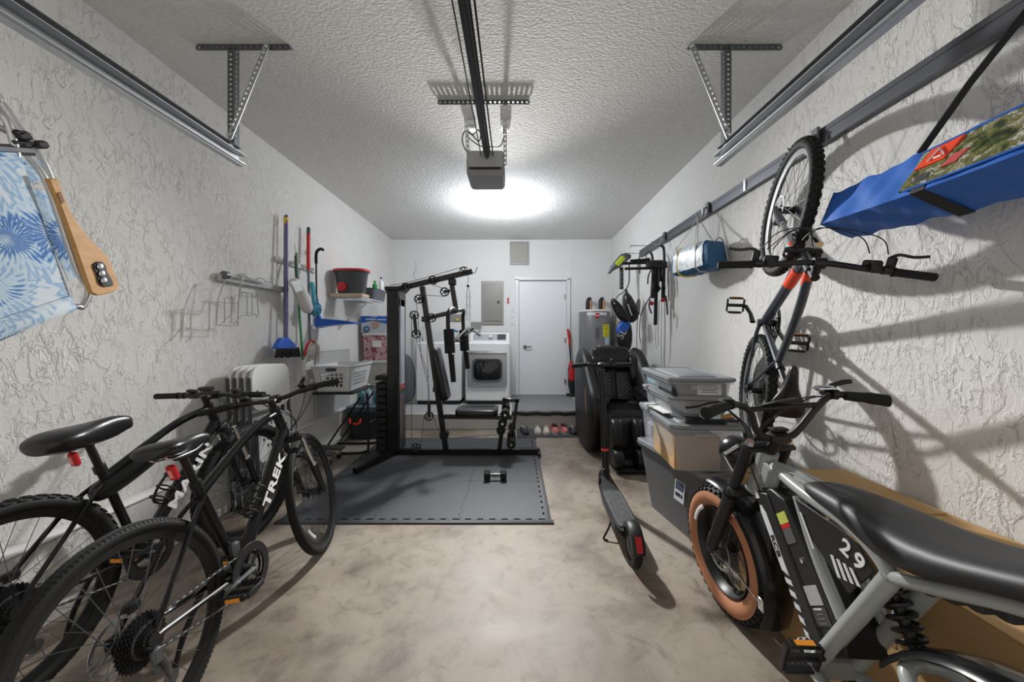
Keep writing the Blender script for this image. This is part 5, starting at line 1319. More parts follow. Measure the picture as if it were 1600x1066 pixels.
# ------------------------------------------------------------------ storage bins
def bin_box(name, label, x, y, yaw, z0, w, l, h, body_m, lid_m, taper=.04, lid_h=.03, rim=True, group=None, lid=True, panelled=True):
    """x, y: near left corner of the lid"""
    b = thing(name, label, 'storage bin', (x, y, z0), group)
    M = T(x, y, z0) @ RZ(yaw) @ T(w / 2, l / 2, 0)
    rg = []; th = .004
    O = [(w - 2 * taper - .03, l - 2 * taper - .03, 0), (w - taper - .03, l - taper - .03, h * .5), (w - .03, l - .03, h - .012)]
    for a, c, z in O: rg.append(rrect(a, c, .04, 4, z))
    for a, c, z in reversed(O): rg.append(rrect(a - 2 * th, c - 2 * th, .037, 4, z + (th if z == 0 else 0)))
    m_ = MB(M); m_.loft(rg, cap=False)
    n = len(rg[0]); m_.add([p for p in rg[0]], [tuple(range(n))]); m_.add([p for p in rg[-1]], [tuple(range(n))])
    bo = m_.build('body', body_m, b)
    if rim:
        rg = [rrect(w - .028, l - .028, .042, 4, h - .035), rrect(w - .004, l - .004, .05, 4, h - .033), rrect(w - .004, l - .004, .05, 4, h - .020), rrect(w - .03, l - .03, .042, 4, h - .018)]
        MB(M).loft(rg, cap=False).build('rim', body_m, b)
    if lid:
        rg = [rrect(w, l, .05, 4, h - .018), rrect(w + .012, l + .012, .055, 4, h - .012), rrect(w + .008, l + .008, .055, 4, h + lid_h - .018), rrect(w - .03, l - .03, .045, 4, h + lid_h - .012), rrect(w - .05, l - .05, .04, 4, h + lid_h - .020)]
        MB(M).loft(rg).build('lid', lid_m, b)
        if panelled:
            rg = [rrect(w - .14, l - .14, .03, 4, h + lid_h - .021), rrect(w - .16, l - .16, .03, 4, h + lid_h - .012)]
            MB(M).loft(rg).build('lid_panel', lid_m, b)
    for s_ in (-1, 1):
        MB(M).box((0, s_ * (l / 2 - .012), h - .05), (w * .36, .022, .03), ch=.006).build('handle', lid_m if body_m is not CLEAR else CLEAR, b)
    return b, M
B1, M1 = bin_box('storage_bin', 'large opaque grey tote on the floor, bottom of the bin stack', 1.08, 2.03, R(10), 0, .49, .78, .485, TOTE, LID, taper=.06, lid_h=.03)
LBL = mat('tote_label', (.62, .64, .68), .4)
lm = M1 @ T(-.49 / 2 + .026, -.12, .30) @ RZ(-PI / 2) @ RX(PI / 2 - .10)
MB(lm).box((0, 0, 0), (.10, .14, .003)).build('sticker', LBL, B1)
MB(lm).box((0, .025, .002), (.08, .05, .002)).build('sticker_block', mat('label_slate', (.07, .09, .13), .4), B1)
for k_, (x_, w_) in enumerate(((-.025, .018), (.0, .024), (.027, .014))): MB(lm @ T(x_, -.030, .0025)).box((0, 0, 0), (w_, .022, .001)).build('sticker_print', BLKP, B1)
B2, M2 = bin_box('storage_bin', 'clear bin with cardboard box inside, standing on the grey tote', .905, 2.07, R(-5), .50, .43, .74, .27, CLEAR, LID, taper=.02, lid_h=.022)
B3, M3_ = bin_box('storage_bin', 'shallow clear bin with grey rim, third from the floor in the stack', .955, 2.20, R(-4), .789, .38, .62, .125, CLEAR, LID, taper=.015, lid_h=.018)
B4, M4 = bin_box('storage_bin', 'shallow clear bin with grey lid on top of the stack holding a black case', .895, 2.06, R(-6), .922, .37, .68, .125, CLEAR, LID, taper=.015, lid_h=.02)
tag(MB(M2 @ T(-.055, -.13, .105)).box((0, 0, 0), (.26, .40, .20), ch=.002).build('cardboard_box', CARD), 'brown cardboard box inside the clear bin above the grey tote', 'box')
tag(MB(M2 @ T(.12, -.1, .08)).box((0, 0, 0), (.07, .4, .14), ch=.01).build('dark_pouch', DSTEEL), 'dark pouch beside the cardboard box inside the clear bin', 'pouch')
tag(MB(M2 @ T(0, .24, .09)).box((0, 0, 0), (.34, .16, .15), ch=.03).build('folded_cloth', mat('lilac_cloth', (.45, .42, .5), .9)), 'pale lilac folded cloth at the far end of the clear bin', 'cloth')
cs = thing('equipment_case', 'black plastic case with a white label inside the top bin', 'case', M4 @ V((-.03, -.2, .005)))
MB(M4 @ T(-.01, -.16, .058)).box((0, 0, 0), (.30, .30, .095), ch=.012).build('body', BLKP, cs)
MB(M4 @ T(.04, -.312, .06)).box((0, 0, 0), (.13, .003, .06)).build('label', WTXT, cs)
for k_ in range(4): MB(M4 @ T(.04, -.3145, .045 + k_ * .011)).box((0, 0, 0), (.10 - .02 * (k_ % 2), .001, .004)).build('label_line', BLKP, cs)
tag(MB(M4 @ T(-.02, .16, .05)).box((0, 0, 0), (.28, .26, .08), ch=.03).build('folded_cloth', mat('teal_cloth', (.14, .33, .38), .9)), 'teal folded cloth at the far end of the top clear bin', 'cloth')
tag(MB(M3_ @ T(.04, -.05, .055)).box((0, 0, 0), (.24, .42, .085), ch=.006).build('paper_stack', mat('paper', (.66, .64, .58), .8)), 'pale paper stack inside the shallow bin third from the floor', 'paper')
tag(MB(M2 @ T(.02, -.31, .302)).box((0, 0, 0), (.30, .09, .012), ch=.003).build('black_folder', BLKP), 'flat black folder on the front of the clear bin lid', 'folder')
tag(MB(M2 @ T(.02, -.32, .324)).box((0, 0, 0), (.10, .06, .03), ch=.004).build('clear_case', mat('pale_blue_plastic', (.42, .55, .6), .2)), 'small pale blue plastic case on the black folder', 'case')
for k_ in range(3): tag(MB(M2 @ T(.12 + k_ * .012, -.31 + k_ * .02, .313 + k_ * .004) @ RZ(.3 + k_ * .25)).box((0, 0, 0), (.10, .018, .004)).build('paper_strip', mat('orange_paper_%d' % k_, [(.6, .22, .03), (.65, .4, .12), (.6, .3, .05)][k_], .7)), ['lowest orange paper strip on the clear bin lid', 'tan paper strip fanned over the orange one on the bin lid', 'topmost orange brown paper strip on the bin lid'][k_], 'paper strip', 'paper strips on the bin lid')
tag(MB(M2 @ T(-.17, .02, .298) @ RZ(.1)).box((0, 0, 0), (.07, .34, .006)).build('letter', WPLAS), 'white folded letter lying along the left edge of the bin lid', 'paper')

# ------------------------------------------------------------------ cardboard carton along the right wall
cb_ = thing('cardboard_carton', 'long brown cardboard carton on the floor along the right wall behind the electric bicycle', 'cardboard box', (1.45, 1.1, 0))
m_ = MB(); x0, x1, y0, y1, h = 1.165, 1.715, .25, 1.86, .585
for c_, s_ in (((x0, (y0 + y1) / 2, h / 2), (.008, y1 - y0, h)), ((x1, (y0 + y1) / 2, h / 2), (.008, y1 - y0, h)), (((x0 + x1) / 2, y1, h / 2), (x1 - x0, .008, h)), (((x0 + x1) / 2, y0, h / 2), (x1 - x0, .008, h)), (((x0 + x1) / 2, (y0 + y1) / 2, .004), (x1 - x0, y1 - y0, .008))): m_.box(c_, s_)
m_.build('box_body', CARD, cb_)
MB(T((x0 + x1) / 2 - .13, 1.1 + .2, h + .006) @ RY(-.015)).box((0, -.1, 0), (.29, 1.30, .006)).build('flap', CARD, cb_)
MB(T((x0 + x1) / 2 + .14, 1.1, h + .008) @ RY(.02)).box((0, .0, 0), (.27, 1.50, .006)).build('flap', CARD, cb_)
MB(T((x0 + x1) / 2, 1.62, h + .018) @ RX(.015)).box((0, 0, 0), (.50, .44, .006)).build('end_flap', CARD, cb_)
text('#9S', .06, mat('carton_print', (.22, .13, .05), .8), cb_, frame((0, -1, 0), (0, 0, 1), (-1, 0, 0), (x0 - .0045, 1.13, .36)), 'carton_print')
tag(MB().box((1.055, 1.2, .012), (.04, 1.0, .024), ch=.004).build('floor_strip', mat('dusty_wood', (.34, .30, .25), .8)), 'dusty wooden strip on the floor in front of the carton', 'strip') if False else None

# ------------------------------------------------------------------ left wall: beach chairs hanging near the camera
TD = tiedye_mat()
ALU = mat('aluminium_tube', (.62, .63, .64), .28, .9, var=.05)
def onx(pts, x): return [PX(px, py, x) for px, py in pts]
def slab_x(mb, pts, th):
    """outline given as world points on a plane x = const, thickened towards the wall"""
    a = [V(p) for p in pts]; b = [V(p) - V((th, 0, 0)) for p in pts]
    return mb.loft([a, b])
bc1 = thing('beach_chair', 'folded blue tie-dye beach chair with wooden armrest hanging on the left wall', 'beach chair', (-2.0, 1.5, 1.9), 'folded beach chairs on the left wall')
def sheet(mb, corners, n=8, bulge=.012, th=.005):
    """fabric panel: bilinear patch sagging away from the wall, with thickness"""
    a, b, c, d = [V(q) for q in corners]; g = []
    for i in range(n + 1):
        row = []
        for j in range(n + 1):
            u, v = i / n, j / n
            p = (a * (1 - u) + b * u) * (1 - v) + (d * (1 - u) + c * u) * v
            p = p + V((bulge * math.sin(PI * u) * math.sin(PI * v), 0, 0)); row.append(p)
        g.append(row)
    m = n + 1; vs = [p for r_ in g for p in r_] + [p - V((th, 0, 0)) for r_ in g for p in r_]
    fs = []
    for i in range(n):
        for j in range(n):
            q = i * m + j; fs.append((q, q + 1, q + m + 1, q + m)); fs.append((q + m * m, q + m + m * m, q + m + 1 + m * m, q + 1 + m * m))
    edge = [(i, 0) for i in range(n)] + [(n, j) for j in range(n)] + [(n - i, n) for i in range(n)] + [(0, n - j) for j in range(n)]
    for k_ in range(len(edge)):
        p, q = edge[k_], edge[(k_ + 1) % len(edge)]; p = p[0] * m + p[1]; q = q[0] * m + q[1]; fs.append((p, q, q + m * m, p + m * m))
    return mb.add(vs, fs)
XA = -1.93
c_tl, c_tr, c_br, c_bl = PX(-70, 215, XA), PX(29, 234, XA), PX(112, 470, XA), PX(-40, 525, XA)
sheet(MB(), (c_tl, c_tr, c_br, c_bl)).build('fabric_seat', TD, bc1)
c2 = PX(118, 484, XA), PX(-40, 545, XA)
sheet(MB(), (PX(-40, 512, XA + .008), PX(112, 462, XA + .008), c2[0] + V((.008, 0, 0)), c2[1] + V((.008, 0, 0))), bulge=.018).build('fabric_hem', TD, bc1)
MB().tube(cr([PX(-20, 150, -1.99), PX(10, 190, -1.97), PX(45, 245, -1.965), PX(75, 290, -1.96), PX(120, 420, -1.96), PX(138, 452, -1.96), PX(128, 480, -1.96), PX(108, 482, -1.96), PX(-30, 540, -1.96)], 6), .0125, 10).build('frame_tube', ALU, bc1)
MB().tube(cr([PX(-10, 195, -1.96), PX(30, 215, -1.95), PX(52, 222, -1.94)], 4), .0125, 10).build('frame_tube', ALU, bc1)
MB().tube(cr([PX(-20, 165, -1.95), PX(8, 185, -1.94), PX(22, 225, -1.94), PX(26, 245, -1.94)], 4), .0125, 10).build('frame_tube', ALU, bc1)
for q, s_ in (((33, 212), 1.0), ((62, 226), .9), ((25, 208), .7)): 
    MB(T(PX(*q, -1.935))).box((0, 0, 0), (.04, .05 * s_, .035 * s_), RX(.5), ch=.008).build('joint', BLKP, bc1)
MB().tube([PX(20, 222, -1.93), PX(66, 226, -1.93)], .007, 8).build('link_bar', BLKM, bc1)
MB().tube([PX(-10, 232, -1.945), PX(48, 236, -1.945)], .02, 8).build('top_crossbar', DSTEEL, bc1)
bc2 = thing('beach_chair', 'second folded tie-dye beach chair behind the first, narrow fabric strip showing', 'beach chair', (-2.05, 1.6, 1.9), 'folded beach chairs on the left wall')
XB = -2.0
sheet(MB(), (PX(22, 249, XB), PX(62, 251, XB), PX(70, 280, XB), PX(40, 288, XB)), n=4, bulge=.004).build('fabric_band', TD, bc2)
sheet(MB(), (PX(44, 296, XB), PX(80, 298, XB), PX(132, 432, XB), PX(108, 440, XB)), n=6, bulge=.006).build('fabric_strip', TD, bc2)
MB().tube(cr([PX(2, 160, -2.03), PX(34, 205, -2.03), PX(62, 245, -2.02), PX(80, 280, -2.02), PX(140, 440, -2.02)], 5), .012, 10).build('frame_tube', ALU, bc2)
MB().tube(cr([PX(-30, 120, -2.12), PX(0, 165, -2.12), PX(30, 205, -2.10), PX(52, 225, -2.09)], 5), .010, 8).build('frame_tube', DSTEEL, bc2)
arm = [(76, 279), (91, 279), (100, 305), (111, 331), (122, 350), (136, 368), (152, 384), (168, 400), (175, 415), (186, 445), (184, 453), (170, 459), (153, 462), (143, 457), (135, 435), (118, 385), (98, 330)]
ar = slab_x(MB(), onx(arm, -1.895), .022).build('wooden_armrest', OAK, bc1, bev=.004)
cup = [(146, 413), (152, 409), (160, 409), (166, 415), (168, 424), (172, 432), (177, 440), (178, 446), (172, 448), (164, 449), (157, 446), (153, 437), (151, 428), (147, 420)]
cu = slab_x(MB(), onx(cup, -1.890), .030).build('cup_holder_rim', BLKP, ar, bev=.003)
for k_, q in enumerate([(157, 417), (160, 428), (163, 439)]):
    MB(T(PX(*q, -1.887))).ball((0, 0, 0), .013, sq=(.3, 1, 1.3)).build('cup_holder_coil', CHROME, ar)
slab_x(MB(), onx([(90, 302), (95, 300), (101, 315), (97, 319)], -1.893), .003).build('branded_stamp', mat('burnt_wood', (.22, .10, .04), .6), ar)
t = thing('wall_hook', 'steel hook holding the beach chairs on the left wall', 'hook', (-2.2, 1.38, 2.2))
MB().tube(cr([(-2.2, 1.32, 2.28), (-2.12, 1.34, 2.27), (-2.0, 1.36, 2.22), (-1.97, 1.365, 2.25)], 4), .007, 8).build('prong', STEEL, t); MB().box((-2.203, 1.32, 2.28), (.012, .05, .12), ch=.003).build('plate', STEEL, t)

# white wall rail with wire rack
wr = thing('utility_rail', 'white wall rail mounted left of the brooms', 'rail', (-2.19, 3.0, 1.74))
MB().box((-2.19, 3.02, 1.725), (.035, .74, .05), ch=.005).build('channel', GPLAS, wr)
MB().tube([(-2.165, 2.70, 1.75), (-2.165, 3.05, 1.75)], .018, 10).build('roller_tube', GPLAS, wr)
MB().cyl((-2.165, 2.665, 1.745), (-2.165, 2.70, 1.745), .03).build('end_cap', DSTEEL, wr)
for y in (2.80, 3.12): MB().tube(cr([(-2.16, y, 1.76), (-2.13, y, 1.76), (-2.12, y, 1.73), (-2.13, y, 1.71)], 3), .004, 6).build('hook', CHROME, wr)
MB().box((-2.17, 3.40, 1.735), (.04, .05, .04), ch=.006).build('end_bracket', GPLAS, wr)
rk = thing('wire_rack', 'chrome wire rack hanging from the white wall rail', 'wire rack', (-2.1, 2.8, 1.6))
W_ = []
WIRE = mat('dull_chrome_wire', (.30, .30, .30), .5, .0)
def wire(pts, x=-2.09, top=False):
    q = [PX(a, b, x) for a, b in pts]
    MB().tube(q, .0032, 5).build('wire', WIRE, rk)
for a_, b_ in (((352, 437), (377, 432)), ((377, 432), (392, 436))): MB().tube([PX(*a_, -2.09), PX(*b_, -2.06)], .0032, 5).build('wire', WIRE, rk)
for y_ in (2.80, 3.0): MB().tube([(-2.165, y_, 1.768), (-2.12, y_, 1.775), (-2.07, y_, 1.735)], .0032, 5).build('hanging_wire', WIRE, rk)
wire([(352, 437), (340, 470), (338, 508), (371, 510), (375, 435)])
wire([(375, 435), (377, 432), (378, 440), (372, 475), (372, 508)], -2.03)
wire([(392, 436), (400, 440), (403, 480), (404, 494)], -2.09)
wire([(342, 472), (371, 475), (379, 456), (400, 465)], -2.06)
wire([(344, 508), (362, 490), (364, 465), (352, 466)], -2.03)
wire([(366, 508), (377, 493), (400, 492), (402, 497)], -2.03)
wire([(366, 488), (366, 463), (375, 461), (400, 466)], -2.0)
wire([(376, 456), (392, 457), (400, 463)], -2.05)
for px in (351, 361): wire([(px, 466), (px, 505)], -2.03)
for px in (386, 394): wire([(px, 458), (px, 493)], -2.05)
wire([(352, 466), (362, 461), (360, 470)], -2.0); wire([(370, 487), (381, 487), (400, 490)], -2.0)

# broom holder and long-handled tools
bh = thing('tool_holder', 'white clip rail holding the brooms and mops on the left wall', 'tool holder', (-2.19, 3.6, 1.95))
MB().box((-2.195, 3.62, 2.00), (.02, .66, .05), ch=.004).build('backplate', WPLAS, bh)
for y in (3.30, 3.38, 3.50, 3.70, 3.84): MB().box((-2.165, y, 2.0), (.05, .035, .035), ch=.006).build('clip', WPLAS, bh)
PURP = mat('purple_handle', (.16, .13, .34), .35)
def pole(root, pts, r, m, name='handle'): return MB().tube(pts, r, 10).build(name, m, root)
t = thing('broom', 'purple handled broom with blue and black angled head, head down on the left wall', 'broom', (-2.1, 3.3, 1.06))
pole(t, [PX(448, 560 - 25, -2.10), PX(448, 336, -2.13)], .0125, PURP)
MB().tube([PX(448, 352, -2.13), PX(448, 340, -2.13)], .015, 10).build('yellow_collar', YEL, t)
slab_x(MB(), onx([(443, 528), (452, 528), (460, 536), (466, 545), (433, 545), (437, 536)], -2.07), .05).build('broom_block', BLUEP, t, bev=.005)
m_ = MB()
for k_ in range(60):
    a = k_ % 20 / 19; px = 433 + a * 33; dx = (k_ // 20) * .02
    m_.tube([PX(px, 543, -2.075 - dx), PX(430 + a * 39, 559 - 2 * a + random.uniform(-1.2, 1.2), -2.07 - dx + random.uniform(-.008, .008))], .006, 4)
tag(m_.build('bristles', BLKP, t), kind='stuff')
t = thing('mop_stick', 'thin steel pole with yellow collar hanging just left of the purple broom', 'pole', (-2.16, 3.27, 1.2))
pole(t, [PX(444, 528, -2.16), PX(445, 337, -2.16)], .008, DSTEEL); MB().tube([PX(445, 350, -2.16), PX(445, 341, -2.16)], .011, 10).build('yellow_collar', YEL, t)
t = thing('floor_mop', 'green and steel mop pole with white sleeve low down on the left wall', 'mop', (-2.12, 3.5, .8))
pole(t, [PX(473, 562, -2.10), PX(467, 480, -2.12), PX(463, 395, -2.14)], .011, GREEN)
MB().tube([PX(463, 395, -2.14), PX(461, 381, -2.14)], .010, 10).build('steel_tip', CHROME, t)
MB().tube([PX(473, 562, -2.10), PX(474, 575, -2.10), PX(475, 592, -2.10)], [.015, .017, .03], 10).build('sleeve', WPLAS, t)
FLUF = mat('white_microfibre', (.68, .67, .65), .95, var=.12, scale=60, bump=1.0, bscale=160)
t = thing('duster', 'fluffy white duster head hanging beside the green mop pole', 'duster', (-2.06, 3.6, 1.5))
MB().tube(cr([PX(462, 400, -2.12), PX(463, 430, -2.08), PX(466, 452, -2.06)], 4), .012, 8).build('handle', GUN, t)
MB().tube(cr([PX(456, 440, -2.05), PX(464, 446, -2.05), PX(472, 462, -2.05), PX(479, 480, -2.05), PX(481, 490, -2.05)], 4), [.02, .045, .05, .052, .055, .057, .06, .06, .062, .062, .062, .06, .058, .055, .045, .035, .02], 14).build('fluffy_head', FLUF, t, sub=1)
slab_x(MB(), onx([(454, 440), (470, 438), (477, 452), (463, 458)], -2.0), .01).build('white_flap', WPLAS, t, bev=.003)
t = thing('squeegee_pole', 'tall pole with red and grey grip at its top on the left wall', 'pole', (-2.15, 3.7, 1.2))
pole(t, [PX(484, 533, -2.10), PX(482, 420, -2.13)], .0125, DSTEEL)
MB().tube([PX(482, 422, -2.13), PX(482, 366, -2.14)], .019, 12).build('red_grip', RED, t); MB().tube([PX(482, 366, -2.14), PX(482, 357, -2.14), PX(482, 355, -2.14)], [.019, .018, .01], 12).build('grey_tip', GREEN if False else GUN, t)
MB().tube([PX(482, 397, -2.138), PX(482, 385, -2.138)], .0197, 12).build('blue_label', TEAL, t)
t = thing('walking_cane', 'black pole with curved hook handle, rightmost of the poles on left wall', 'pole', (-2.15, 3.9, 1.5))
pole(t, [PX(495, 498, -2.13), PX(494, 412, -2.14)] , .009, BLKM)
MB().tube(cr([PX(494, 412, -2.14), PX(494, 398, -2.13), PX(496, 392, -2.11), PX(501, 389, -2.08), PX(505, 391, -2.05)], 5), .015, 10).build('hook_handle', GRIP, t)
t = thing('scrub_brush', 'light blue chenille scrubber hanging above the blue dustpan', 'scrubber', (-2.05, 3.75, 1.45))
CHEN = mat('blue_chenille', (.10, .36, .50), .95, var=.3, scale=80, bump=1.0, bscale=120)
MB().tube(cr([PX(487, 442, -2.09), PX(489, 452, -2.07), PX(491, 474, -2.06)], 4), .022, 8).build('handle', mat('teal_handle', (.08, .38, .48), .4), t)
m_ = MB(); c0_ = PX(493, 482, -2.05); m_.box(c0_, (.07, .10, .12), ch=.03)
for k_ in range(70):
    d_ = V((random.uniform(-1, 1), random.uniform(-1, 1), random.uniform(-1, 1))).normalized(); p_ = c0_ + V((d_.x * .038, d_.y * .055, d_.z * .065)); m_.tube([p_, p_ + V((d_.x * .016, d_.y * .018, d_.z * .012 - .008))], [.007, .005], 5)
tag(m_.build('scrubber_head', CHEN, t), kind='stuff')
t = thing('dustpan', 'bright blue dustpan hanging on the left wall below the scrubber', 'dustpan', (-2.0, 3.8, 1.4))
pan = []
for i in range(7):
    u_ = i / 6; x = -2.16 + u_ * .40; y = 3.97 + u_ * .04
    w_ = .10 + .02 * u_; z = 1.465 - .035 * u_ ** 2
    pan.append([V((x, y - w_, z + .012 * (1 - u_))), V((x, y - w_ + .012, z - .085 * (1 - u_ * .9))), V((x, y, z - .095 * (1 - u_ * .9))), V((x, y + w_ - .012, z - .085 * (1 - u_ * .9))), V((x, y + w_, z + .012 * (1 - u_))), V((x, y + w_ - .008, z + .012 * (1 - u_))), V((x, y, z - .080 * (1 - u_ * .9))), V((x, y - w_ + .008, z + .012 * (1 - u_)))])
MB().loft(pan).build('pan', BLUEP, t); MB().tube([(-2.15, 3.97, 1.44), (-2.18, 3.96, 1.56), (-2.185, 3.96, 1.70)], [.022, .018, .014], 8).build('handle', BLUEP, t)
t = thing('string_mop', 'red and white string mop head leaning against the left wall', 'mop', (-2.08, 3.75, 1.0))
m_ = MB()
for k_ in range(26):
    a = k_ / 25; p0 = PX(486 + 5 * a, 534 + 6 * (1 - a), -2.11 + .05 * a); 
    p1 = PX(474 + 25 * a, 560 + random.uniform(-6, 10), -2.10 + .06 * random.random()); m_.tube(cr([p0, (p0 + p1) / 2 + V((.02, 0, .03)), p1], 4), .008, 5)
tag(m_.build('strings', mat('mop_string', (.60, .58, .55), .95, var=.15, scale=40), t), kind='stuff')
MB().tube(cr([PX(475, 556, -2.05), PX(480, 540, -2.04), PX(486, 532, -2.06), PX(493, 536, -2.06)], 4), .012, 6).build('red_band', RED, t)

# folding chairs leaning on the left wall
def folding_chair(x, lab, lean):
    t = thing('folding_chair', lab, 'folding chair', (x, 2.86, 0), 'folded chairs on the left wall')
    M = T(x, 2.86, 0) @ RY(-lean)
    w = .225
    rg = [[V((dx, q.x, .89 + q.y)) for q in rrect(2 * w - .01, .34, .09, 5)] for dx in (.014, -.010)]
    MB(M).loft(rg).build('backrest', WPLAS, t, bev=.004)
    rg = [[V((dx + .012, q.x, .50 + q.y)) for q in rrect(2 * w - .05, .34, .06, 5)] for dx in (.012, -.012)]
    so = MB(M).loft(rg).build('seat', WPLAS, t, bev=.004)
    for yy in range(-3, 4):
        for zz in range(-1, 3):
            if abs(yy) + abs(zz - .5) < 4.4: MB(M).box((.0245, yy * .045, .50 + zz * .055), (.002, .018, .026), ch=.0009).build('slot', DSTEEL, so)
    for s_ in (-1, 1):
        MB(M).tube([(-.008, s_ * w, .02), (-.008, s_ * w, .98)], .0125, 8).build('leg', GUN, t)
        MB(M).tube([(.016, s_ * (w - .025), .02), (.016, s_ * (w - .025), .66)], .0125, 8).build('leg', GUN, t)
        for q in ((-.008, w), (.016, w - .025)): MB(M).cyl((q[0], s_ * q[1], .001), (q[0], s_ * q[1], .03), .015).build('foot_cap', BLKP, t)
    MB(M).tube([(-.008, -w, .16), (-.008, w, .16)], .009, 8).build('stretcher', GUN, t)
for k_, (x, lab) in enumerate(((-2.062, 'white plastic folding chair nearest the wall in the leaning stack'), (-2.010, 'white folding chair second from the wall in the leaning stack'), (-1.958, 'white folding chair third from the wall in the leaning stack'), (-1.906, 'outermost white folding chair of the stack with slotted seat'))):
    folding_chair(x, lab, .045)

# laundry basket on a folding stand, board behind
ls = thing('folding_stand', 'black folding table stand with curved floor rails under the laundry basket', 'stand', (-1.85, 4.0, 0))
MB().box((-1.93, 4.08, .675), (.44, .60, .022), RZ(.03), ch=.008).build('tray_top', BLKP, ls)
for y in (3.88, 4.24):
    MB().tube(cr([(-2.12, y, .015), (-1.75, y, .015), (-1.62, y + .02, .03), (-1.60, y + .04, .10), (-1.61, y + .04, .66)], 5), .013, 8).build('leg_frame', BLKM, ls)
    MB().tube([(-2.08, y + .03, .03), (-1.68, y + .03, .62)], .010, 8).build('cross_leg', BLKM, ls)
MB().tube([(-1.62, 3.90, .32), (-1.61, 4.28, .32)], .009, 8).build('stretcher', BLKM, ls); MB().tube([(-2.10, 3.88, .015), (-2.10, 4.24, .015)], .012, 8).build('stretcher', BLKM, ls)
lb = thing('laundry_basket', 'white plastic laundry basket with square holes on the black stand', 'laundry basket', (-1.945, 4.08, .69))
Mb_ = T(-1.945, 4.08, .69) @ RZ(.03)
def basket_wall(side, name='wall_panel'):
    """one perforated side: bars and posts leave real holes"""
    m_ = MB(Mb_); w0, w1, l0, l1, H = .165, .205, .25, .30, .27
    horiz = side in ('near', 'far')
    def pt(u, v):
        v_ = v / H; w = w0 + (w1 - w0) * v_; l = l0 + (l1 - l0) * v_
        if side == 'near': return V((u * w, -l, v))
        if side == 'far': return V((u * w, l, v))
        if side == 'left': return V((-w, u * l, v))
        return V((w, u * l, v))
    nrm = {'near': V((0, -1, 0)), 'far': V((0, 1, 0)), 'left': V((-1, 0, 0)), 'right': V((1, 0, 0))}[side]
    def strip(u0, u1, v0, v1):
        a, b, c, d = pt(u0, v0), pt(u1, v0), pt(u1, v1), pt(u0, v1); q = nrm * -.005
        m_.loft([[a, b, c, d], [a + q, b + q, c + q, d + q]])
    n = 5 if horiz else 8; e = .62
    strip(-1, 1, 0, .05); strip(-1, 1, .20, H)
    for k_ in range(3): strip(-e, e, .082 + k_ * .0375, .093 + k_ * .0375)
    for k_ in range(n + 1):
        c = -e + 2 * e * k_ / n; hw = .040 if horiz else .028; strip(c - hw, c + hw, .05, .20)
    strip(-1, -e, .05, .20); strip(e, 1, .05, .20)
    return m_.build(name, WHITE, lb)
for sd_ in ('near', 'far', 'left', 'right'): basket_wall(sd_)
MB(Mb_).box((0, 0, .006), (.32, .49, .008)).build('bottom', WHITE, lb)
rg = [rrect(.41, .60, .04, 4, .262), rrect(.45, .645, .055, 4, .268), rrect(.45, .645, .055, 4, .278), rrect(.405, .595, .04, 4, .280)]
MB(Mb_).loft(rg, cap=False, loop=True).build('rim', WHITE, lb)
tag(MB(T(-1.945, 4.08, .70) @ RZ(.03)).loft([rrect(.25, .42, .05, 3, 0), rrect(.29, .46, .07, 3, .08), rrect(.27, .44, .07, 3, .15), rrect(.16, .30, .05, 3, .17)]).build('dark_basket_filler', DMAT, sub=1), 'added dark filler inside the white basket that blackens its holes', 'filler')  # added dark mass, stands in for the shade seen through the holes
for s_ in (-1, 1): MB(Mb_).box((0, s_ * .302, .238), (.11, .012, .028), RX(-s_ * .15), ch=.005).build('hand_slot', DSTEEL, lb)
tag(MB(T(-2.198, 4.36, .735)).box((0, 0, 0), (.018, .82, .74), ch=.008).build('plastic_board', GPLAS), 'light grey plastic board standing on the curb behind the laundry basket', 'board')
DY = 3.66
fd = thing('furniture_dolly', 'small wooden furniture dolly with grey padded ends on casters', 'dolly', (-1.98, DY, 0))
for s_ in (-1, 1): MB().box((-1.98, DY + s_ * .10, .115), (.38, .08, .04), ch=.012).build('padded_rail', mat('grey_carpet_pad', (.10, .105, .11), .9, bump=.3), fd)
for s_ in (-1, 1): MB().box((-1.98 + s_ * .12, DY, .085), (.07, .27, .022), ch=.003).build('wood_rail', PLY, fd)
for sx in (-1, 1):
    for sy in (-1, 1):
        o = MB().cyl((-1.98 + sx * .14 - .012, DY + sy * .10, .03), (-1.98 + sx * .14 + .012, DY + sy * .10, .03), .03).build('caster', BLKP, fd)
        MB().box((-1.98 + sx * .14, DY + sy * .10, .062), (.035, .04, .03)).build('caster_fork', STEEL, o)

# wall shelf in the back left corner
sh = thing('wire_shelf', 'white wire wall shelf with a pine board at its near end', 'shelf', (-2.0, 4.9, 1.75))
for k_ in range(9): MB().tube([(-2.19 + k_ * .047, 4.26, 1.745), (-2.19 + k_ * .047, 5.75, 1.745)], .003, 5).build('long_wire', WHITE, sh)
for k_ in range(2): MB().tube([(-1.81, 4.24, 1.745 - k_ * .035), (-1.81, 5.75, 1.745 - k_ * .035)], .0045, 6).build('front_rod', WHITE, sh)
m_ = MB()
for k_ in range(60): m_.tube([(-2.2, 4.26 + k_ * .025, 1.75), (-1.81, 4.26 + k_ * .025, 1.75), (-1.81, 4.26 + k_ * .025, 1.712)], .0022, 4)
tag(m_.build('cross_wires', WHITE, sh), kind='stuff')
MB().box((-2.0, 4.34, 1.772), (.40, .20, .032), ch=.002).build('pine_board', PLY, sh)
for y in (4.50, 5.5): MB().tube([(-1.82, y, 1.73), (-2.2, y, 1.38)], .010, 6).tube([(-2.2, y, 1.36), (-2.2, y, 1.42)], .012, 6).build('brace', WHITE, sh)
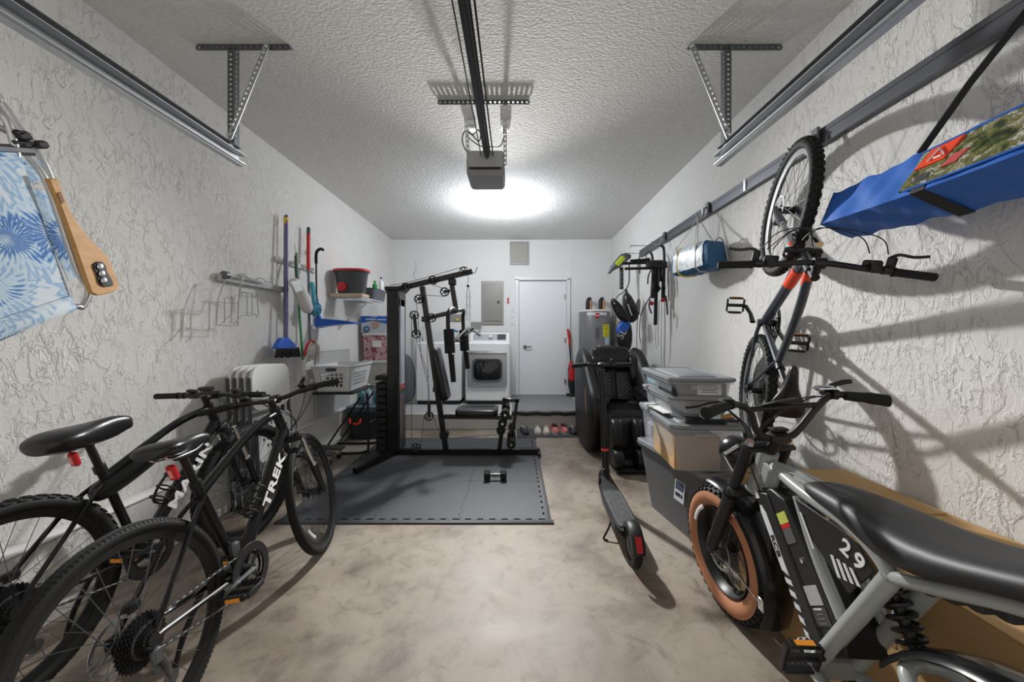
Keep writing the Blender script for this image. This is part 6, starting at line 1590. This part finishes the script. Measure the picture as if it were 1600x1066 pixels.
MB().tube([(-2.08, 4.50, 1.49), (-2.15, 4.50, 1.425)], .012, 6).build('yellow_tip', YEL, sh)
bk = thing('mop_bucket', 'dark grey mop bucket with red rim and red knob on the pine board of shelf', 'bucket', (-1.98, 4.36, 1.79))
rg = []
for z, a, b in ((0, .15, .085), (.03, .16, .092), (.24, .185, .115), (.27, .195, .12), (.275, .20, .125)):
    rg.append([V((-1.98 + a * math.copysign(abs(math.cos(q)) ** .7, math.cos(q)), 4.36 + b * math.copysign(abs(math.sin(q)) ** .7, math.sin(q)), 1.79 + z)) for q in [2 * PI * k_ / 28 for k_ in range(28)]])
MB().loft(rg).build('tub', mat('bucket_grey', (.06, .065, .07), .4), bk)
rg = []
for z, k2 in ((.270, 1.0), (.270, 1.06), (.292, 1.06), (.298, 1.0), (.290, .95)):
    rg.append([V((-1.98 + .20 * k2 * math.copysign(abs(math.cos(q)) ** .7, math.cos(q)), 4.36 + .125 * k2 * math.copysign(abs(math.sin(q)) ** .7, math.sin(q)), 1.79 + z)) for q in [2 * PI * k_ / 28 for k_ in range(28)]])
MB().loft(rg).build('red_rim', RED, bk)
MB(T(-2.05, 4.262, 1.87) @ RX(PI / 2)).lathe([(.055, -.01), (.06, .005), (.055, .022), (.02, .028)], 20).build('red_knob', RED, bk)
t = thing('drain_tray', 'slate grey storage tub behind the mop bucket on the wire shelf', 'tub', (-2.0, 4.85, 1.755))
MB(T(-2.0, 4.86, 1.755)).loft([rrect(.34, .40, .04, 3, 0), rrect(.38, .46, .05, 3, .14), rrect(.40, .48, .05, 3, .15)]).build('body', mat('slate_plastic', (.13, .135, .15), .5), t)
ITEMS = [('bottle', 'white spray bottle with red trigger on the slate tub', (-2.06, 4.72), .03, .11, WPLAS, RED), ('bottle', 'small pink bottle on the slate tub beside the white spray bottle', (-1.98, 4.74), .025, .08, mat('pink_plastic', (.6, .15, .2), .4), WPLAS), ('bottle', 'green bottle standing on the right edge of the slate tub', (-1.87, 4.80), .032, .09, GREEN, GREEN), ('bottle', 'tall white bottle with blue cap at the far end of slate tub', (-1.86, 5.0), .032, .17, WHITE, TEAL), ('bottle', 'short red jar between bottles on the slate tub', (-2.10, 4.86), .035, .08, RED, DSTEEL)]
for nm, lab, (x, y), r, h, m1, m2 in ITEMS:
    t = thing(nm, lab, 'bottle', (x, y, 1.905)); MB(T(x, y, 1.905)).lathe([(r * .95, 0), (r, .01), (r, h * .7), (r * .5, h * .85), (r * .45, h)], 16).build('body', m1, t); MB(T(x, y, 1.905 + h)).lathe([(r * .55, 0), (r * .5, .02), (r * .3, .028)], 14).build('cap', m2, t)

# column of boxes in the corner below the shelf
zz_ = ZS
t = thing('storage_bin', 'clear lidded bin at the bottom of the corner column behind weight tower', 'storage bin', (-1.93, 5.2, ZS))
def small_bin(t, z, h, m, lm, w=.40, l=.34, x=-1.95, y=5.2):
    MB(T(x, y, z)).loft([rrect(w - .04, l - .04, .03, 3, 0), rrect(w - .015, l - .015, .03, 3, h - .03)]).build('body', m, t)
    MB(T(x, y, z)).loft([rrect(w, l, .03, 3, h - .03), rrect(w, l, .03, 3, h - .004), rrect(w - .04, l - .04, .03, 3, h)]).build('lid', lm, t)
small_bin(t, ZS, .38, mat('murky_plastic', (.28, .32, .34), .35), GPLAS)
t = thing('storage_bin', 'clear bin with pale crumpled contents, below the pink-filled bin in the corner', 'storage bin', (-1.95, 5.2, .60)); small_bin(t, .605, .33, mat('pale_contents', (.50, .47, .42), .5, var=.3, scale=20), WPLAS)
t = thing('storage_bin', 'clear bin full of pink things in the corner under the diaper box', 'storage bin', (-1.95, 5.2, .94)); small_bin(t, .94, .38, blotch_mat('pink_contents', [(.35, (.20, .05, .07)), (.47, (.50, .18, .22)), (.56, (.62, .50, .50)), (.7, (.42, .10, .14))], 15, rough=.25), WPLAS)
MB().box((-1.93, 5.03, 1.17), (.13, .004, .09)).build('white_item', WTXT, t)
dx = thing('diaper_box', 'blue and white diaper carton on top of the corner bins', 'carton', (-1.95, 5.2, 1.325))
MB().box((-1.95, 5.2, 1.445), (.42, .32, .235), ch=.004).build('carton', mat('carton_white', (.55, .60, .68), .5), dx)
m_ = MB(); m_.loft([[V((x, y, z)) for x, z in ((-2.16, 1.46), (-2.16, 1.56), (-1.74, 1.56), (-1.74, 1.44), (-1.86, 1.47), (-2.0, 1.50))] for y in (5.036, 5.04)]); m_.build('blue_print', BLUEP, dx)
MB(T(-1.95, 5.035, 1.44) @ RX(PI / 2)).lathe([(.05, 0), (.05, .003), (.001, .004)], 20).build('baby_print', mat('skin_print', (.55, .33, .26), .5), dx)
MB(T(-2.08, 5.034, 1.375) @ RX(PI / 2)).lathe([(.045, 0), (.045, .003), (.001, .004)], 20).build('count_badge', TEAL, dx)
text('13', .05, WTXT, dx, T(-2.08, 5.029, 1.375) @ RX(PI / 2), 'count_lettering', bold=.001)
for k_, (x_, w_, z_) in enumerate(((-2.02, .14, 1.515), (-1.87, .12, 1.51), (-1.97, .09, 1.547))): MB().box((x_, 5.034, z_), (w_, .002, .016 if k_ < 2 else .008)).build('print_band', WTXT, dx)
# dark tote with a red handle, teal things on top
tt = thing('tool_tote', 'dark grey tote with red grip on the floor by the corner column', 'tote', (-1.86, 4.62, 0))
MB(T(-1.86, 4.62, .006)).loft([rrect(.36, .34, .04, 4, 0), rrect(.42, .40, .05, 4, .36)]).build('body', mat('dark_tote', (.035, .04, .045), .4), tt)
MB(T(-1.86, 4.62, .006)).loft([rrect(.45, .43, .05, 4, .34), rrect(.46, .44, .05, 4, .40), rrect(.42, .40, .04, 4, .41)]).build('lid', mat('slate_teal_lid', (.12, .17, .20), .4), tt)
MB().tube(cr([(-2.02, 4.395, .27), (-2.0, 4.37, .22), (-1.90, 4.36, .215), (-1.88, 4.385, .27)], 4), .014, 8).build('grip', ORNG, tt)
for k_, (x, y, h, m) in enumerate(((-1.97, 4.60, .20, mat('aqua_bottle', (.20, .48, .55), .15)), (-1.86, 4.55, .23, mat('clear_aqua', (.42, .60, .66), .12)), (-1.76, 4.62, .19, mat('teal_bottle', (.03, .35, .38), .3)))):
    t = thing('water_jug', ['aqua water jug on the left of dark tote lid', 'pale clear jug in the middle of dark tote lid', 'teal jug on the right of dark tote lid'][k_], 'jug', (x, y, .417), 'jugs on the dark tote')
    MB(T(x, y, .417)).lathe([(.04, 0), (.048, .01), (.048, h * .65), (.02, h * .85), (.02, h)], 18).build('body', m, t); MB(T(x, y, .417 + h)).lathe([(.024, 0), (.024, .022), (.018, .026)], 14).build('cap', (WPLAS, WPLAS, LIME)[k_], t)
t = tag(MB().loft([[V((-1.70 + a * .16 * s_, 5.55 + b * .12 * s_, z)) for a, b in [(math.cos(q), math.sin(q)) for q in [2 * PI * k_ / 16 for k_ in range(16)]]] for z, s_ in ((ZS + .005, .9), (.5, 1.1), (.8, 1.0), (.95, .6), (1.0, .3))]).build('duffel_bag', mat('grey_duffel', (.10, .11, .125), .7, bump=.3), sub=1), 'slumped grey bag in the gap between weight tower and washer', 'bag')

# ------------------------------------------------------------------ right wall rail and the things hanging on it
sr = thing('storage_rail', 'long grey steel storage rail high on the right wall', 'rail', (XR - .02, 3.0, 2.40))
for y0, y1 in ((-.3, 2.06), (2.10, 2.62), (2.64, 3.20), (3.24, 4.86)):
    m_ = MB(); c = (y0 + y1) / 2; L_ = y1 - y0
    m_.box((XR - .006, c, 2.395), (.012, L_, .085)).box((XR - .022, c, 2.436), (.03, L_, .006)).box((XR - .022, c, 2.354), (.03, L_, .006)).box((XR - .036, c, 2.425), (.004, L_, .025)).box((XR - .036, c, 2.365), (.004, L_, .025)); m_.box((XR - .032, c, 2.395), (.006, L_, .05))
    m_.build('rail_section', mat('slate_rail', (.11, .115, .13), .4, .5) if y0 < 0 else bpy.data.materials['slate_rail'], sr)
for y in (2.08, 2.63, 3.22): MB().box((XR - .03, y, 2.395), (.03, .03, .09), ch=.004).build('joint_clip', STEEL, sr)
def rail_hook(y, lab, drop=.12, out=.10):
    t = thing('rail_hook', lab, 'hook', (XR - .05, y, 2.36), 'hooks on the storage rail')
    MB().box((XR - .05, y, 2.40), (.02, .05, .10), ch=.004).build('bracket', DSTEEL, t)
    MB().tube(cr([(XR - .06, y, 2.41), (XR - .085, y, 2.39), (XR - .09, y, 2.39 - drop * .6), (XR - .09 - out * .3, y, 2.39 - drop), (XR - .09 - out * .8, y, 2.39 - drop * .9), (XR - .09 - out, y, 2.39 - drop * .55)], 4), .008, 8).build('prong', STEEL, t)
rail_hook(2.00, 'steel hook on the rail carrying the mountain bicycle front wheel', .09, .12)
rail_hook(3.12, 'steel hook on the rail carrying the small duffel bag', .07, .06)
rail_hook(1.05, 'steel hook on the rail carrying the long blue canopy bag', .08, .10)
rail_hook(4.02, 'steel hook near the far end of rail carrying the bike rack', .08, .10)

# long blue canopy bag
cg = thing('canopy_bag', 'long bright blue canopy tent bag with photo print hanging from the rail', 'bag', (1.45, 1.2, 1.75))
A_ = V((1.505, 1.64, 1.845)); Bq = V((1.475, .42, 1.865)); dd = (Bq - A_).normalized(); sxv = dd.cross(V((0, 0, 1))).normalized(); upv = sxv.cross(dd).normalized()
rot = .42
def sq(h, w, t_):
    out = []
    for k_ in range(24):
        a = 2 * PI * k_ / 24
        r = 1 / max(abs(math.cos(a)), abs(math.sin(a))); r = 1 + (r - 1) * .97
        x, y = math.cos(a) * r * w, math.sin(a) * r * h
        x, y = x * math.cos(rot) - y * math.sin(rot), x * math.sin(rot) + y * math.cos(rot)
        wr_ = (.0016 * math.sin(t_ * 43 + k_ * .8) + .0012 * math.sin(t_ * 83 - k_ * 1.1)) * (1.6 if t_ < .35 else .8)
        out.append((sxv * x + upv * y) * (1 + wr_ * 14))
    return out
rings = []; Ltot = (Bq - A_).length
for i in range(81):
    t_ = i / 80; c = A_ + dd * (t_ * Ltot) + V((0, 0, -.02 * math.sin(PI * t_)))
    s_ = .078 + .014 * min(1, t_ * 2)
    rings.append([c + p for p in sq(s_, s_, t_)])
cbod = MB().loft(rings).build('bag_body', BLUE, cg)
end = rings[0]; MB().tube(end, .0035, 5, closed=True).build('end_piping', TEAL, cg)
# print panel on the face that looks into the room
PH = blotch_mat('foliage_print', [(.36, (.02, .03, .01)), (.45, (.09, .11, .03)), (.50, (.24, .22, .08)), (.54, (.06, .08, .03)), (.59, (.62, .60, .52)), (.62, (.14, .14, .05)), (.70, (.40, .37, .22))], 20, 12, .18, 1.2, coat=.8)
nrm_ = None
def face_pt(t_, v, lift=.006):
    """v in -1..1 over the bag side facing the room"""
    c = A_ + dd * (t_ * Ltot) + V((0, 0, -.02 * math.sin(PI * t_)))
    w = .078 + .014 * min(1, t_ * 2); x, y = w + lift, v * w * .96
    return c + sxv * (x * math.cos(rot) - y * math.sin(rot)) + upv * (x * math.sin(rot) + y * math.cos(rot))
SGN = -1
def face_panel(t0, t1, v0, v1, nm, m, par, lift=.006, n=14, wav=.002, slant=0.0):
    a, b = [], []
    rg = []
    for i in range(n + 1):
        t_ = t0 + (t1 - t0) * i / n; q = []
        for j in range(7):
            v = v0 + (v1 - v0) * j / 6; l_ = lift + wav * math.sin(i * 1.9 + j * 1.3)
            q.append(face_pt(t_ + slant * (j / 6 - .5), v, l_))
        for j in range(6, -1, -1):
            v = v0 + (v1 - v0) * j / 6; q.append(face_pt(t_ + slant * (j / 6 - .5), v, lift - .006))
        rg.append(q)
    return MB().loft(rg).build(nm, m, par, smooth=60)
pnl = face_panel(.30, .95, -.80, .86, 'photo_panel', PH, cg, slant=.03)
lg = face_panel(.325, .40, .05, .78, 'logo_patch', ORNG, pnl, lift=.011, n=4, wav=0.0005, slant=.03)
face_panel(.395, .43, -.35, .05, 'red_print', mat('faded_red_print', (.55, .10, .10), .3), pnl, lift=.011, n=3, wav=0, slant=.02)
q0, q1, q2 = face_pt(.345, .18, .0155), face_pt(.385, .18, .0155), face_pt(.365, .62, .0155); q3 = face_pt(.36, .22, .0155)
MB().tube([q0, q2, q1], .0035, 4).tube([q3, q3.lerp(q1, .7)], .003, 4).build('logo_mark', WTXT, lg)
for v in (-.84, .88): 
    MB().tube([face_pt(.30 + .65 * i / 12, v, .007) for i in range(13)], .004, 6).build('panel_piping', BLUE, cg)
# webbing round the bag and straps up to the rail
WEB = mat('black_webbing', (.015, .015, .016), .7, bump=.4, bscale=400)
def web(pts, w=.017, name='strap', par=cg, up=None):
    return MB().tube(pts, w, 4, flat=.14, up=up).build(name, WEB, par)
for tq in (.34, .92):
    c = A_ + dd * (tq * Ltot) + V((0, 0, -.02 * math.sin(PI * tq)))
    rg_ = [c + p * 1.04 for p in sq(.089, .089, tq)]
    q = [c + p * 1.03 for p in sq(.091, .091, tq)][12:24]; MB().loft([[p + dd * s_ for p in q + [c + (p_ - c) * .985 for p_ in reversed(q)]] for s_ in (-.022, .022)]).build('webbing_band', WEB, cg)
hk = V((XR - .16, 1.05, 2.335))
web([face_pt(.30, .95, .006), face_pt(.26, 1.02, -.02).lerp(hk, .5) + V((-.01, 0, 0)), hk], .018, up=(0, 1, .4)); web([face_pt(.48, 1.0, -.12), face_pt(.48, 1.0, -.10).lerp(hk, .5) + V((.01, 0, 0)), hk + V((.02, 0, 0))], .018, up=(0, 1, .4)); web([face_pt(.92, 1.0, -.05), hk + V((0, -.01, 0))], .018, up=(0, 1, .4))

# small insulated duffel
df = thing('duffel_bag', 'small silver and dark blue duffel bag hanging between bicycle and bike rack', 'bag', (1.58, 3.0, 1.80))
PRT = blotch_mat('silver_print_fabric', [(.36, (.12, .22, .34)), (.47, (.50, .55, .60)), (.60, (.62, .66, .68)), (.7, (.20, .28, .38))], 14, 6, .35, 1.0, coat=.3)
cD = V((1.555, 3.05, 1.935)); dD = V((-.20, 1, -.0)).normalized(); sD = dD.cross(V((0, 0, 1))).normalized()
rg = []; M_ = MB()
for i in range(13):
    t_ = -1 + 2 * i / 12; s_ = 1 - .10 * abs(t_) ** 4
    if abs(t_) == 1: s_ = .84
    ring = []
    for k_ in range(20):
        a = 2 * PI * k_ / 20; r = 1 / max(abs(math.cos(a)), abs(math.sin(a))); r = 1 + (r - 1) * .85
        w_ = 1 + .03 * math.sin(i * 2.3 + k_ * 1.7)
        ring.append(cD + dD * t_ * .225 + sD * (math.cos(a) * r * .105 * s_ * w_) + V((0, 0, math.sin(a) * r * .12 * s_ * w_)) + V((0, 0, .0)))
    rg.append(ring)
do_ = MB().loft(rg).build('bag_body', TEAL, df, smooth=50)
# printed upper wrap
rg2 = []
for i in range(1, 12):
    q = []
    for k_ in range(4, 13):
        q.append(cD + (rg[i][k_] - cD) * 1.0 + (rg[i][k_] - (cD + dD * (-1 + 2 * i / 12) * .225)).normalized() * .004)
    rg2.append(q + [p - (p - cD).normalized() * .004 for p in reversed(q)])
MB().loft(rg2).build('printed_wrap', PRT, do_)
GW = mat('grey_webbing', (.42, .42, .40), .8)
for i in (3, 9):
    q = [(p - cD) * 1.03 + cD for p in rg[i]]; MB().tube(q, .010, 4, closed=True, flat=.3).build('webbing_band', YEL if i == 9 else GW, df)
for i, dx in ((3, 0), (9, 0)):
    top = rg[i][5] + V((0, 0, .0)); hkp = V((XR - .14, 3.12, 2.325)); a_ = rg[i][8]
    MB().tube(cr([rg[i][9], a_ + V((-.005, 0, .04)), a_.lerp(hkp, .6), hkp], 4), .009, 4, flat=.2).build('carry_strap', GW, df)
    a_ = rg[i][2]; MB().tube(cr([a_, a_.lerp(hkp, .5), hkp + V((.01, 0, 0))], 4), .009, 4, flat=.2).build('carry_strap', GW, df)
MB().tube(cr([rg[0][6], rg[0][5] + V((0, -.03, .02)), rg[0][3], rg[0][0] + V((0, -.02, -.05))], 4), .006, 6).build('end_cord', GW, df)

# trunk-mounted bicycle rack hanging folded at the end of the rail
br = thing('bike_rack', 'black folded car bicycle rack with red-tipped clamps hanging at rail end', 'bike rack', (1.6, 4.5, 1.9))
D_ = 4.02
def Q(px, py, d=D_): return P(px, py, d)
def bar(pts, r=.014, nm='tube', m=BLKM, seg=10): return MB().tube(pts, r, seg).build(nm, m, br)
bar(cr([Q(1012, 393, 4.13), Q(1018, 397, 4.08), Q(1020, 410, 4.03)], 5)); bar(cr([Q(1032, 384, 3.88), Q(1037, 388, 3.88), Q(1038, 410, 3.88)], 5))
bar([Q(972, 412, 4.08), Q(1025, 410, 3.98)], .016); bar([Q(976, 420, 4.08), Q(1024, 419, 3.98)], .016); bar([Q(985, 408, 3.88), Q(1013, 406, 3.88)], .016, 'padded_arm', GRIP)
MB().ball(Q(1013, 406, 3.88), .022).build('arm_tip', BLKP, br)
for k_, (x0, y0, x1, y1, r) in enumerate(((1022, 412, 1019, 466, .022), (1026, 412, 1024, 508, .020), (1037, 408, 1036, 466, .022), (1031, 412, 1031, 440, .02))):
    bar([Q(x0, y0, 3.98 + .03 * k_), Q(x1, y1, 3.98 + .03 * k_)], r, 'arm', BLKM if k_ != 1 else GRIP)
MB(T(Q(1026, 414, 3.98))).box((0, 0, 0), (.22, .08, .10), ch=.02).build('hub_block', BLKP, br)
for x, y in ((1018, 474), (1036, 469)): MB(T(Q(x, y, 3.96))).ball((0, 0, 0), .026, sq=(1, 1, .9)).build('red_clamp_tip', RED, br)
for pts in ([(1018, 420), (1013, 432), (1012, 444)], [(1016, 468), (1014, 478), (1018, 490)], [(1040, 462), (1042, 475), (1043, 492)], [(1031, 436), (1029, 445), (1032, 452)]):
    MB().tube(cr([Q(*q, 3.92) for q in pts], 4), .014, 6, flat=.5).build('cradle_hook', BLKP, br)
for (x, y) in ((1021, 432), (1035, 436), (1028, 452), (1022, 448), (1037, 450)): MB(T(Q(x, y, 3.95))).ball((0, 0, 0), .028, sq=(.7, .9, 1.2)).build('cradle_pad', GRIP, br)
for pts, r in (([(1025, 505), (1024, 530), (1026, 545)], .005), ([(1030, 470), (1028, 520), (1029, 540)], .005), ([(1034, 470), (1033, 540), (1034, 578)], .004)):
    MB().tube([Q(*q, 4.02) for q in pts], r, 4).build('dangling_strap', GW, br)
MB().tube(cr([Q(1018, 460, 4.08), Q(1008, 478, 4.28), Q(1001, 492, 4.48)], 4), .009, 4, flat=.3).build('loose_strap', BLKP, br)
# wall hooks
for k_, (px, py, d) in enumerate(((990, 384, 4.7), (968, 396, 4.95))):
    t = thing('wall_hook', ['grey double arm wall hook beside the bike rack tubes', 'grey double arm wall hook above the lime panelled garden tool'][k_], 'hook', P(px, py, d), 'thin wall hooks'); p = P(px, py, d)
    p.x = XR - .005
    MB().tube([(p.x, p.y, p.z - .28), (p.x, p.y, p.z), (p.x - .20, p.y, p.z + .0), (p.x - .21, p.y, p.z - .03)], .006, 6).build('arm', DSTEEL, t)
# leaf blower style tool with yellow battery
tb = thing('hedge_trimmer', 'grey garden power tool with lime yellow panel hanging beside the bike rack', 'power tool', P(968, 405, 5.0))
D2 = 4.95
MB().tube([P(951, 427, D2), P(956, 420, D2), P(966, 412, D2), P(975, 403, D2), P(982, 400, D2)], [.02, .035, .06, .07, .03], 12).build('housing', DSTEEL, tb)
MB(T(P(969, 408, D2 - .07)) @ RY(.75)).box((0, 0, 0), (.065, .03, .15), ch=.012).build('lime_panel', LIME, tb)
MB(T(P(978, 401, D2)) @ RY(.2)).box((0, 0, 0), (.12, .10, .07), ch=.015).build('battery', GUN, tb)
MB().tube([P(971, 418, D2), P(971, 436, D2), P(971, 452, D2)], .026, 8).build('grip', BLKP, tb)
for k_ in range(4): MB().ball(P(971, 426 + k_ * 7, D2 - .025), .012).build('grip_rib', GPLAS if False else DSTEEL, tb)
MB().tube(cr([P(983, 410, D2), P(983, 440, D2), P(978, 452, D2), P(974, 454, D2)], 4), .014, 6, flat=.5).build('carry_loop', WEB, tb)
# bags and cap hanging in the corner
bg = thing('backpack', 'black backpack with white lettering hanging in the back right corner', 'backpack', P(988, 478, 4.77))
def blob(pts, d, th, nm, m, par, sub=1, taper=.8):
    a = [P(x, y, d) for x, y in pts]; c = sum(a, V((0, 0, 0))) / len(a); a = [c + (q - c) * 1.18 for q in a]; rg = []
    for k_, (dy, s_) in enumerate(((-th / 2, taper * .75), (-th * .35, taper), (0, 1), (th * .35, taper), (th / 2, taper * .75))):
        rg.append([c + (q - c) * s_ + V((0, dy, 0)) for q in a])
    return MB().loft(rg).build(nm, m, par, sub=sub, smooth=80)
blob([(974, 460), (982, 458), (990, 470), (997, 492), (994, 500), (985, 505), (977, 495), (973, 475)], 4.77, .18, 'pack_body', LEATH, bg)
blob([(998, 464), (1001, 470), (1000, 480), (999, 492), (996, 492), (992, 478)], 4.75, .05, 'side_flap', mat('khaki_lining', (.22, .21, .18), .8), bg)
MB().tube(cr([P(978, 452, 4.82), P(984, 470, 4.69), P(994, 488, 4.67), P(999, 490, 4.72)], 5), .016, 6, flat=.35).build('shoulder_strap', WEB, bg)
for x0 in (997, 1001): MB().tube(cr([P(x0, 492, 4.72), P(x0 - 2, 520, 4.72), P(x0 - (2 if x0 < 1000 else 0), 548 if x0 < 1000 else 536, 4.72)], 4), .011, 4, flat=.3).build('hanging_strap', WEB, bg)
for k_ in range(5): MB(T(P(981.5 + k_ * 1.3, 477 + k_ * 3.6, 4.655)) @ RY(1.2)).box((0, 0, 0), (.024, .004, .016)).build('print_mark', WTXT, bg)
t = thing('baseball_cap', 'black baseball cap hanging on the backpack', 'cap', P(966, 485, 4.8))
blob([(954, 468), (960, 467), (968, 474), (976, 484), (984, 496), (985, 502), (978, 504), (968, 500), (961, 490)], 4.60, .12, 'crown', LEATH, t)
blob([(954, 468), (958, 470), (962, 480), (968, 492), (966, 496), (960, 488), (955, 477)], 4.52, .03, 'brim', BLKP, t)
MB().ball(P(960, 474, 4.50), .01, sq=(1, .4, 1)).build('eyelet', WTXT, t)
MB().tube(cr([P(960, 472, 4.75), P(966, 462, 4.85), P(978, 455, 4.75)], 4), .006, 6).build('hanging_strap', WEB, t)
t = thing('sports_bag', 'black drawstring sports bag with blue top and white letters under the cap', 'bag', P(975, 525, 4.77))
blob([(970, 500), (984, 500), (987, 520), (986, 545), (976, 552), (966, 545), (962, 525), (964, 510)], 4.77, .16, 'bag_body', LEATH, t)
blob([(965, 508), (975, 501), (984, 500), (985, 510), (977, 520), (969, 522), (963, 520)], 4.70, .06, 'blue_top', BLUEP, t)
text('SL', .13, WTXT, t, T(P(972, 522, 4.64)) @ RX(PI / 2) @ RZ(1.0), 'lettering')
tag(MB().tube(cr([V((XR - .008, 4.12, 1.9)), V((XR - .01, 4.11, 1.4)), V((XR - .008, 4.13, 1.0)), V((XR - .01, 4.10, .9))], 6), .006, 5).build('hanging_cord', GPLAS), 'thin grey cord running down the right wall behind the bike rack', 'cord')
